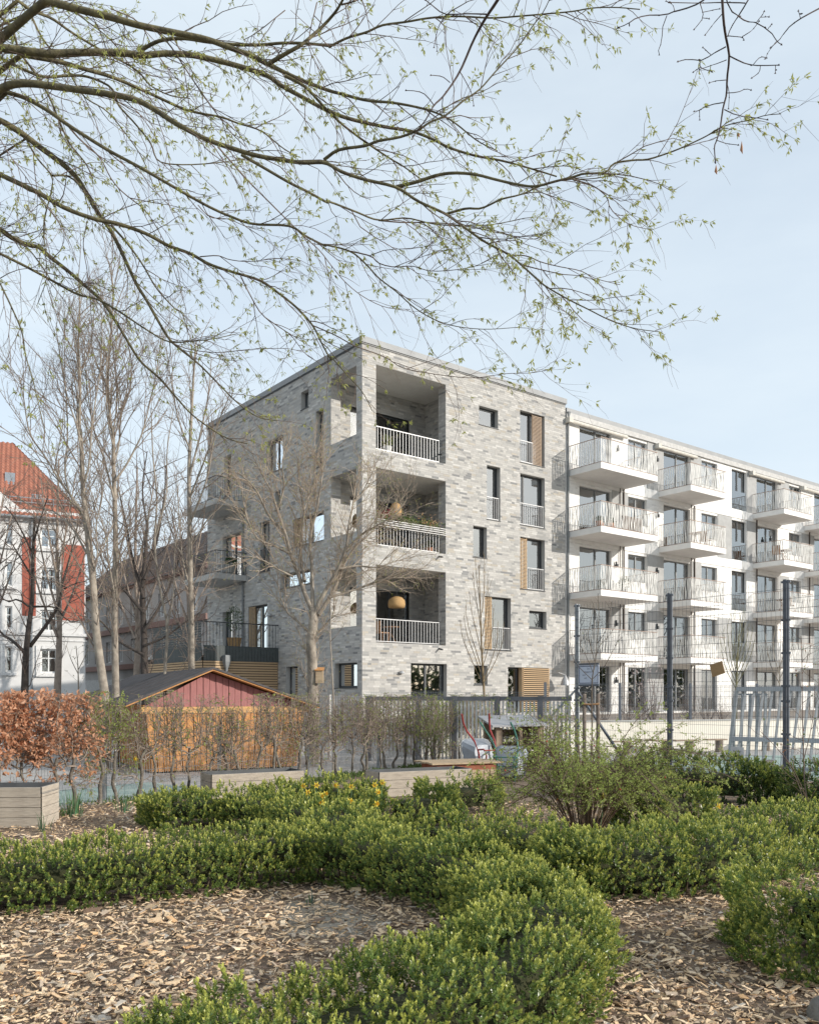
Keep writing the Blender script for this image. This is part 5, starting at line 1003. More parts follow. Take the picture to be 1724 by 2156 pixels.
# longer sticks and splinters lying on top
for k, (x, y, L, a) in enumerate(((190, 2030, .5, .35), (330, 2000, .55, .25), (560, 2010, .45, -.1), (470, 2090, .35, -.3), (270, 1990, .28, .7), (120, 2040, .3, .15), (700, 2005, .3, .2), (1650, 2140, .4, .3), (1580, 2080, .3, -.5), (560, 1905, .32, .6))):
    p = gd(x, y, .03); s = MB(); d = Vector((math.cos(a), math.sin(a)*1.5, .02)); q = [p-d*L/2, p-d*L*.1+Vector((0, 0, .012)), p+d*L/2]; s.tube([(v_.x, v_.y, zg(v_.x, v_.y)+.022) for v_ in q], [.004, .008, .003], 5)
    tag(s.build('stick', mat('dry_stick', (.30, .23, .16), (.20, .15, .11), scale=30, rough=.9)), f'{ORD[k]} of the thin dry sticks lying loose on the wood chips', 'stick', 'sticks on the wood chips')
s = MB(); p = gd(1788, 2165); s2 = [(.17*math.cos(a)*(1+.1*math.sin(a*3))*r, .17*math.sin(a)*(1+.08*math.cos(a*2))*r) for r in (1,) for a in np.linspace(0, 6.28, 13)[:-1]]
prof = []
for (r, z) in ((1.0, -.04), (1.05, .05), (.92, .11), (.6, .15), (.2, .16)): prof += [(p.x+x*r+.01*math.sin(i*2.3), p.y+y*r, z+.01*math.sin(i*1.7)) for i, (x, y) in enumerate(s2)]
s.add(prof, [(k*12+a, k*12+(a+1) % 12, k*12+12+(a+1) % 12, k*12+12+a) for k in range(4) for a in range(12)]+[tuple(48+a for a in range(12))])
tag(s.build('boulder', mat('grey_stone', (.22, .21, .19), (.16, .15, .14), scale=8, bump=.8, bscale=25, rough=.9), smooth=True), 'grey boulder at the lower right corner', 'stone')
# ---------------------------------------------------------------- fences
def wire_panel(name, a, b, z0, z1, dv, dh, parent, m, rw=.0022, dbl=True):
    a, b = np.array(a, float), np.array(b, float); L = np.linalg.norm(b-a); d = (b-a)/L; n = np.array([-d[1], d[0]]); P = []
    for k in range(int(L/dv)+1):
        p = a+d*min(k*dv, L); P.append((np.array([[*p, z0], [*p, z1]]), np.array([rw, rw])))
    z = z0+.04
    while z < z1+.001:
        for o in ((-.006, .006) if dbl else (0,)): P.append((np.array([[*(a+n*o), z], [*(b+n*o), z]]), np.array([rw*1.25]*2)))
        z += dh
    v, q = tubes(P, 4); return tag(mesh_obj(name, np_mesh(name, v, [q]), m, parent), kind='stuff')
tf = thing('tall_wire_fence', 'four-metre dark steel mesh fence on the right side of the garden', 'fence', (FP[0].x, FP[0].y, 0))
for i, p in enumerate(FP):
    d = (FP[1]-FP[0]).normalized(); n = Vector((d.y, -d.x)); s = MB()
    s.bar((p.x, p.y, -.1), (p.x, p.y, 4.0), .045, .06, up=(d.x, d.y, 0)); q = p+d*.07; s.bar((q.x, q.y, -.1), (q.x, q.y, 3.985), .03, .045, up=(d.x, d.y, 0)); s.build('post', GALV if i == 0 else DPOST, tf)
    s = MB()
    for z in (.3, .95, 1.6, 1.9, 2.55, 3.2, 3.95): s.bar((p.x-d.x*.07, p.y-d.y*.07, z), (p.x+d.x*.12, p.y+d.y*.12, z), .04, .04)
    s.build('clamp', DPOST, tf)
    if i < len(FP)-1:
        e = FP[i+1]; o = n*.045
        wire_panel('mesh_panel', p+o, e+o, .05, 1.92, .05, .2, tf, WIRE); wire_panel('mesh_panel', p+o, e+o, 1.97, 3.97, .1, .2, tf, WIRE, rw=.0027)
s = MB(); p = FP[0]; d = (FP[1]-FP[0]).normalized(); s.bar((p.x, p.y, 1.87), (p.x+d.x*1.75, p.y+d.y*1.75, -.05), .05); s.build('brace', DPOST, tf)
PA, PB = Vector((-1.15, 22.85)), Vector((4.1, 21.62)); pd = (PB-PA).normalized(); LP = (PB-PA).length
s = MB(); s.bar((p.x, p.y, 1.87), (p.x-pd.x*1.75, p.y-pd.y*1.75, -.05), .05); s.build('brace', GALV, tf)
# palisade to the left of the corner post
SL = mat('weathered_grey_slat', (.64, .64, .63), (.54, .54, .53), scale=6, rough=.75)
pf = thing('palisade_fence', 'grey upright-bar fence with thick top rail behind the hedge', 'fence', (PA.x, PA.y, 0))
PP = lambda t, o=0., z=0.: Vector((PA.x+pd.x*t+pd.y*o, PA.y+pd.y*t-pd.x*o, z))
DPG = mat('grey_post_paint', (.17, .175, .19), (.13, .135, .15), scale=5, rough=.6)
for t in (.0, 1.35, 2.3, 3.4, 4.5): s = MB(); s.slab(PP, t, t+.14, -.07, .07, -.05, 1.70); s.build('post', DPG, pf)
s = MB(); s.slab(PP, .14, LP-.05, -.04, .04, 1.58, 1.69); s.build('top_rail', DPG, pf)
n = int(LP/.098); rz = math.atan2(pd.y, pd.x)
for i in range(1, n): piece('slat', 'pal', (.05, .012, 1.5), pf, PP(i*.098, .0, .82), rz, SL)
wire_panel('mesh_panel', PP(0)[:2], PP(LP)[:2], 1.69, 1.83, .045, .06, pf, GALV, dbl=False)
# bright galvanised mesh left of it
MA, MC = Vector((-4.2, 23.6)), PA
mf = thing('silver_mesh_fence', 'silvery mesh fence with a white post between shed and palisade', 'fence', (MA.x, MA.y, 0))
SIL = mat('silver_wire', (.60, .60, .60), rough=.4, metal=.4)
wire_panel('mesh_panel', MA, MC, .25, 1.72, .065, .2, mf, SIL, rw=.004)
for f_ in (.0, .68): q = MA+(MC-MA)*f_; s = MB(); s.tube([(q.x, q.y, -.05), (q.x, q.y, 1.74)], .04); s.build('post', mat('white_post', (.62, .61, .59), rough=.6), mf)
# low mesh fence along the hedge
lf_ = thing('low_mesh_fence', 'waist-high grey mesh fence running behind the hedge stems', 'fence', (HL(0).x, HL(0).y, 0))
for k in range(-3, 5):
    a, b = HL(k*2.5)+HN*.22, HL(k*2.5+2.5)+HN*.22; wire_panel('mesh_panel', a, b, .02, 1.12, .05, .2, lf_, GALV, rw=.0025)
    s = MB(); s.bar((a.x, a.y, -.1), (a.x, a.y, 1.14), .055, .06); s.build('post', GALV, lf_)
# garden fence on top of the low wall
gf = thing('terrace_fence', 'dark fine mesh fence standing on the cream wall', 'fence', PW(3, -.1, .97))
for k in range(9):
    a, b = PW(3.9+k*2.5, -.1), PW(6.4+k*2.5, -.1); wire_panel('mesh_panel', a[:2], b[:2], 1.0, 2.05, .05, .2, gf, WIRE, rw=.0028)
    s = MB(); s.bar((a.x, a.y, .9), (a.x, a.y, 2.1), .07, .05); s.build('post', DPOST, gf)
# ---------------------------------------------------------------- clipped hornbeams and copper beeches
HB = mat('hedge_bark', (.20, .175, .145), (.11, .095, .08), scale=14, rough=.9, bump=.6, bscale=40)
def hedge_plant(i, t, beech, green):
    rr = random.Random(500+i); p = HL(t)+HN*rr.uniform(-.12, .06); b = np.array([p.x, p.y, -.03]); polys = []
    h1 = rr.uniform(.72, .95); lean = np.array([rr.gauss(0, .10), rr.gauss(0, .10), 0]); pts = [b]
    for k in range(1, 6): pts.append(b+lean*k/5+np.array([rr.gauss(0, .022), rr.gauss(0, .022), h1*k/5]))
    r0 = rr.uniform(.020, .032); polys.append((smooth_line(np.array(pts), 16), np.linspace(r0*1.15, r0*.8, 16)*np.array([1+.12*rr.gauss(0, 1) for _ in range(16)])))
    kn = pts[-1]; du = np.array([.5525, .8335, 0]); dn = np.array([-.8335, .5525, 0]); arms = []
    for k in range(rr.randint(4, 6)):
        sd = (-1)**k*rr.uniform(.08, .34); o = du*sd+dn*rr.uniform(-.14, .14); a0 = kn-np.array([0, 0, rr.uniform(0, .2)]); top = kn+o+np.array([0, 0, rr.uniform(.55, .95)]); top[2] = min(top[2], 1.72)
        P = smooth_line(np.array([a0, a0+o*.75+np.array([0, 0, .10]), kn+o*1.1+np.array([0, 0, .38]), top]), 10); arms.append((P+np.array([[rr.gauss(0, .012)]*3 for _ in P]), np.linspace(rr.uniform(.012, .02), .005, 10)))
    for k in range(rr.randint(2, 4)):
        a0 = np.array(pts[rr.randint(2, 5)]); o = du*rr.choice((-1, 1))*rr.uniform(.25, .5)+dn*rr.uniform(-.2, .2)+np.array([0, 0, rr.uniform(-.05, .2)]); arms.append((smooth_line(np.array([a0, a0+o*.5+np.array([0, 0, .06]), a0+o]), 8), np.linspace(.009, .004, 8)))
    polys += arms
    tw = spray(arms, .045, .42, .006, (.5, 1.2), .04, 5, .22, .15, rr=rr); tw2 = spray(tw, .075, .20, .0045, (.5, 1.2), .02, 4, .2, .1, rr=rr)
    for P, R_ in tw+tw2: P[:, 2] = np.minimum(P[:, 2], 1.74+.03*np.sin(P[:, 0]*9))
    B, D = tips(tw+tw2, .3)
    if beech:
        k = rng.random(len(B)) < np.clip((B[:, 2]-.15)/1.1, .10, .75)*beech; B, D = B[k], D[k]
        me = clusters(B, D, 1, .085, .05, down=.5, sp=1.3, col=lambda n: leafcol(n, (.58, .28, .16), (.74, .45, .29), .2))
        lab = f'{ORD[i]} hedge plant from the left edge, with dry copper beech leaves'
    else:
        k = rng.random(len(B)) < green; B, D = B[k], D[k]; me = clusters(B, D, 2, .042, .024, down=.1, sp=1.4, col=lambda n: leafcol(n, (.26, .33, .07), (.38, .43, .12)))
        lab = f'{ORD[i]} clipped hedge plant from the left edge, bare crooked stem with sparse new leaves'
    wood('hedge_plant', lab, polys+tw+tw2, HB, leaf=(me, LEAF), base=b, group='clipped trees of the hedge row', cat='hedge plant', cut=.02, twigbark=TWIGP)
t = -2.35; i = 0
while t < 12.6 and i < 40:
    bz = 1.0 if t < -1.0 else (.35 if t < -.6 else 0)
    hedge_plant(i, t, bz, .40 if -.7 < t < .4 else (.06 if t < 7.5 else .12)); i += 1; t += random.uniform(.34, .46)
# leafy shrubs in front of the palisade
for k, (x, D, h, wd, g) in enumerate(((905, 20.6, 1.85, .5, .8), (1060, 19.8, 1.7, .6, .6), (1130, 19.4, 1.75, .6, .7), (1175, 20.0, 1.6, .5, .6))):
    shrub('leafy_shrub', f'{ORD[k]} twiggy leafing shrub from the left in front of the palisade', x, 1600, D, h, wd, 22, TWIGP, 700+k, z0=0., leaf=(g, 3, .06, .026, .0), group='shrubs in front of the palisade', r=.009, sub=((.16, .4, .004, (.4, 1), .03, 4, .14, .2), (.14, .2, .0025, (.4, 1), .02, 3, .15, .2)), col=lambda n: leafcol(n, (.22, .28, .07), (.36, .40, .12)))
# rose bush
RB = at(1235, 1466, 10.6); rr = random.Random(81); b = np.array([RB.x, RB.y, 0.]); ls = []
for k in range(70):
    a = rr.uniform(0, 6.28); L = rr.uniform(.4, 1.5); e = b+np.array([math.cos(a)*L, math.sin(a)*L*.8, rr.uniform(.35, 1.25)]); q = b+np.array([math.cos(a)*.15, math.sin(a)*.12, 0]); m_ = q*.5+e*.5+np.array([0, 0, rr.uniform(.25, .55)])
    ls.append((smooth_line(np.array([q, m_, e, e+np.array([math.cos(a)*.3, math.sin(a)*.2, -.12])]), 12), np.linspace(rr.uniform(.005, .011), .003, 12)))
for tx, ty in ((1500, 1620), (1480, 1560), (1440, 1520), (1110, 1500), (1200, 1480), (1520, 1650), (1050, 1640), (1380, 1480)):
    e = np.array(at(tx, ty, 10.6+rr.uniform(-.5, .5))); ls.append((smooth_line(np.array([b, b*.45+e*.55+np.array([0, 0, .3]), e]), 14), np.linspace(.008, .0025, 14)))
s1 = spray(ls, .085, .40, .0035, (.5, 1.2), .02, 5, .18, .25, rr=rr); s2_ = spray(s1, .10, .16, .002, (.5, 1.2), .0, 4, .2, .1, rr=rr); B, D = tips(s1+s2_, .4); k = rng.random(len(B)) < .6
rose = wood('rose_bush', 'sprawling leafing rose bush with arching stems and a few red hips', ls+s1+s2_, mat('rose_stem', (.16, .13, .075), (.13, .075, .06), scale=6), leaf=(clusters(B[k], D[k], 3, .03, .018, down=.1, sp=1.5, col=lambda n: leafcol(n, (.30, .37, .09), (.46, .52, .16))), LEAF), base=b, cat='bush', cut=.05)
HIP = MB(); HIP.lathe((0, 0, 0), [(.002, -.012), (.009, -.006), (.010, .003), (.006, .011), (.002, .014)], 6); hm = HIP.mesh('rose_hip', True); hm.materials.append(mat('red_hip', (.42, .05, .04), rough=.35))
for k in rng.choice(len(B), 40, replace=False): mesh_obj('rose_hip', hm, None, rose, B[k])
# thin shrub with russet leaves at the right edge
sh = [(ZD0, w0, w1) for ZD0, w0, w1 in (([(1715, 1780), (1706, 1720), (1695, 1660), (1692, 1600), (1689, 1500), (1688, 1400), (1686, 1340)], 4, 1.3), ([(1716, 1770), (1730, 1660), (1728, 1540), (1722, 1420)], 3, 1.2), ([(1705, 1700), (1670, 1620), (1630, 1570), (1600, 1540)], 2.5, 1), ([(1712, 1760), (1680, 1650), (1650, 1590)], 2, 1), ([(1692, 1600), (1710, 1520), (1715, 1440)], 2, 1))]
standing('russet_shrub', 'slender shrub with russet and green young leaves at the right edge', sh, 9.2, mat('red_brown_bark', (.20, .14, .11), (.13, .09, .075), scale=8), 90, [(.16, .5, .004, (.4, 1.1), .03, 5, .15, .3), (.12, .2, .0025, (.5, 1.2), .0, 4, .18, .15)], leaf=(.30, 2, .035, .018), jD=.3, cut=.012, col=lambda n: np.where(rng.random((n, 1)) < .45, leafcol(n, (.34, .12, .06), (.42, .20, .10)), leafcol(n, (.14, .20, .06), (.24, .30, .09))))
# ---------------------------------------------------------------- garden shed
OR = mat('oiled_orange_board', (.60, .30, .11), (.45, .21, .075), scale=5, rough=.6, stretch=(8, 8, .9), detail=6)
RD = mat('raspberry_board', (.36, .15, .14), (.29, .12, .115), scale=5, rough=.65, stretch=(8, 8, .9))
FELT = mat('dark_roof_felt', (.105, .095, .095), (.075, .068, .068), scale=3, rough=.95, bump=.4, bscale=90)
S0 = gd(319.6, 1628.8); SD = Vector((.87, .49)); SW = 3.4; SD.normalize(); SN = Vector((SD.y, -SD.x))     # front faces the camera
def PS(a, o=0., z=0.): return Vector((S0.x+SD.x*a+SN.x*o, S0.y+SD.y*a+SN.y*o, z))
sh = thing('garden_shed', 'orange timber shed with raspberry gable and dark felt roof', 'shed', (S0.x, S0.y, 0))
HWs, HA, LEN = 1.46, 2.30, 7.4
SP = .16                                             # the walls lean outwards towards the top
n = 25
for i in range(n):
    f0, f1 = i/n, (i+1)/n; g0, g1 = f0+.0024, f1-.0024; z1 = 1.32 if i != 0 else 1.32; d = .016 if i % 2 else .0
    x0, x1 = SW*g0, SW*g1; X0, X1 = -SP+(SW+2*SP)*g0, -SP+(SW+2*SP)*g1; o0, o1 = 0, .10
    s = MB(); s.hexa([PS(x0, .02+d, .03), PS(x1, .02+d, .03), PS(x1, -.02, .03), PS(x0, -.02, .03), PS(X0, .02+d+o1, z1), PS(X1, .02+d+o1, z1), PS(X1, -.02+o1, z1), PS(X0, -.02+o1, z1)]); s.build('board', OR, sh)
s = MB(); s.slab(PS, -SP-.12, SW+SP+.10, .08, .16, 1.32, 1.46); s.build('lintel_beam', mat('light_orange_beam', (.62, .36, .15), (.55, .30, .12), scale=5, stretch=(1, 1, 10)), sh)
m2 = 26; XA, XB = -SP-.05, SW+SP+.05; apex = .385
for i in range(m2):
    a0, a1 = XA+(XB-XA)*i/m2+.006, XA+(XB-XA)*(i+1)/m2-.006
    h = lambda a: 1.46+(HA-1.46-.07)*(1-abs(a-(XA+(XB-XA)*apex))/((XB-XA)*(apex if a < XA+(XB-XA)*apex else 1-apex)))
    if max(h(a0), h(a1)) < 1.49: continue
    d = .015 if i % 2 else 0; s = MB(); s.hexa([PS(a0, .11+d, 1.462), PS(a1, .11+d, 1.462), PS(a1, .07, 1.462), PS(a0, .07, 1.462), PS(a0, .11+d, max(1.466, h(a0))), PS(a1, .11+d, max(1.466, h(a1))), PS(a1, .07, max(1.466, h(a1))), PS(a0, .07, max(1.466, h(a0)))]); s.build('gable_board', RD, sh)
xa = XA+(XB-XA)*apex; zl, zr = 1.50, 1.44; aL, aR = XA-.42, XB+.22
for nm, e0, e1, zz in (('roof_left', aL, xa, (zl, HA)), ('roof_right', xa, aR, (HA, zr))):
    s = MB(); s.hexa([PS(e0, .42, zz[0]), PS(e1, .42, zz[1]), PS(e1, -LEN-.3, zz[1]), PS(e0, -LEN-.3, zz[0]), PS(e0, .42, zz[0]+.05), PS(e1, .42, zz[1]+.05), PS(e1, -LEN-.3, zz[1]+.05), PS(e0, -LEN-.3, zz[0]+.05)]); s.build(nm, FELT, sh)
    s = MB(); s.hexa([PS(e0, .40, zz[0]-.03), PS(e1, .40, zz[1]-.03), PS(e1, -LEN-.28, zz[1]-.03), PS(e0, -LEN-.28, zz[0]-.03), PS(e0, .40, zz[0]-.004), PS(e1, .40, zz[1]-.004), PS(e1, -LEN-.28, zz[1]-.004), PS(e0, -LEN-.28, zz[0]-.004)]); s.build('roof_boarding', OR, sh)
    for k in range(1, 6):
        o = .42-k*.85; s = MB(); s.hexa([PS(e0, o, zz[0]+.052), PS(e1, o, zz[1]+.052), PS(e1, o-.05, zz[1]+.052), PS(e0, o-.05, zz[0]+.052), PS(e0, o, zz[0]+.062), PS(e1, o, zz[1]+.062), PS(e1, o-.05, zz[1]+.062), PS(e0, o-.05, zz[0]+.062)]); s.build('felt_lap', FELT, sh)
for sgn, a, ex in ((-1, 0, -SP), (1, SW, SW+SP)):
    nb = 44
    for i in range(nb):
        o0, o1 = -.02-LEN*i/nb-.006, -.02-LEN*(i+1)/nb+.006; d = .02 if i % 2 else 0
        if sgn < 0 and 9 <= i <= 15: d = -.03
        s = MB(); s.hexa([PS(a+sgn*(.02+d), o0, .03), PS(a+sgn*(.02+d), o1, .03), PS(a-sgn*.02, o1, .03), PS(a-sgn*.02, o0, .03), PS(ex+sgn*(.02+d), o0, 1.5), PS(ex+sgn*(.02+d), o1, 1.5), PS(ex-sgn*.02, o1, 1.5), PS(ex-sgn*.02, o0, 1.5)]); s.build('board', OR, sh)
s = MB(); s.slab(PS, .05, SW-.05, -LEN, -.05, 0, 1.45); s.build('inner_walls', mat('dark_backing_board', (.07, .055, .045)), sh)
for a in (.34, .56): s = MB(); s.slab(PS, SW*a, SW*a+.03, .10, .13, .95 if a > .4 else .62, 1.12 if a > .4 else .74); s.build('door_handle', ALU, sh)
# striped marker post beside it
p = gd(241, 1655); s = MB(); s.tube([(p.x, p.y, -.02), (p.x, p.y, .93)], .035); mp_ = thing('marker_post', 'white post with a red cap beside the shed corner', 'post', p); s.build('shaft', mat('white_post', (.62, .61, .59)), mp_); s = MB(); s.tube([(p.x, p.y, .93), (p.x, p.y, .99)], .038); s.build('cap', mat('red_cap', (.45, .05, .06)), mp_)
# ---------------------------------------------------------------- ribbed timber planters
GW_ = mat('weathered_decking', (.50, .44, .365), (.38, .33, .275), scale=4, rough=.85, stretch=(1.2, 1.2, 9), bump=.3)
def ribbed(L, H):
    s = MB(); k = 9; vs = []; fs = []
    for i in range(k*2+1):
        z = -H/2+H*i/(k*2); y = -.014 if i % 2 else -.008; vs += [(-L/2, y, z), (L/2, y, z)]
    for i in range(k*2): fs.append((2*i, 2*i+1, 2*i+3, 2*i+2))
    b = len(vs); vs += [(-L/2, .012, -H/2), (L/2, .012, -H/2), (L/2, .012, H/2), (-L/2, .012, H/2)]; t = k*4
    fs += [(b+3, b+2, b+1, b), (0, b, b+1, 1), (t, t+1, b+2, b+3)]; return s.add(vs, fs).mesh('board')
RIBS = {}
def planter(label, p, d, L, W, H, nb):
    d = Vector(d).normalized(); n = Vector((d.y, -d.x)); t = thing('planter', label, 'planter', p)
    def PP_(a, o=0., z=0.): return Vector((p[0]+d.x*a-n.x*o, p[1]+d.y*a-n.y*o, z))
    rz = math.atan2(d.y, d.x); hb = H/nb
    for Lx, lst in ((L, ((L/2, 0, rz), (L/2, W, rz+math.pi))), (W, ((0, W/2, rz-math.pi/2), (L, W/2, rz+math.pi/2)))):
        for a, o, r in lst:
            for k in range(nb):
                key = (round(Lx, 3), round(hb, 3))
                if key not in RIBS: RIBS[key] = ribbed(Lx-.006, hb-.006); RIBS[key].materials.append(GW_)
                mesh_obj('board', RIBS[key], None, t, PP_(a, o, .02+hb*(k+.5)), r)
    s = MB(); s.slab(lambda a, o=0., z=0.: PP_(a, -o, z), .02, L-.02, -W+.02, -.02, .01, H-.06); s.build('soil', mat('dark_soil', (.09, .07, .055), (.06, .045, .035), scale=15, bump=1, bscale=40), t)
    s = MB()
    for e in ((.0, 0, L, .02), (0, W-.02, L, W), (0, .02, .02, W-.02), (L-.02, .02, L, W-.02)):
        a0, o0, a1, o1 = e; s.hexa([PP_(a0+.012, o0+.012, H-.07), PP_(a1+.012, o0+.012, H-.07), PP_(a1+.012, o1+.012, H-.07), PP_(a0+.012, o1+.012, H-.07), PP_(a0, o0, H+.022), PP_(a1, o0, H+.022), PP_(a1, o1, H+.022), PP_(a0, o1, H+.022)])
    s.build('liner', mat('pond_liner', (.12, .125, .13), rough=.5), t); return t
a = gd(87, 1747); planter('weathered ribbed planter cut off by the left edge', (a.x-1.9, a.y-.1, 0), (1, .05), 1.9, .62, .52, 4)
planter('long ribbed planter with dark liner in front of the shed', (-3.22, 14.1, 0), (1.36, .78), 1.62, .6, .40, 3)
planter('ribbed planter just left of the red table', (-.50, 14.3, 0), (1.30, .62), 1.75, .55, .42, 3)
# ---------------------------------------------------------------- red table with plank top
tb = thing('red_table', 'low red wooden table with pale plank top beside the planter', 'table', (.95, 17.0, 0))
TD = Vector((.93, .36)).normalized()
def PT(a, o=0., z=0.): return Vector((.95+TD.x*a+TD.y*o, 17.0+TD.y*a-TD.x*o, z))
TR = mat('faded_red_wood', (.36, .13, .075), (.27, .095, .055), scale=6, rough=.8); TPL = mat('pale_plank', (.47, .36, .24), (.36, .27, .18), scale=5, rough=.85, stretch=(1, 6, 6))
for k in range(5): s = MB(); s.slab(PT, -.75+.02*(k % 2), .72+.03*(k % 3), -.45+k*.19, -.45+k*.19+.18, .40+.004*(k % 2), .43+.004*(k % 2)); s.build('plank', TPL, tb)
s = MB(); s.slab(PT, -.62, .62, -.36, .42, .27, .396); s.build('apron', TR, tb)
for a in (-.6, .52): 
    for o in (-.34, .34): s = MB(); s.slab(PT, a, a+.08, o, o+.08, -.01, .268); s.build('leg', TR, tb)
pal_ = thing('pallet', 'small weathered pallet leaning below the red table', 'pallet', PT(.2, .7))
for k in range(4): s = MB(); s.slab(PT, .0+k*.13, .11+k*.13, .62, .64, .02, .30); s.build('slat', TPL, pal_)
s = MB(); s.slab(PT, -.01, .52, .58, .618, .05, .12); s.slab(PT, -.01, .52, .58, .618, .2, .27); s.build('crossbar', TPL, pal_)
# ---------------------------------------------------------------- upended wheelbarrows
def barrow(label, loc, rz, frame, s_=1.0):
    t = thing('wheelbarrow', label, 'wheelbarrow', loc, 'upended wheelbarrows'); c, sn = math.cos(rz), math.sin(rz)
    W = lambda x, y, z: Vector((loc[0]+(x*c-y*sn)*s_-.42*max(0, z-.62), loc[1]+(x*sn+y*c)*s_, z*s_))
    # tray stands on its nose, bottom towards the viewer and slightly tilted
    rim = [(-.30, .10, .04), (.30, .10, .04), (.34, .30, .68), (-.34, .30, .68)]; bot = [(-.19, -.10, .10), (.19, -.10, .10), (.22, .02, .58), (-.22, .02, .58)]
    def rnd(q, k=.18): 
        o = []
        for i in range(4):
            a, b, c_ = Vector(q[i-1]), Vector(q[i]), Vector(q[(i+1) % 4]); o += [b+(a-b)*k, b+(a-b)*k*.3+(c_-b)*k*.3, b+(c_-b)*k]
        return o
    R, Bt = rnd(rim), rnd(bot, .28); s = MB(); s.add([W(*p) for p in R]+[W(*p) for p in Bt], [(i, (i+1) % 12, 12+(i+1) % 12, 12+i) for i in range(12)]+[tuple(range(12, 24))]); s.build('tray', mat('galvanised_tray', (.36, .38, .41), (.29, .31, .34), scale=5, rough=.55, metal=.2), t, smooth=False)
    s = MB(); s.tube([W(*p) for p in R]+[W(*R[0])], .014*s_, 6); s.build('tray_rim', GALV, t)
    for sx in (-1, 1):
        s = MB(); s.tube([W(.13*sx, -.05, -.0), W(.17*sx, -.14, .15), W(.20*sx, -.13, .45), W(.23*sx, -.06, .66), W(.27*sx, .02, .86), W(.30*sx, -.02, 1.02), W(.31*sx, -.10, 1.18)], .019*s_, 8); s.build('handle', frame, t)
        s = MB(); s.tube([W(.21*sx, -.12, .5), W(.22*sx, -.34, .52), W(.20*sx, -.40, .40), W(.18*sx, -.34, .26), W(.18*sx, -.13, .24)], .017*s_, 8); s.build('leg', frame, t)
    s = MB(); s.tube([W(-.22, -.36, .5), W(.22, -.36, .5)], .014*s_, 6); s.tube([W(-.2, -.14, .3), W(.2, -.14, .3)], .012*s_, 6); s.build('cross_brace', frame, t)
    return t
p = at(1018, 1600, 18.6); barrow('upended wheelbarrow with a red tube frame', (p.x, p.y, 0), .5, mat('red_tube', (.34, .06, .055), rough=.45), 1.12)
p = at(1070, 1600, 17.3); barrow('upended wheelbarrow with a green tube frame', (p.x, p.y, 0), -.35, mat('green_tube', (.07, .20, .16), rough=.45), 1.0)
# ---------------------------------------------------------------- lean-to shelter
lt = thing('wood_shelter', 'small timber shelter with a pale sloping roof beside the wheelbarrows', 'shelter', at(1090, 1600, 19.6)*1)
P0 = at(1045, 1466, 19.0); LDv = Vector((.96, .28)).normalized()
def PQ(a, o=0., z=0.): return Vector((P0.x+LDv.x*a+LDv.y*o, P0.y+LDv.y*a-LDv.x*o, z))
TW = mat('grey_brown_timber', (.36, .28, .20), (.25, .19, .14), scale=5, rough=.85)
s = MB(); s.hexa([PQ(-.15, .15, 1.02), PQ(1.15, .15, 1.04), PQ(1.35, -1.3, 1.22), PQ(.05, -1.3, 1.20), PQ(-.15, .15, 1.06), PQ(1.15, .15, 1.08), PQ(1.35, -1.3, 1.26), PQ(.05, -1.3, 1.24)]); s.build('roof', mat('pale_roof_sheet', (.40, .40, .41), (.34, .34, .35), scale=2, rough=.8), lt)
for a, o in ((.0, 0), (1.0, 0), (.15, -1.1), (1.15, -1.1), (.55, 0)): s = MB(); s.slab(PQ, a, a+.14 if a != .55 else a+.07, o-.07, o, -.02, 1.0 if o == 0 else 1.17); s.build('post', TW, lt)
for k in range(5): s = MB(); s.slab(PQ, 1.02, 1.05, -1.1, .0, .1+k*.19, .25+k*.19); s.build('side_board', TW, lt)
for k in range(3): s = MB(); s.slab(PQ, .2, 1.1, -1.12, -1.09, .15+k*.3, .32+k*.3); s.build('back_board', TW, lt)
s = MB(); s.bar(PQ(.15, -.3, .12), PQ(.95, -.4, .62), .09); s.build('stored_plank', TW, lt); s = MB(); s.bar(PQ(.3, -.5, .1), PQ(1.0, -.5, .4), .12); s.build('stored_plank', TW, lt)
# ---------------------------------------------------------------- leaning steel gate
gt = thing('leaning_gate', 'large galvanised bar gate leaning against the back of the wire fence', 'gate', (7.3, 19.8, 0))
G0, G1 = Vector((7.35, 20.0)), Vector((11.3, 17.5)); GD = (G1-G0).normalized(); GL = (G1-G0).length
def PG(a, z):                                         # leaning back to the left, towards the fence
    n = Vector((GD.y, -GD.x)); return Vector((G0.x+GD.x*(a+z*.13)-n.x*z*-.12, G0.y+GD.y*(a+z*.13)-n.y*z*-.12, z))
GS = mat('gate_steel', (.47, .49, .52), (.40, .42, .45), scale=4, rough=.5, metal=.35)
for nm, z in (('top_rail', 1.86), ('middle_rail', .72), ('bottom_rail', .08)): s = MB(); s.bar(PG(0, z), PG(GL, z), .06, .10); s.build(nm, GS, gt)
k = 0; a = 0.
while a < GL: s = MB(); s.bar(PG(a, .02), PG(a, 1.82), .05 if k else .075, .03 if k else .06); s.build('bar', GS, gt); a += .19; k += 1
g2 = thing('leaning_gate', 'narrower steel gate leaf standing behind the leaning gate', 'gate', (7.6, 20.4, 0))
for k in range(5): q = Vector((7.72+k*.16, 20.7-k*.06)); s = MB(); s.bar((q.x, q.y, 0), (q.x+.06, q.y, 1.75), .06, .04); s.build('bar', GALV, g2)
s = MB(); s.bar((7.70, 20.72, .10), (8.40, 20.44, .10), .05, .04); s.bar((7.76, 20.72, 1.74), (8.44, 20.44, 1.74), .05, .04); s.build('rail', GALV, g2)
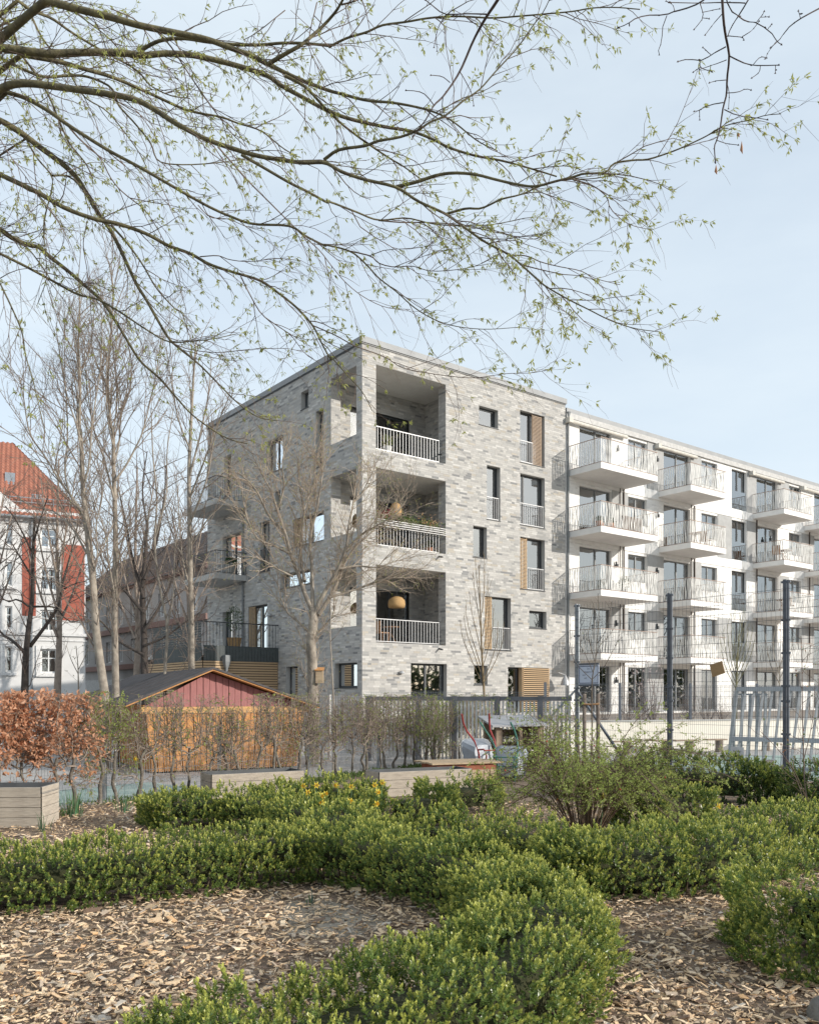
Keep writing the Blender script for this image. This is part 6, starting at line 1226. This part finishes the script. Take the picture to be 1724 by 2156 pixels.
# ---------------------------------------------------------------- things hung on the fence
fd = (FP[1]-FP[0]).normalized(); fn = Vector((fd.y, -fd.x)); fn = -fn if fn.y > 0 else fn
def fence_t(x):
    r = (x-CX)/F; f0 = FP[0]; return (r*f0.y-f0.x)/(fd.x-r*fd.y)
def PF(t, o=0., z=0.): return Vector((FP[0].x+fd.x*t+fn.x*o, FP[0].y+fd.y*t+fn.y*o, z))
def fzz(x, y): return EYE+(HY-y)/F*PF(fence_t(x)).y
def text(body, size, loc, rz, m, parent, name='lettering'):
    cu = bpy.data.curves.new(name, 'FONT'); cu.body = body; cu.size = size; cu.align_x = 'CENTER'; cu.align_y = 'CENTER'; cu.resolution_u = 2
    tmp = bpy.data.objects.new(name, cu); COL.objects.link(tmp); bpy.context.view_layer.update()
    me = bpy.data.meshes.new_from_object(tmp); bpy.data.objects.remove(tmp); me.materials.clear(); me.materials.append(m)
    return mesh_obj(name, me, None, parent, loc, rot=(math.pi/2, 0, rz))
BLU = mat('navy_print', (.03, .045, .11), rough=.5); PAP = mat('pale_blue_board', (.55, .60, .70), (.50, .55, .65), scale=2, rough=.6)
t0, t1 = fence_t(1222), fence_t(1264.6); z0, z1 = fzz(1240, 1441), fzz(1240, 1401); rz = math.atan2(fd.y, fd.x)
sg = thing('notice_board', 'pale blue notice board with dark border on the wire fence', 'sign', PF((t0+t1)/2, .07, z0))
s = MB(); s.slab(PF, t0, t1, .055, .07, z0, z1); s.build('board', PAP, sg)
s = MB()
for e in ((t0+.02, t1-.02, z0+.02, z0+.035), (t0+.02, t1-.02, z1-.035, z1-.02), (t0+.02, t0+.035, z0+.035, z1-.035), (t1-.035, t1-.02, z0+.035, z1-.035)): s.slab(PF, e[0], e[1], .071, .074, e[2], e[3])
s.build('border', BLU, sg)
s = MB(); s.slab(PF, t0, t1, .05, .075, z1+.003, z1+.05); s.slab(PF, t0, t1, .05, .075, z0-.05, z0-.003); s.build('edge_strip', DPOST, sg)
for k, w_ in enumerate(('Der', 'Schulgarten ist', 'wird', 'und', 'ung')): text(w_, .055, PF((t0+t1)/2+(0, 0, -.15, -.1, .1)[k]*1, .0745, z1-.09-k*.075), rz, BLU, sg)
t0, t1 = fence_t(1506), fence_t(1522); zc = fzz(1514, 1410)
bd = thing('brown_board', 'tilted square brown board hung high on the wire fence', 'board', PF(fence_t(1515), .06, zc)); s = MB(); cx_ = fence_t(1515); q = []
for o in (.05, .062):
    for a, b in ((-.17, -.15), (.16, -.10), (.13, .17), (-.19, .13)): q.append(PF(cx_+a*.95+b*-.18, o, zc+b*.95+a*.12))
s.hexa([q[0], q[1], q[5], q[4], q[3], q[2], q[6], q[7]]); s.build('panel', mat('hardboard', (.36, .235, .115), (.31, .20, .10), scale=4, stretch=(2, 2, 20)), bd)
t0, t1 = fence_t(1542), fence_t(1569); z0, z1 = fzz(1556, 1605), fzz(1556, 1573)
kt = thing('plant_label', 'laminated potato label tied low on the wire fence', 'sign', PF((t0+t1)/2, .06, z0)); s = MB(); s.slab(PF, t0, t1, .055, .058, z0, z1); s.build('sheet', mat('laminated_paper', (.60, .61, .62), rough=.3), kt)
text('Kartoffeln', .047, PF((t0+t1)/2, .0595, z1-.09), rz, mat('black_print', (.03, .03, .03)), kt)
for a, b in ((-.05, -.02), (.04, -.03), (.0, .02)): s = MB(); s.lathe(PF((t0+t1)/2+a, .0605, (z0+z1)/2-.02+b), [(.001, -.03), (.04, -.015), (.045, .0), (.035, .02), (.001, .03)], 8); v3 = np.array(s.v); s.v = [tuple(x) for x in v3]; s.build('potato_print', mat('potato_yellow', (.52, .46, .22)), kt)
z1 = fzz(1625, 1600); tt = fence_t(1622); bgm = mat('white_cloth_bag', (.62, .60, .57), (.48, .40, .34), scale=4, rough=.9)
bag = thing('cloth_bag', 'stained white cloth bag hanging on the wire fence by the right post', 'bag', PF(tt, .1, z1-.6)); s = MB(); vs = []; n = 9
for j in range(7):
    f = j/6; wv = .10+.13*f
    for i in range(n): a = -1+2*i/(n-1); vs.append(PF(tt+a*wv-.02*f, .065+.05*math.cos(a*1.5)+.015*math.sin(i*2+j), z1-f*.55-.03*abs(a)*f))
b_ = len(vs)
for j in range(7):
    f = j/6; wv = .10+.13*f
    for i in range(n): a = -1+2*i/(n-1); vs.append(PF(tt+a*wv-.02*f, .06, z1-f*.55-.03*abs(a)*f))
fs = [(k+j*n+i, k+j*n+i+1, k+j*n+n+i+1, k+j*n+n+i) for k in (0, b_) for j in range(6) for i in range(n-1)]; s.add(vs, fs); s.build('bag_body', bgm, bag, smooth=True)
# ---------------------------------------------------------------- plank benches by the wall
LOG = mat('grey_log', (.26, .215, .175), (.17, .14, .11), scale=7, bump=.7, bscale=25, rough=.9)
for k, (x, D, w_) in enumerate(((1402, 25.9, .9), (1451, 25.8, .9), (1514, 26.3, .8), (1612, 27.0, .7), (1320, 25.2, .8))):
    p = at(x, 1466, D); t = thing('log_bench', f'{("second", "third", "fourth", "fifth", "first")[k]} stump bench from the left along the cream wall', 'bench', (p.x, p.y, 0), 'stump benches at the wall'); s = MB(); s.lathe((p.x, p.y, -.02), [(.14, 0), (.12, .15), (.125, .37), (.11, .38)], 10); s.build('stump', LOG, t)
    s = MB(); s.slab(PW, (p.x-W0.x)*WD.x+(p.y-W0.y)*WD.y-w_/2-.1, (p.x-W0.x)*WD.x+(p.y-W0.y)*WD.y+w_/2-.2, (p.x-W0.x)*WN.x+(p.y-W0.y)*WN.y-.13, (p.x-W0.x)*WN.x+(p.y-W0.y)*WN.y+.13, .362, .40); s.build('seat', TW, t)
# ---------------------------------------------------------------- daffodils
PET = mat('daffodil_petal', (.86, .72, .12), (.80, .62, .08), scale=30, rough=.6, trans=.3); TRU = mat('daffodil_trumpet', (.85, .55, .06), rough=.6, trans=.25); DST = mat('daffodil_green', (.16, .26, .14), (.12, .21, .11), scale=8, rough=.5)
def flower_mesh():
    s = MB()
    for k in range(6):
        a = k*math.pi/3; o = .004*(k % 2); c, sn = math.cos(a), math.sin(a); s.add([(.006*c, -o, .006*sn), (.026*math.cos(a-.42), -.004-o, .026*math.sin(a-.42)), (.046*c, .004-o, .046*sn), (.026*math.cos(a+.42), -.004-o, .026*math.sin(a+.42))], [(0, 1, 2, 3)])
    return s.mesh('petals')
FM = flower_mesh(); FM.materials.append(PET)
s = MB(); n = 8; vs = []
for r, y in ((.008, 0), (.013, -.012), (.017, -.026), (.021, -.032)): vs += [(r*math.cos(k*math.pi/4), y, r*math.sin(k*math.pi/4)) for k in range(n)]
TM = s.add(vs, [(j*n+k, j*n+(k+1) % n, j*n+n+(k+1) % n, j*n+n+k) for j in range(3) for k in range(n)]).mesh('trumpet'); TM.materials.append(TRU)
spots = [(640, 1655, 10.8), (666, 1654, 10.8), (648, 1669, 10.6), (676, 1676, 10.4), (685, 1672, 10.7), (678, 1690, 10.0), (737, 1688, 10.0), (740, 1657, 10.6), (789, 1653, 10.6), (805, 1647, 10.7), (795, 1668, 10.4), (709, 1654, 10.8), (286, 1598, 13.5), (792, 1693, 9.8), (1511, 1698, 9.6), (1548, 1704, 9.4), (1300, 1659, 10.9), (1272, 1676, 10.3)]
for k, (x, y, D) in enumerate(sorted(spots)):
    p = at(x, y, D); rr = random.Random(900+k); g0 = Vector((p.x+rr.uniform(-.06, .06), p.y+.05, zg(p.x, p.y)))
    t = thing('daffodil', f'{ORD[k]} yellow daffodil counted from the left of the garden', 'daffodil', g0, 'daffodils among the box hedges'); s = MB(); s.tube([g0, (g0+p)/2+Vector((.01, .01, .03)), p+Vector((0, .025, .012)), p+Vector((0, .008, 0))], [.004, .0035, .003, .003], 5); s.build('stem', DST, t)
    ry = rr.uniform(-.7, .7); mesh_obj('petals', FM, None, t, p, rot=(rr.uniform(-.2, .3), 0, ry)).scale = (1.05,)*3; mesh_obj('trumpet', TM, None, t, p, rot=(rr.uniform(-.2, .3), 0, ry)).scale = (1.05,)*3
def blades(label, x, y, n, h, r, seed, col=(.13, .22, .12), w_=.012, D=None, name='daffodil_leaves', cat='leaf clump'):
    g_ = gd(x, y) if D is None else Vector((*at(x, 1466, D)[:2], 0)); rr = random.Random(seed); vs = []; fs = []; c = []
    for k in range(n):
        a = rr.uniform(0, 6.28); q = Vector((g_.x+math.cos(a)*r*rr.random(), g_.y+math.sin(a)*r*rr.random(), 0)); q.z = zg(q.x, q.y)-.01; H = h*rr.uniform(.55, 1.1); ln = rr.uniform(.05, .4)*H; sd = Vector((-math.sin(a), math.cos(a), 0))*w_/2; dr = Vector((math.cos(a), math.sin(a), 0)); b = len(vs); cl = [v_*rr.uniform(.8, 1.25) for v_ in col]
        for j in range(5):
            f = j/4; m_ = q+dr*ln*f*f+Vector((0, 0, H*f*(1-.12*f*f))); ww = 1-f*f*.9; vs += [m_-sd*ww, m_+sd*ww]
        fs += [(b+2*j, b+2*j+1, b+2*j+3, b+2*j+2) for j in range(4)]; c += [cl]*10
    s = MB(); s.v = [tuple(v_) for v_ in vs]; s.f = fs; s.c = [tuple(x_) for x_ in c]
    return tag(s.build(name, LEAF), label, cat, kind='stuff')
for k, (lab, x, y, n, h, r) in enumerate((('clump of blue-green daffodil leaves right of the left planter', 152, 1722, 60, .42, .18), ('daffodil leaves in front of the left planter', 95, 1755, 16, .30, .10), ('daffodil leaves among flowers behind the long hedge, left group', 665, 1745, 70, .36, .35), ('daffodil leaves among flowers behind the long hedge, right group', 750, 1735, 70, .36, .35),
        ('daffodil leaves beside the rounded box bush', 800, 1760, 40, .32, .15), ('sparse daffodil leaves in front of the dark box hedge', 1530, 1760, 26, .30, .22), ('small leaf tuft in the wood chips behind the corner hedge', 655, 1903, 10, .16, .05), ('daffodil leaves under the rose bush', 1320, 1790, 40, .35, .4), ('thin leaf tuft by the hedge stems', 262, 1712, 26, .30, .12), ('leaf tuft between bark path and low hedge', 315, 1735, 30, .26, .18))): blades(lab, x, y, n, h, r, 950+k)
# low weeds along the foot of the hedge row
gt_ = []
vs = []
n = 5200; tt_ = rng.uniform(-4, 9, n); of = rng.normal(-.25, .28, n); bx = -4.69+.5525*tt_+HN.x*of; by = 13.7+.8335*tt_+HN.y*of; B = np.stack([bx, by, np.array([zg(a, b) for a, b in zip(bx, by)])], 1)
k = np.array([mnoise.noise(Vector((a*1.2, b*1.2, 0))) for a, b in zip(bx, by)])+rng.normal(0, .15, n) > .0; B = B[k]; D = rng.normal(0, .7, (len(B), 3)); D[:, 2] = np.abs(D[:, 2])+.5
tag(mesh_obj('ground_weeds', leaves_mesh('ground_weeds', B, D, rng.uniform(.04, .12, len(B)), .022, leafcol(len(B), (.09, .15, .04), (.17, .24, .07))), LEAF), 'low green weeds and ivy along the foot of the hedge row', 'weeds', kind='stuff')
# ---------------------------------------------------------------- things on the balconies
def pot_plant(label, p, r, h, pm, leafc, lr, lh, name='potted_plant', n=260, tall=0., group=None):
    t = thing(name, label, 'potted plant', p, group); s = MB(); s.lathe(p, [(r*.75, 0), (r, h*.9), (r*1.06, h), (r*.9, h-.02)], 12); s.build('pot', pm, t)
    c = np.array(p)+np.array([0, 0, h+tall+lh*.5]); q = rng.normal(size=(n, 3)); q = nrm(q)*rng.random((n, 1))**.4*np.array([lr, lr, lh*.6])
    tag(mesh_obj('foliage', leaves_mesh('foliage', c+q, q+rng.normal(0, .05, (n, 3))+np.array([0, 0, .05]), .09, .035, leafcol(n, *leafc)), LEAF, t), kind='stuff')
    if tall: s = MB(); s.tube([Vector(p)+Vector((0, 0, h-.03)), Vector(p)+Vector((0, 0, h+tall+.1))], .025); s.build('stem', TWIGP, t)
    return t
GC = ((.07, .10, .05), (.14, .17, .09)); TERRA = mat('terracotta', (.42, .20, .12), rough=.8)
p = PL(TV+.75, TO-1.75, tz); pot_plant('olive standard in a wicker basket on the terrace', p, .30, .55, mat('wicker', (.42, .27, .13), (.30, .18, .08), scale=40, bump=.8), GC, .36, .85, n=500, tall=.35)
p = PL(BAL_V+.45, .55, gz(519, 1212)); pot_plant('clipped ball plant in a pale ribbed pot on the side balcony', p, .26, .5, mat('pale_pot', (.40, .38, .34)), ((.03, .08, .02), (.06, .13, .03)), .24, .26, n=500)
f2, t2_ = lz[1]; f3, t3_ = lz[2]; f1, t1_ = lz[0]
RAT = mat('rattan', (.52, .34, .16), (.38, .23, .10), scale=60, rough=.8, bump=.6)
for lab, x, y, o, r, h, topz in (('wide rattan lamp shade hanging in the lowest loggia', 835, 1268, -1.2, .34, .45, t3_), ('tall rattan lamp shade hanging in the middle loggia', 833, 1073, -1.2, .24, .55, t2_)):
    u_ = fu(x, o); z = fz(x, y, o); t = thing('lamp_shade', lab, 'lamp', PR(u_, o, z-h/2)); s = MB(); s.lathe(PR(u_, o, z), [(r*.93, -h*.5), (r*1.02, -h*.2), (r*.95, h*.15), (r*.65, h*.4), (r*.25, h*.5)], 18); s.build('shade', RAT, t, smooth=True)
    s = MB(); s.tube([PR(u_, o, z+h*.48), PR(u_, o, topz+.01)], .008, 5); s.build('cord', ANTH, t)
wb = thing('window_box', 'white slatted flower box rack on the middle loggia railing', 'planter', PR(LU0, .1, f2+.7))
for z in (.72, .80, .88, .96): s = MB(); s.slab(PR, LU0+.01, LU1-.01, .05, .075, f2+z, f2+z+.03); s.build('slat', mat('white_slat', (.66, .64, .62)), wb)
for k, (a, lab, c, m_) in enumerate(((.5, 'red flowers at the left of the middle loggia rack', (.45, .04, .07), 1), (1.6, 'green herbs in the middle of the loggia rack', (.14, .20, .06), 0), (2.6, 'orange and cream tulips at the right of the loggia rack', (.72, .42, .22), 1))):
    c0 = np.array(PR(LU0+a, -.02, f2+1.05)); n = 300; q = rng.normal(0, 1, (n, 3))*np.array([.28, .28, .10]); q[:, :2] = np.outer(q[:, 0], np.array([U.x, U.y]))+np.outer(rng.normal(0, .06, n), np.array([V.x, V.y])); g_ = rng.random((n, 1)) < (.3 if m_ else 0); col = np.where(g_, np.array(c)*rng.uniform(.8, 1.1, (n, 1)), leafcol(n, (.12, .18, .05), (.24, .30, .09)))
    q[:, 2] += np.where(g_[:, 0], .09, 0); t = thing('balcony_flowers', lab, 'flowers', c0); s = MB(); s.slab(PR, LU0+a-.45, LU0+a+.45, -.13, .04, f2+.82, f2+1.0); s.build('trough', mat('grey_trough', (.2, .2, .2)), t); tag(mesh_obj('foliage', leaves_mesh('foliage', c0+q, rng.normal(0, 1, (n, 3))+np.array([0, 0, .8]), .09, .04, col), LEAF, t), kind='stuff')
p = PR(fu(905, -.6), -.6, f2); pot_plant('terracotta pot at the right end of the middle loggia', p, .16, .3, TERRA, GC, .15, .25)
p = PR(fu(815, -.5), -.5, f1); pot_plant('leafy plant in a white pot in the top loggia', p, .18, .35, mat('white_pot', (.6, .6, .58)), ((.16, .19, .06), (.28, .30, .10)), .2, .4)
def cafe(label, p, kind):
    t = thing('balcony_'+kind, label, kind, p); s = MB(); p = Vector(p); WOODT = mat('teak', (.30, .16, .08), rough=.6)
    if kind == 'table':
        s.lathe(p+Vector((0, 0, .68)), [(.33, 0), (.33, .03)], 16); s.build('top', WOODT, t)
        for a in (0, 2.1, 4.2): s = MB(); s.tube([p+Vector((.25*math.cos(a), .25*math.sin(a), 0)), p+Vector((-.1*math.cos(a), -.1*math.sin(a), .68))], .014, 6); s.build('leg', WOODT, t)
    else:
        s.slab(lambda a, o=0., z=0.: p+Vector((U.x*a-V.x*o, U.y*a-V.y*o, z)), -.22, .22, -.22, .22, .42, .46); s.build('seat', WOODT, t); s = MB(); s.slab(lambda a, o=0., z=0.: p+Vector((U.x*a-V.x*o, U.y*a-V.y*o, z)), -.22, -.18, -.22, .22, .462, .88); s.build('backrest', WOODT, t)
        for a in (-.19, .19):
            for o in (-.19, .19): s = MB(); s.tube([p+Vector((U.x*a-V.x*o, U.y*a-V.y*o, 0)), p+Vector((U.x*a-V.x*o, U.y*a-V.y*o, .42))], .015, 5); s.build('leg', WOODT, t)
cafe('round wooden table in the lowest loggia', PR(fu(822, -1.0), -1.0, f3), 'table'); cafe('wooden chair in the lowest loggia', PR(fu(803, -.9), -.9, f3), 'chair')
zb = rows[1]
for k, u_ in enumerate((.35, .75, 1.1, 1.55)):
    p = PR(bal['A'][0]+u_, 1.45-.25*(k % 2), zb+.03); pot_plant(f'{ORD[k]} terracotta pot from the left on the second-highest left balcony', p, .15, .26, TERRA, GC, .14, .2, group='terracotta pots on the white house balcony', n=120)
tg = thing('balcony_screen', 'dark wicker screen on the second-highest left balcony', 'screen', PR(bal['A'][0]+2.6, .9, zb+.03)); s = MB(); s.slab(PR, bal['A'][0]+2.2, bal['A'][0]+3.6, 1.2, 1.26, zb+.04, zb+.82); s.build('panel', mat('dark_wicker', (.13, .09, .07), rough=.9), tg)
for kind, bk, r_, du, do, lab in (('table', 'B', 1, 1.6, 1.0, 'round table on the second-highest balcony of the middle stack'), ('chair', 'B', 1, 2.5, 1.0, 'wooden chair on the second-highest balcony of the middle stack'), ('table', 'C', 1, 1.5, 1.1, 'round table on the second-highest balcony of the right stack'), ('chair', 'C', 1, .7, 1.1, 'wooden chair on the second-highest balcony of the right stack'), ('table', 'C', 2, 1.3, 1.0, 'round table on the third-highest balcony of the right stack'), ('chair', 'C', 2, 2.1, 1.0, 'wooden chair on the third-highest balcony of the right stack')):
    cafe(lab, PR(bal[bk][0]+du, do, rows[r_]+.025), kind)
p = PR(bal['A'][0]+3.3, .5, rows[2]+.025); pot_plant('leafy plant in a pale pot on the third-highest left balcony', p, .18, .35, MATS['white_pot'], GC, .25, .6, n=200)
nb = thing('nest_box', 'small wooden nest box fixed to the bushy tree trunk', 'nest box', at(662, 1415, 20.85)); p = at(673, 1424, 21.0); s = MB(); s.hexa([p+Vector(v_) for v_ in ((-.09, -.08, -.17), (.09, -.08, -.17), (.09, .08, -.17), (-.09, .08, -.17), (-.09, -.08, .13), (.09, -.08, .13), (.09, .08, .19), (-.09, .08, .19))]); s.build('box', TPL, nb); s = MB(); s.hexa([p+Vector(v_) for v_ in ((-.11, -.11, .132), (.11, -.11, .132), (.11, .1, .20), (-.11, .1, .20), (-.11, -.11, .15), (.11, -.11, .15), (.11, .1, .22), (-.11, .1, .22))]); s.build('lid', OR, nb)
# a wood on the far right, outside the picture, that shows in the window panes
fp = []
rr = random.Random(77)
for k in range(50):
    a = rr.uniform(-.75, .42); R_ = rr.uniform(62, 84); b = np.array([12+R_*math.cos(a), 20+R_*math.sin(a), 0]); h = rr.uniform(9, 13.5); tr = smooth_line(np.array([b, b+np.array([rr.gauss(0, .3), rr.gauss(0, .3), h*.5]), b+np.array([rr.gauss(0, .6), rr.gauss(0, .6), h])]), 10); fp.append((tr, np.linspace(.22, .04, 10)))
w1_ = spray(fp, .6, 3.8, .09, (.4, .9), .04, 6, .1, .22, rr=rr); w2_ = spray(w1_, 1.0, 1.7, .06, (.4, 1), .03, 4, .14, .2, rr=rr); v, q = tubes(fp+w1_+w2_, 3)
tag(mesh_obj('far_wood', np_mesh('far_wood', v, [q]), DARKB), 'bare far-off wood to the right of the garden', 'wood', kind='stuff')

n = 7000; a = rng.uniform(-.8, .45, n); R_ = rng.uniform(60, 66, n); hh_ = 6.2+1.5*np.sin(a*23)+.9*np.sin(a*57); B = np.stack([12+R_*np.cos(a), 20+R_*np.sin(a), rng.random(n)*hh_], 1)
tag(mesh_obj('far_thicket', leaves_mesh('far_thicket', B, rng.normal(0, 1, (n, 3)), .9, .6, leafcol(n, (.06, .08, .03), (.12, .13, .06))), LEAF), 'evergreen thicket at the foot of the far-off wood', 'thicket', kind='stuff')
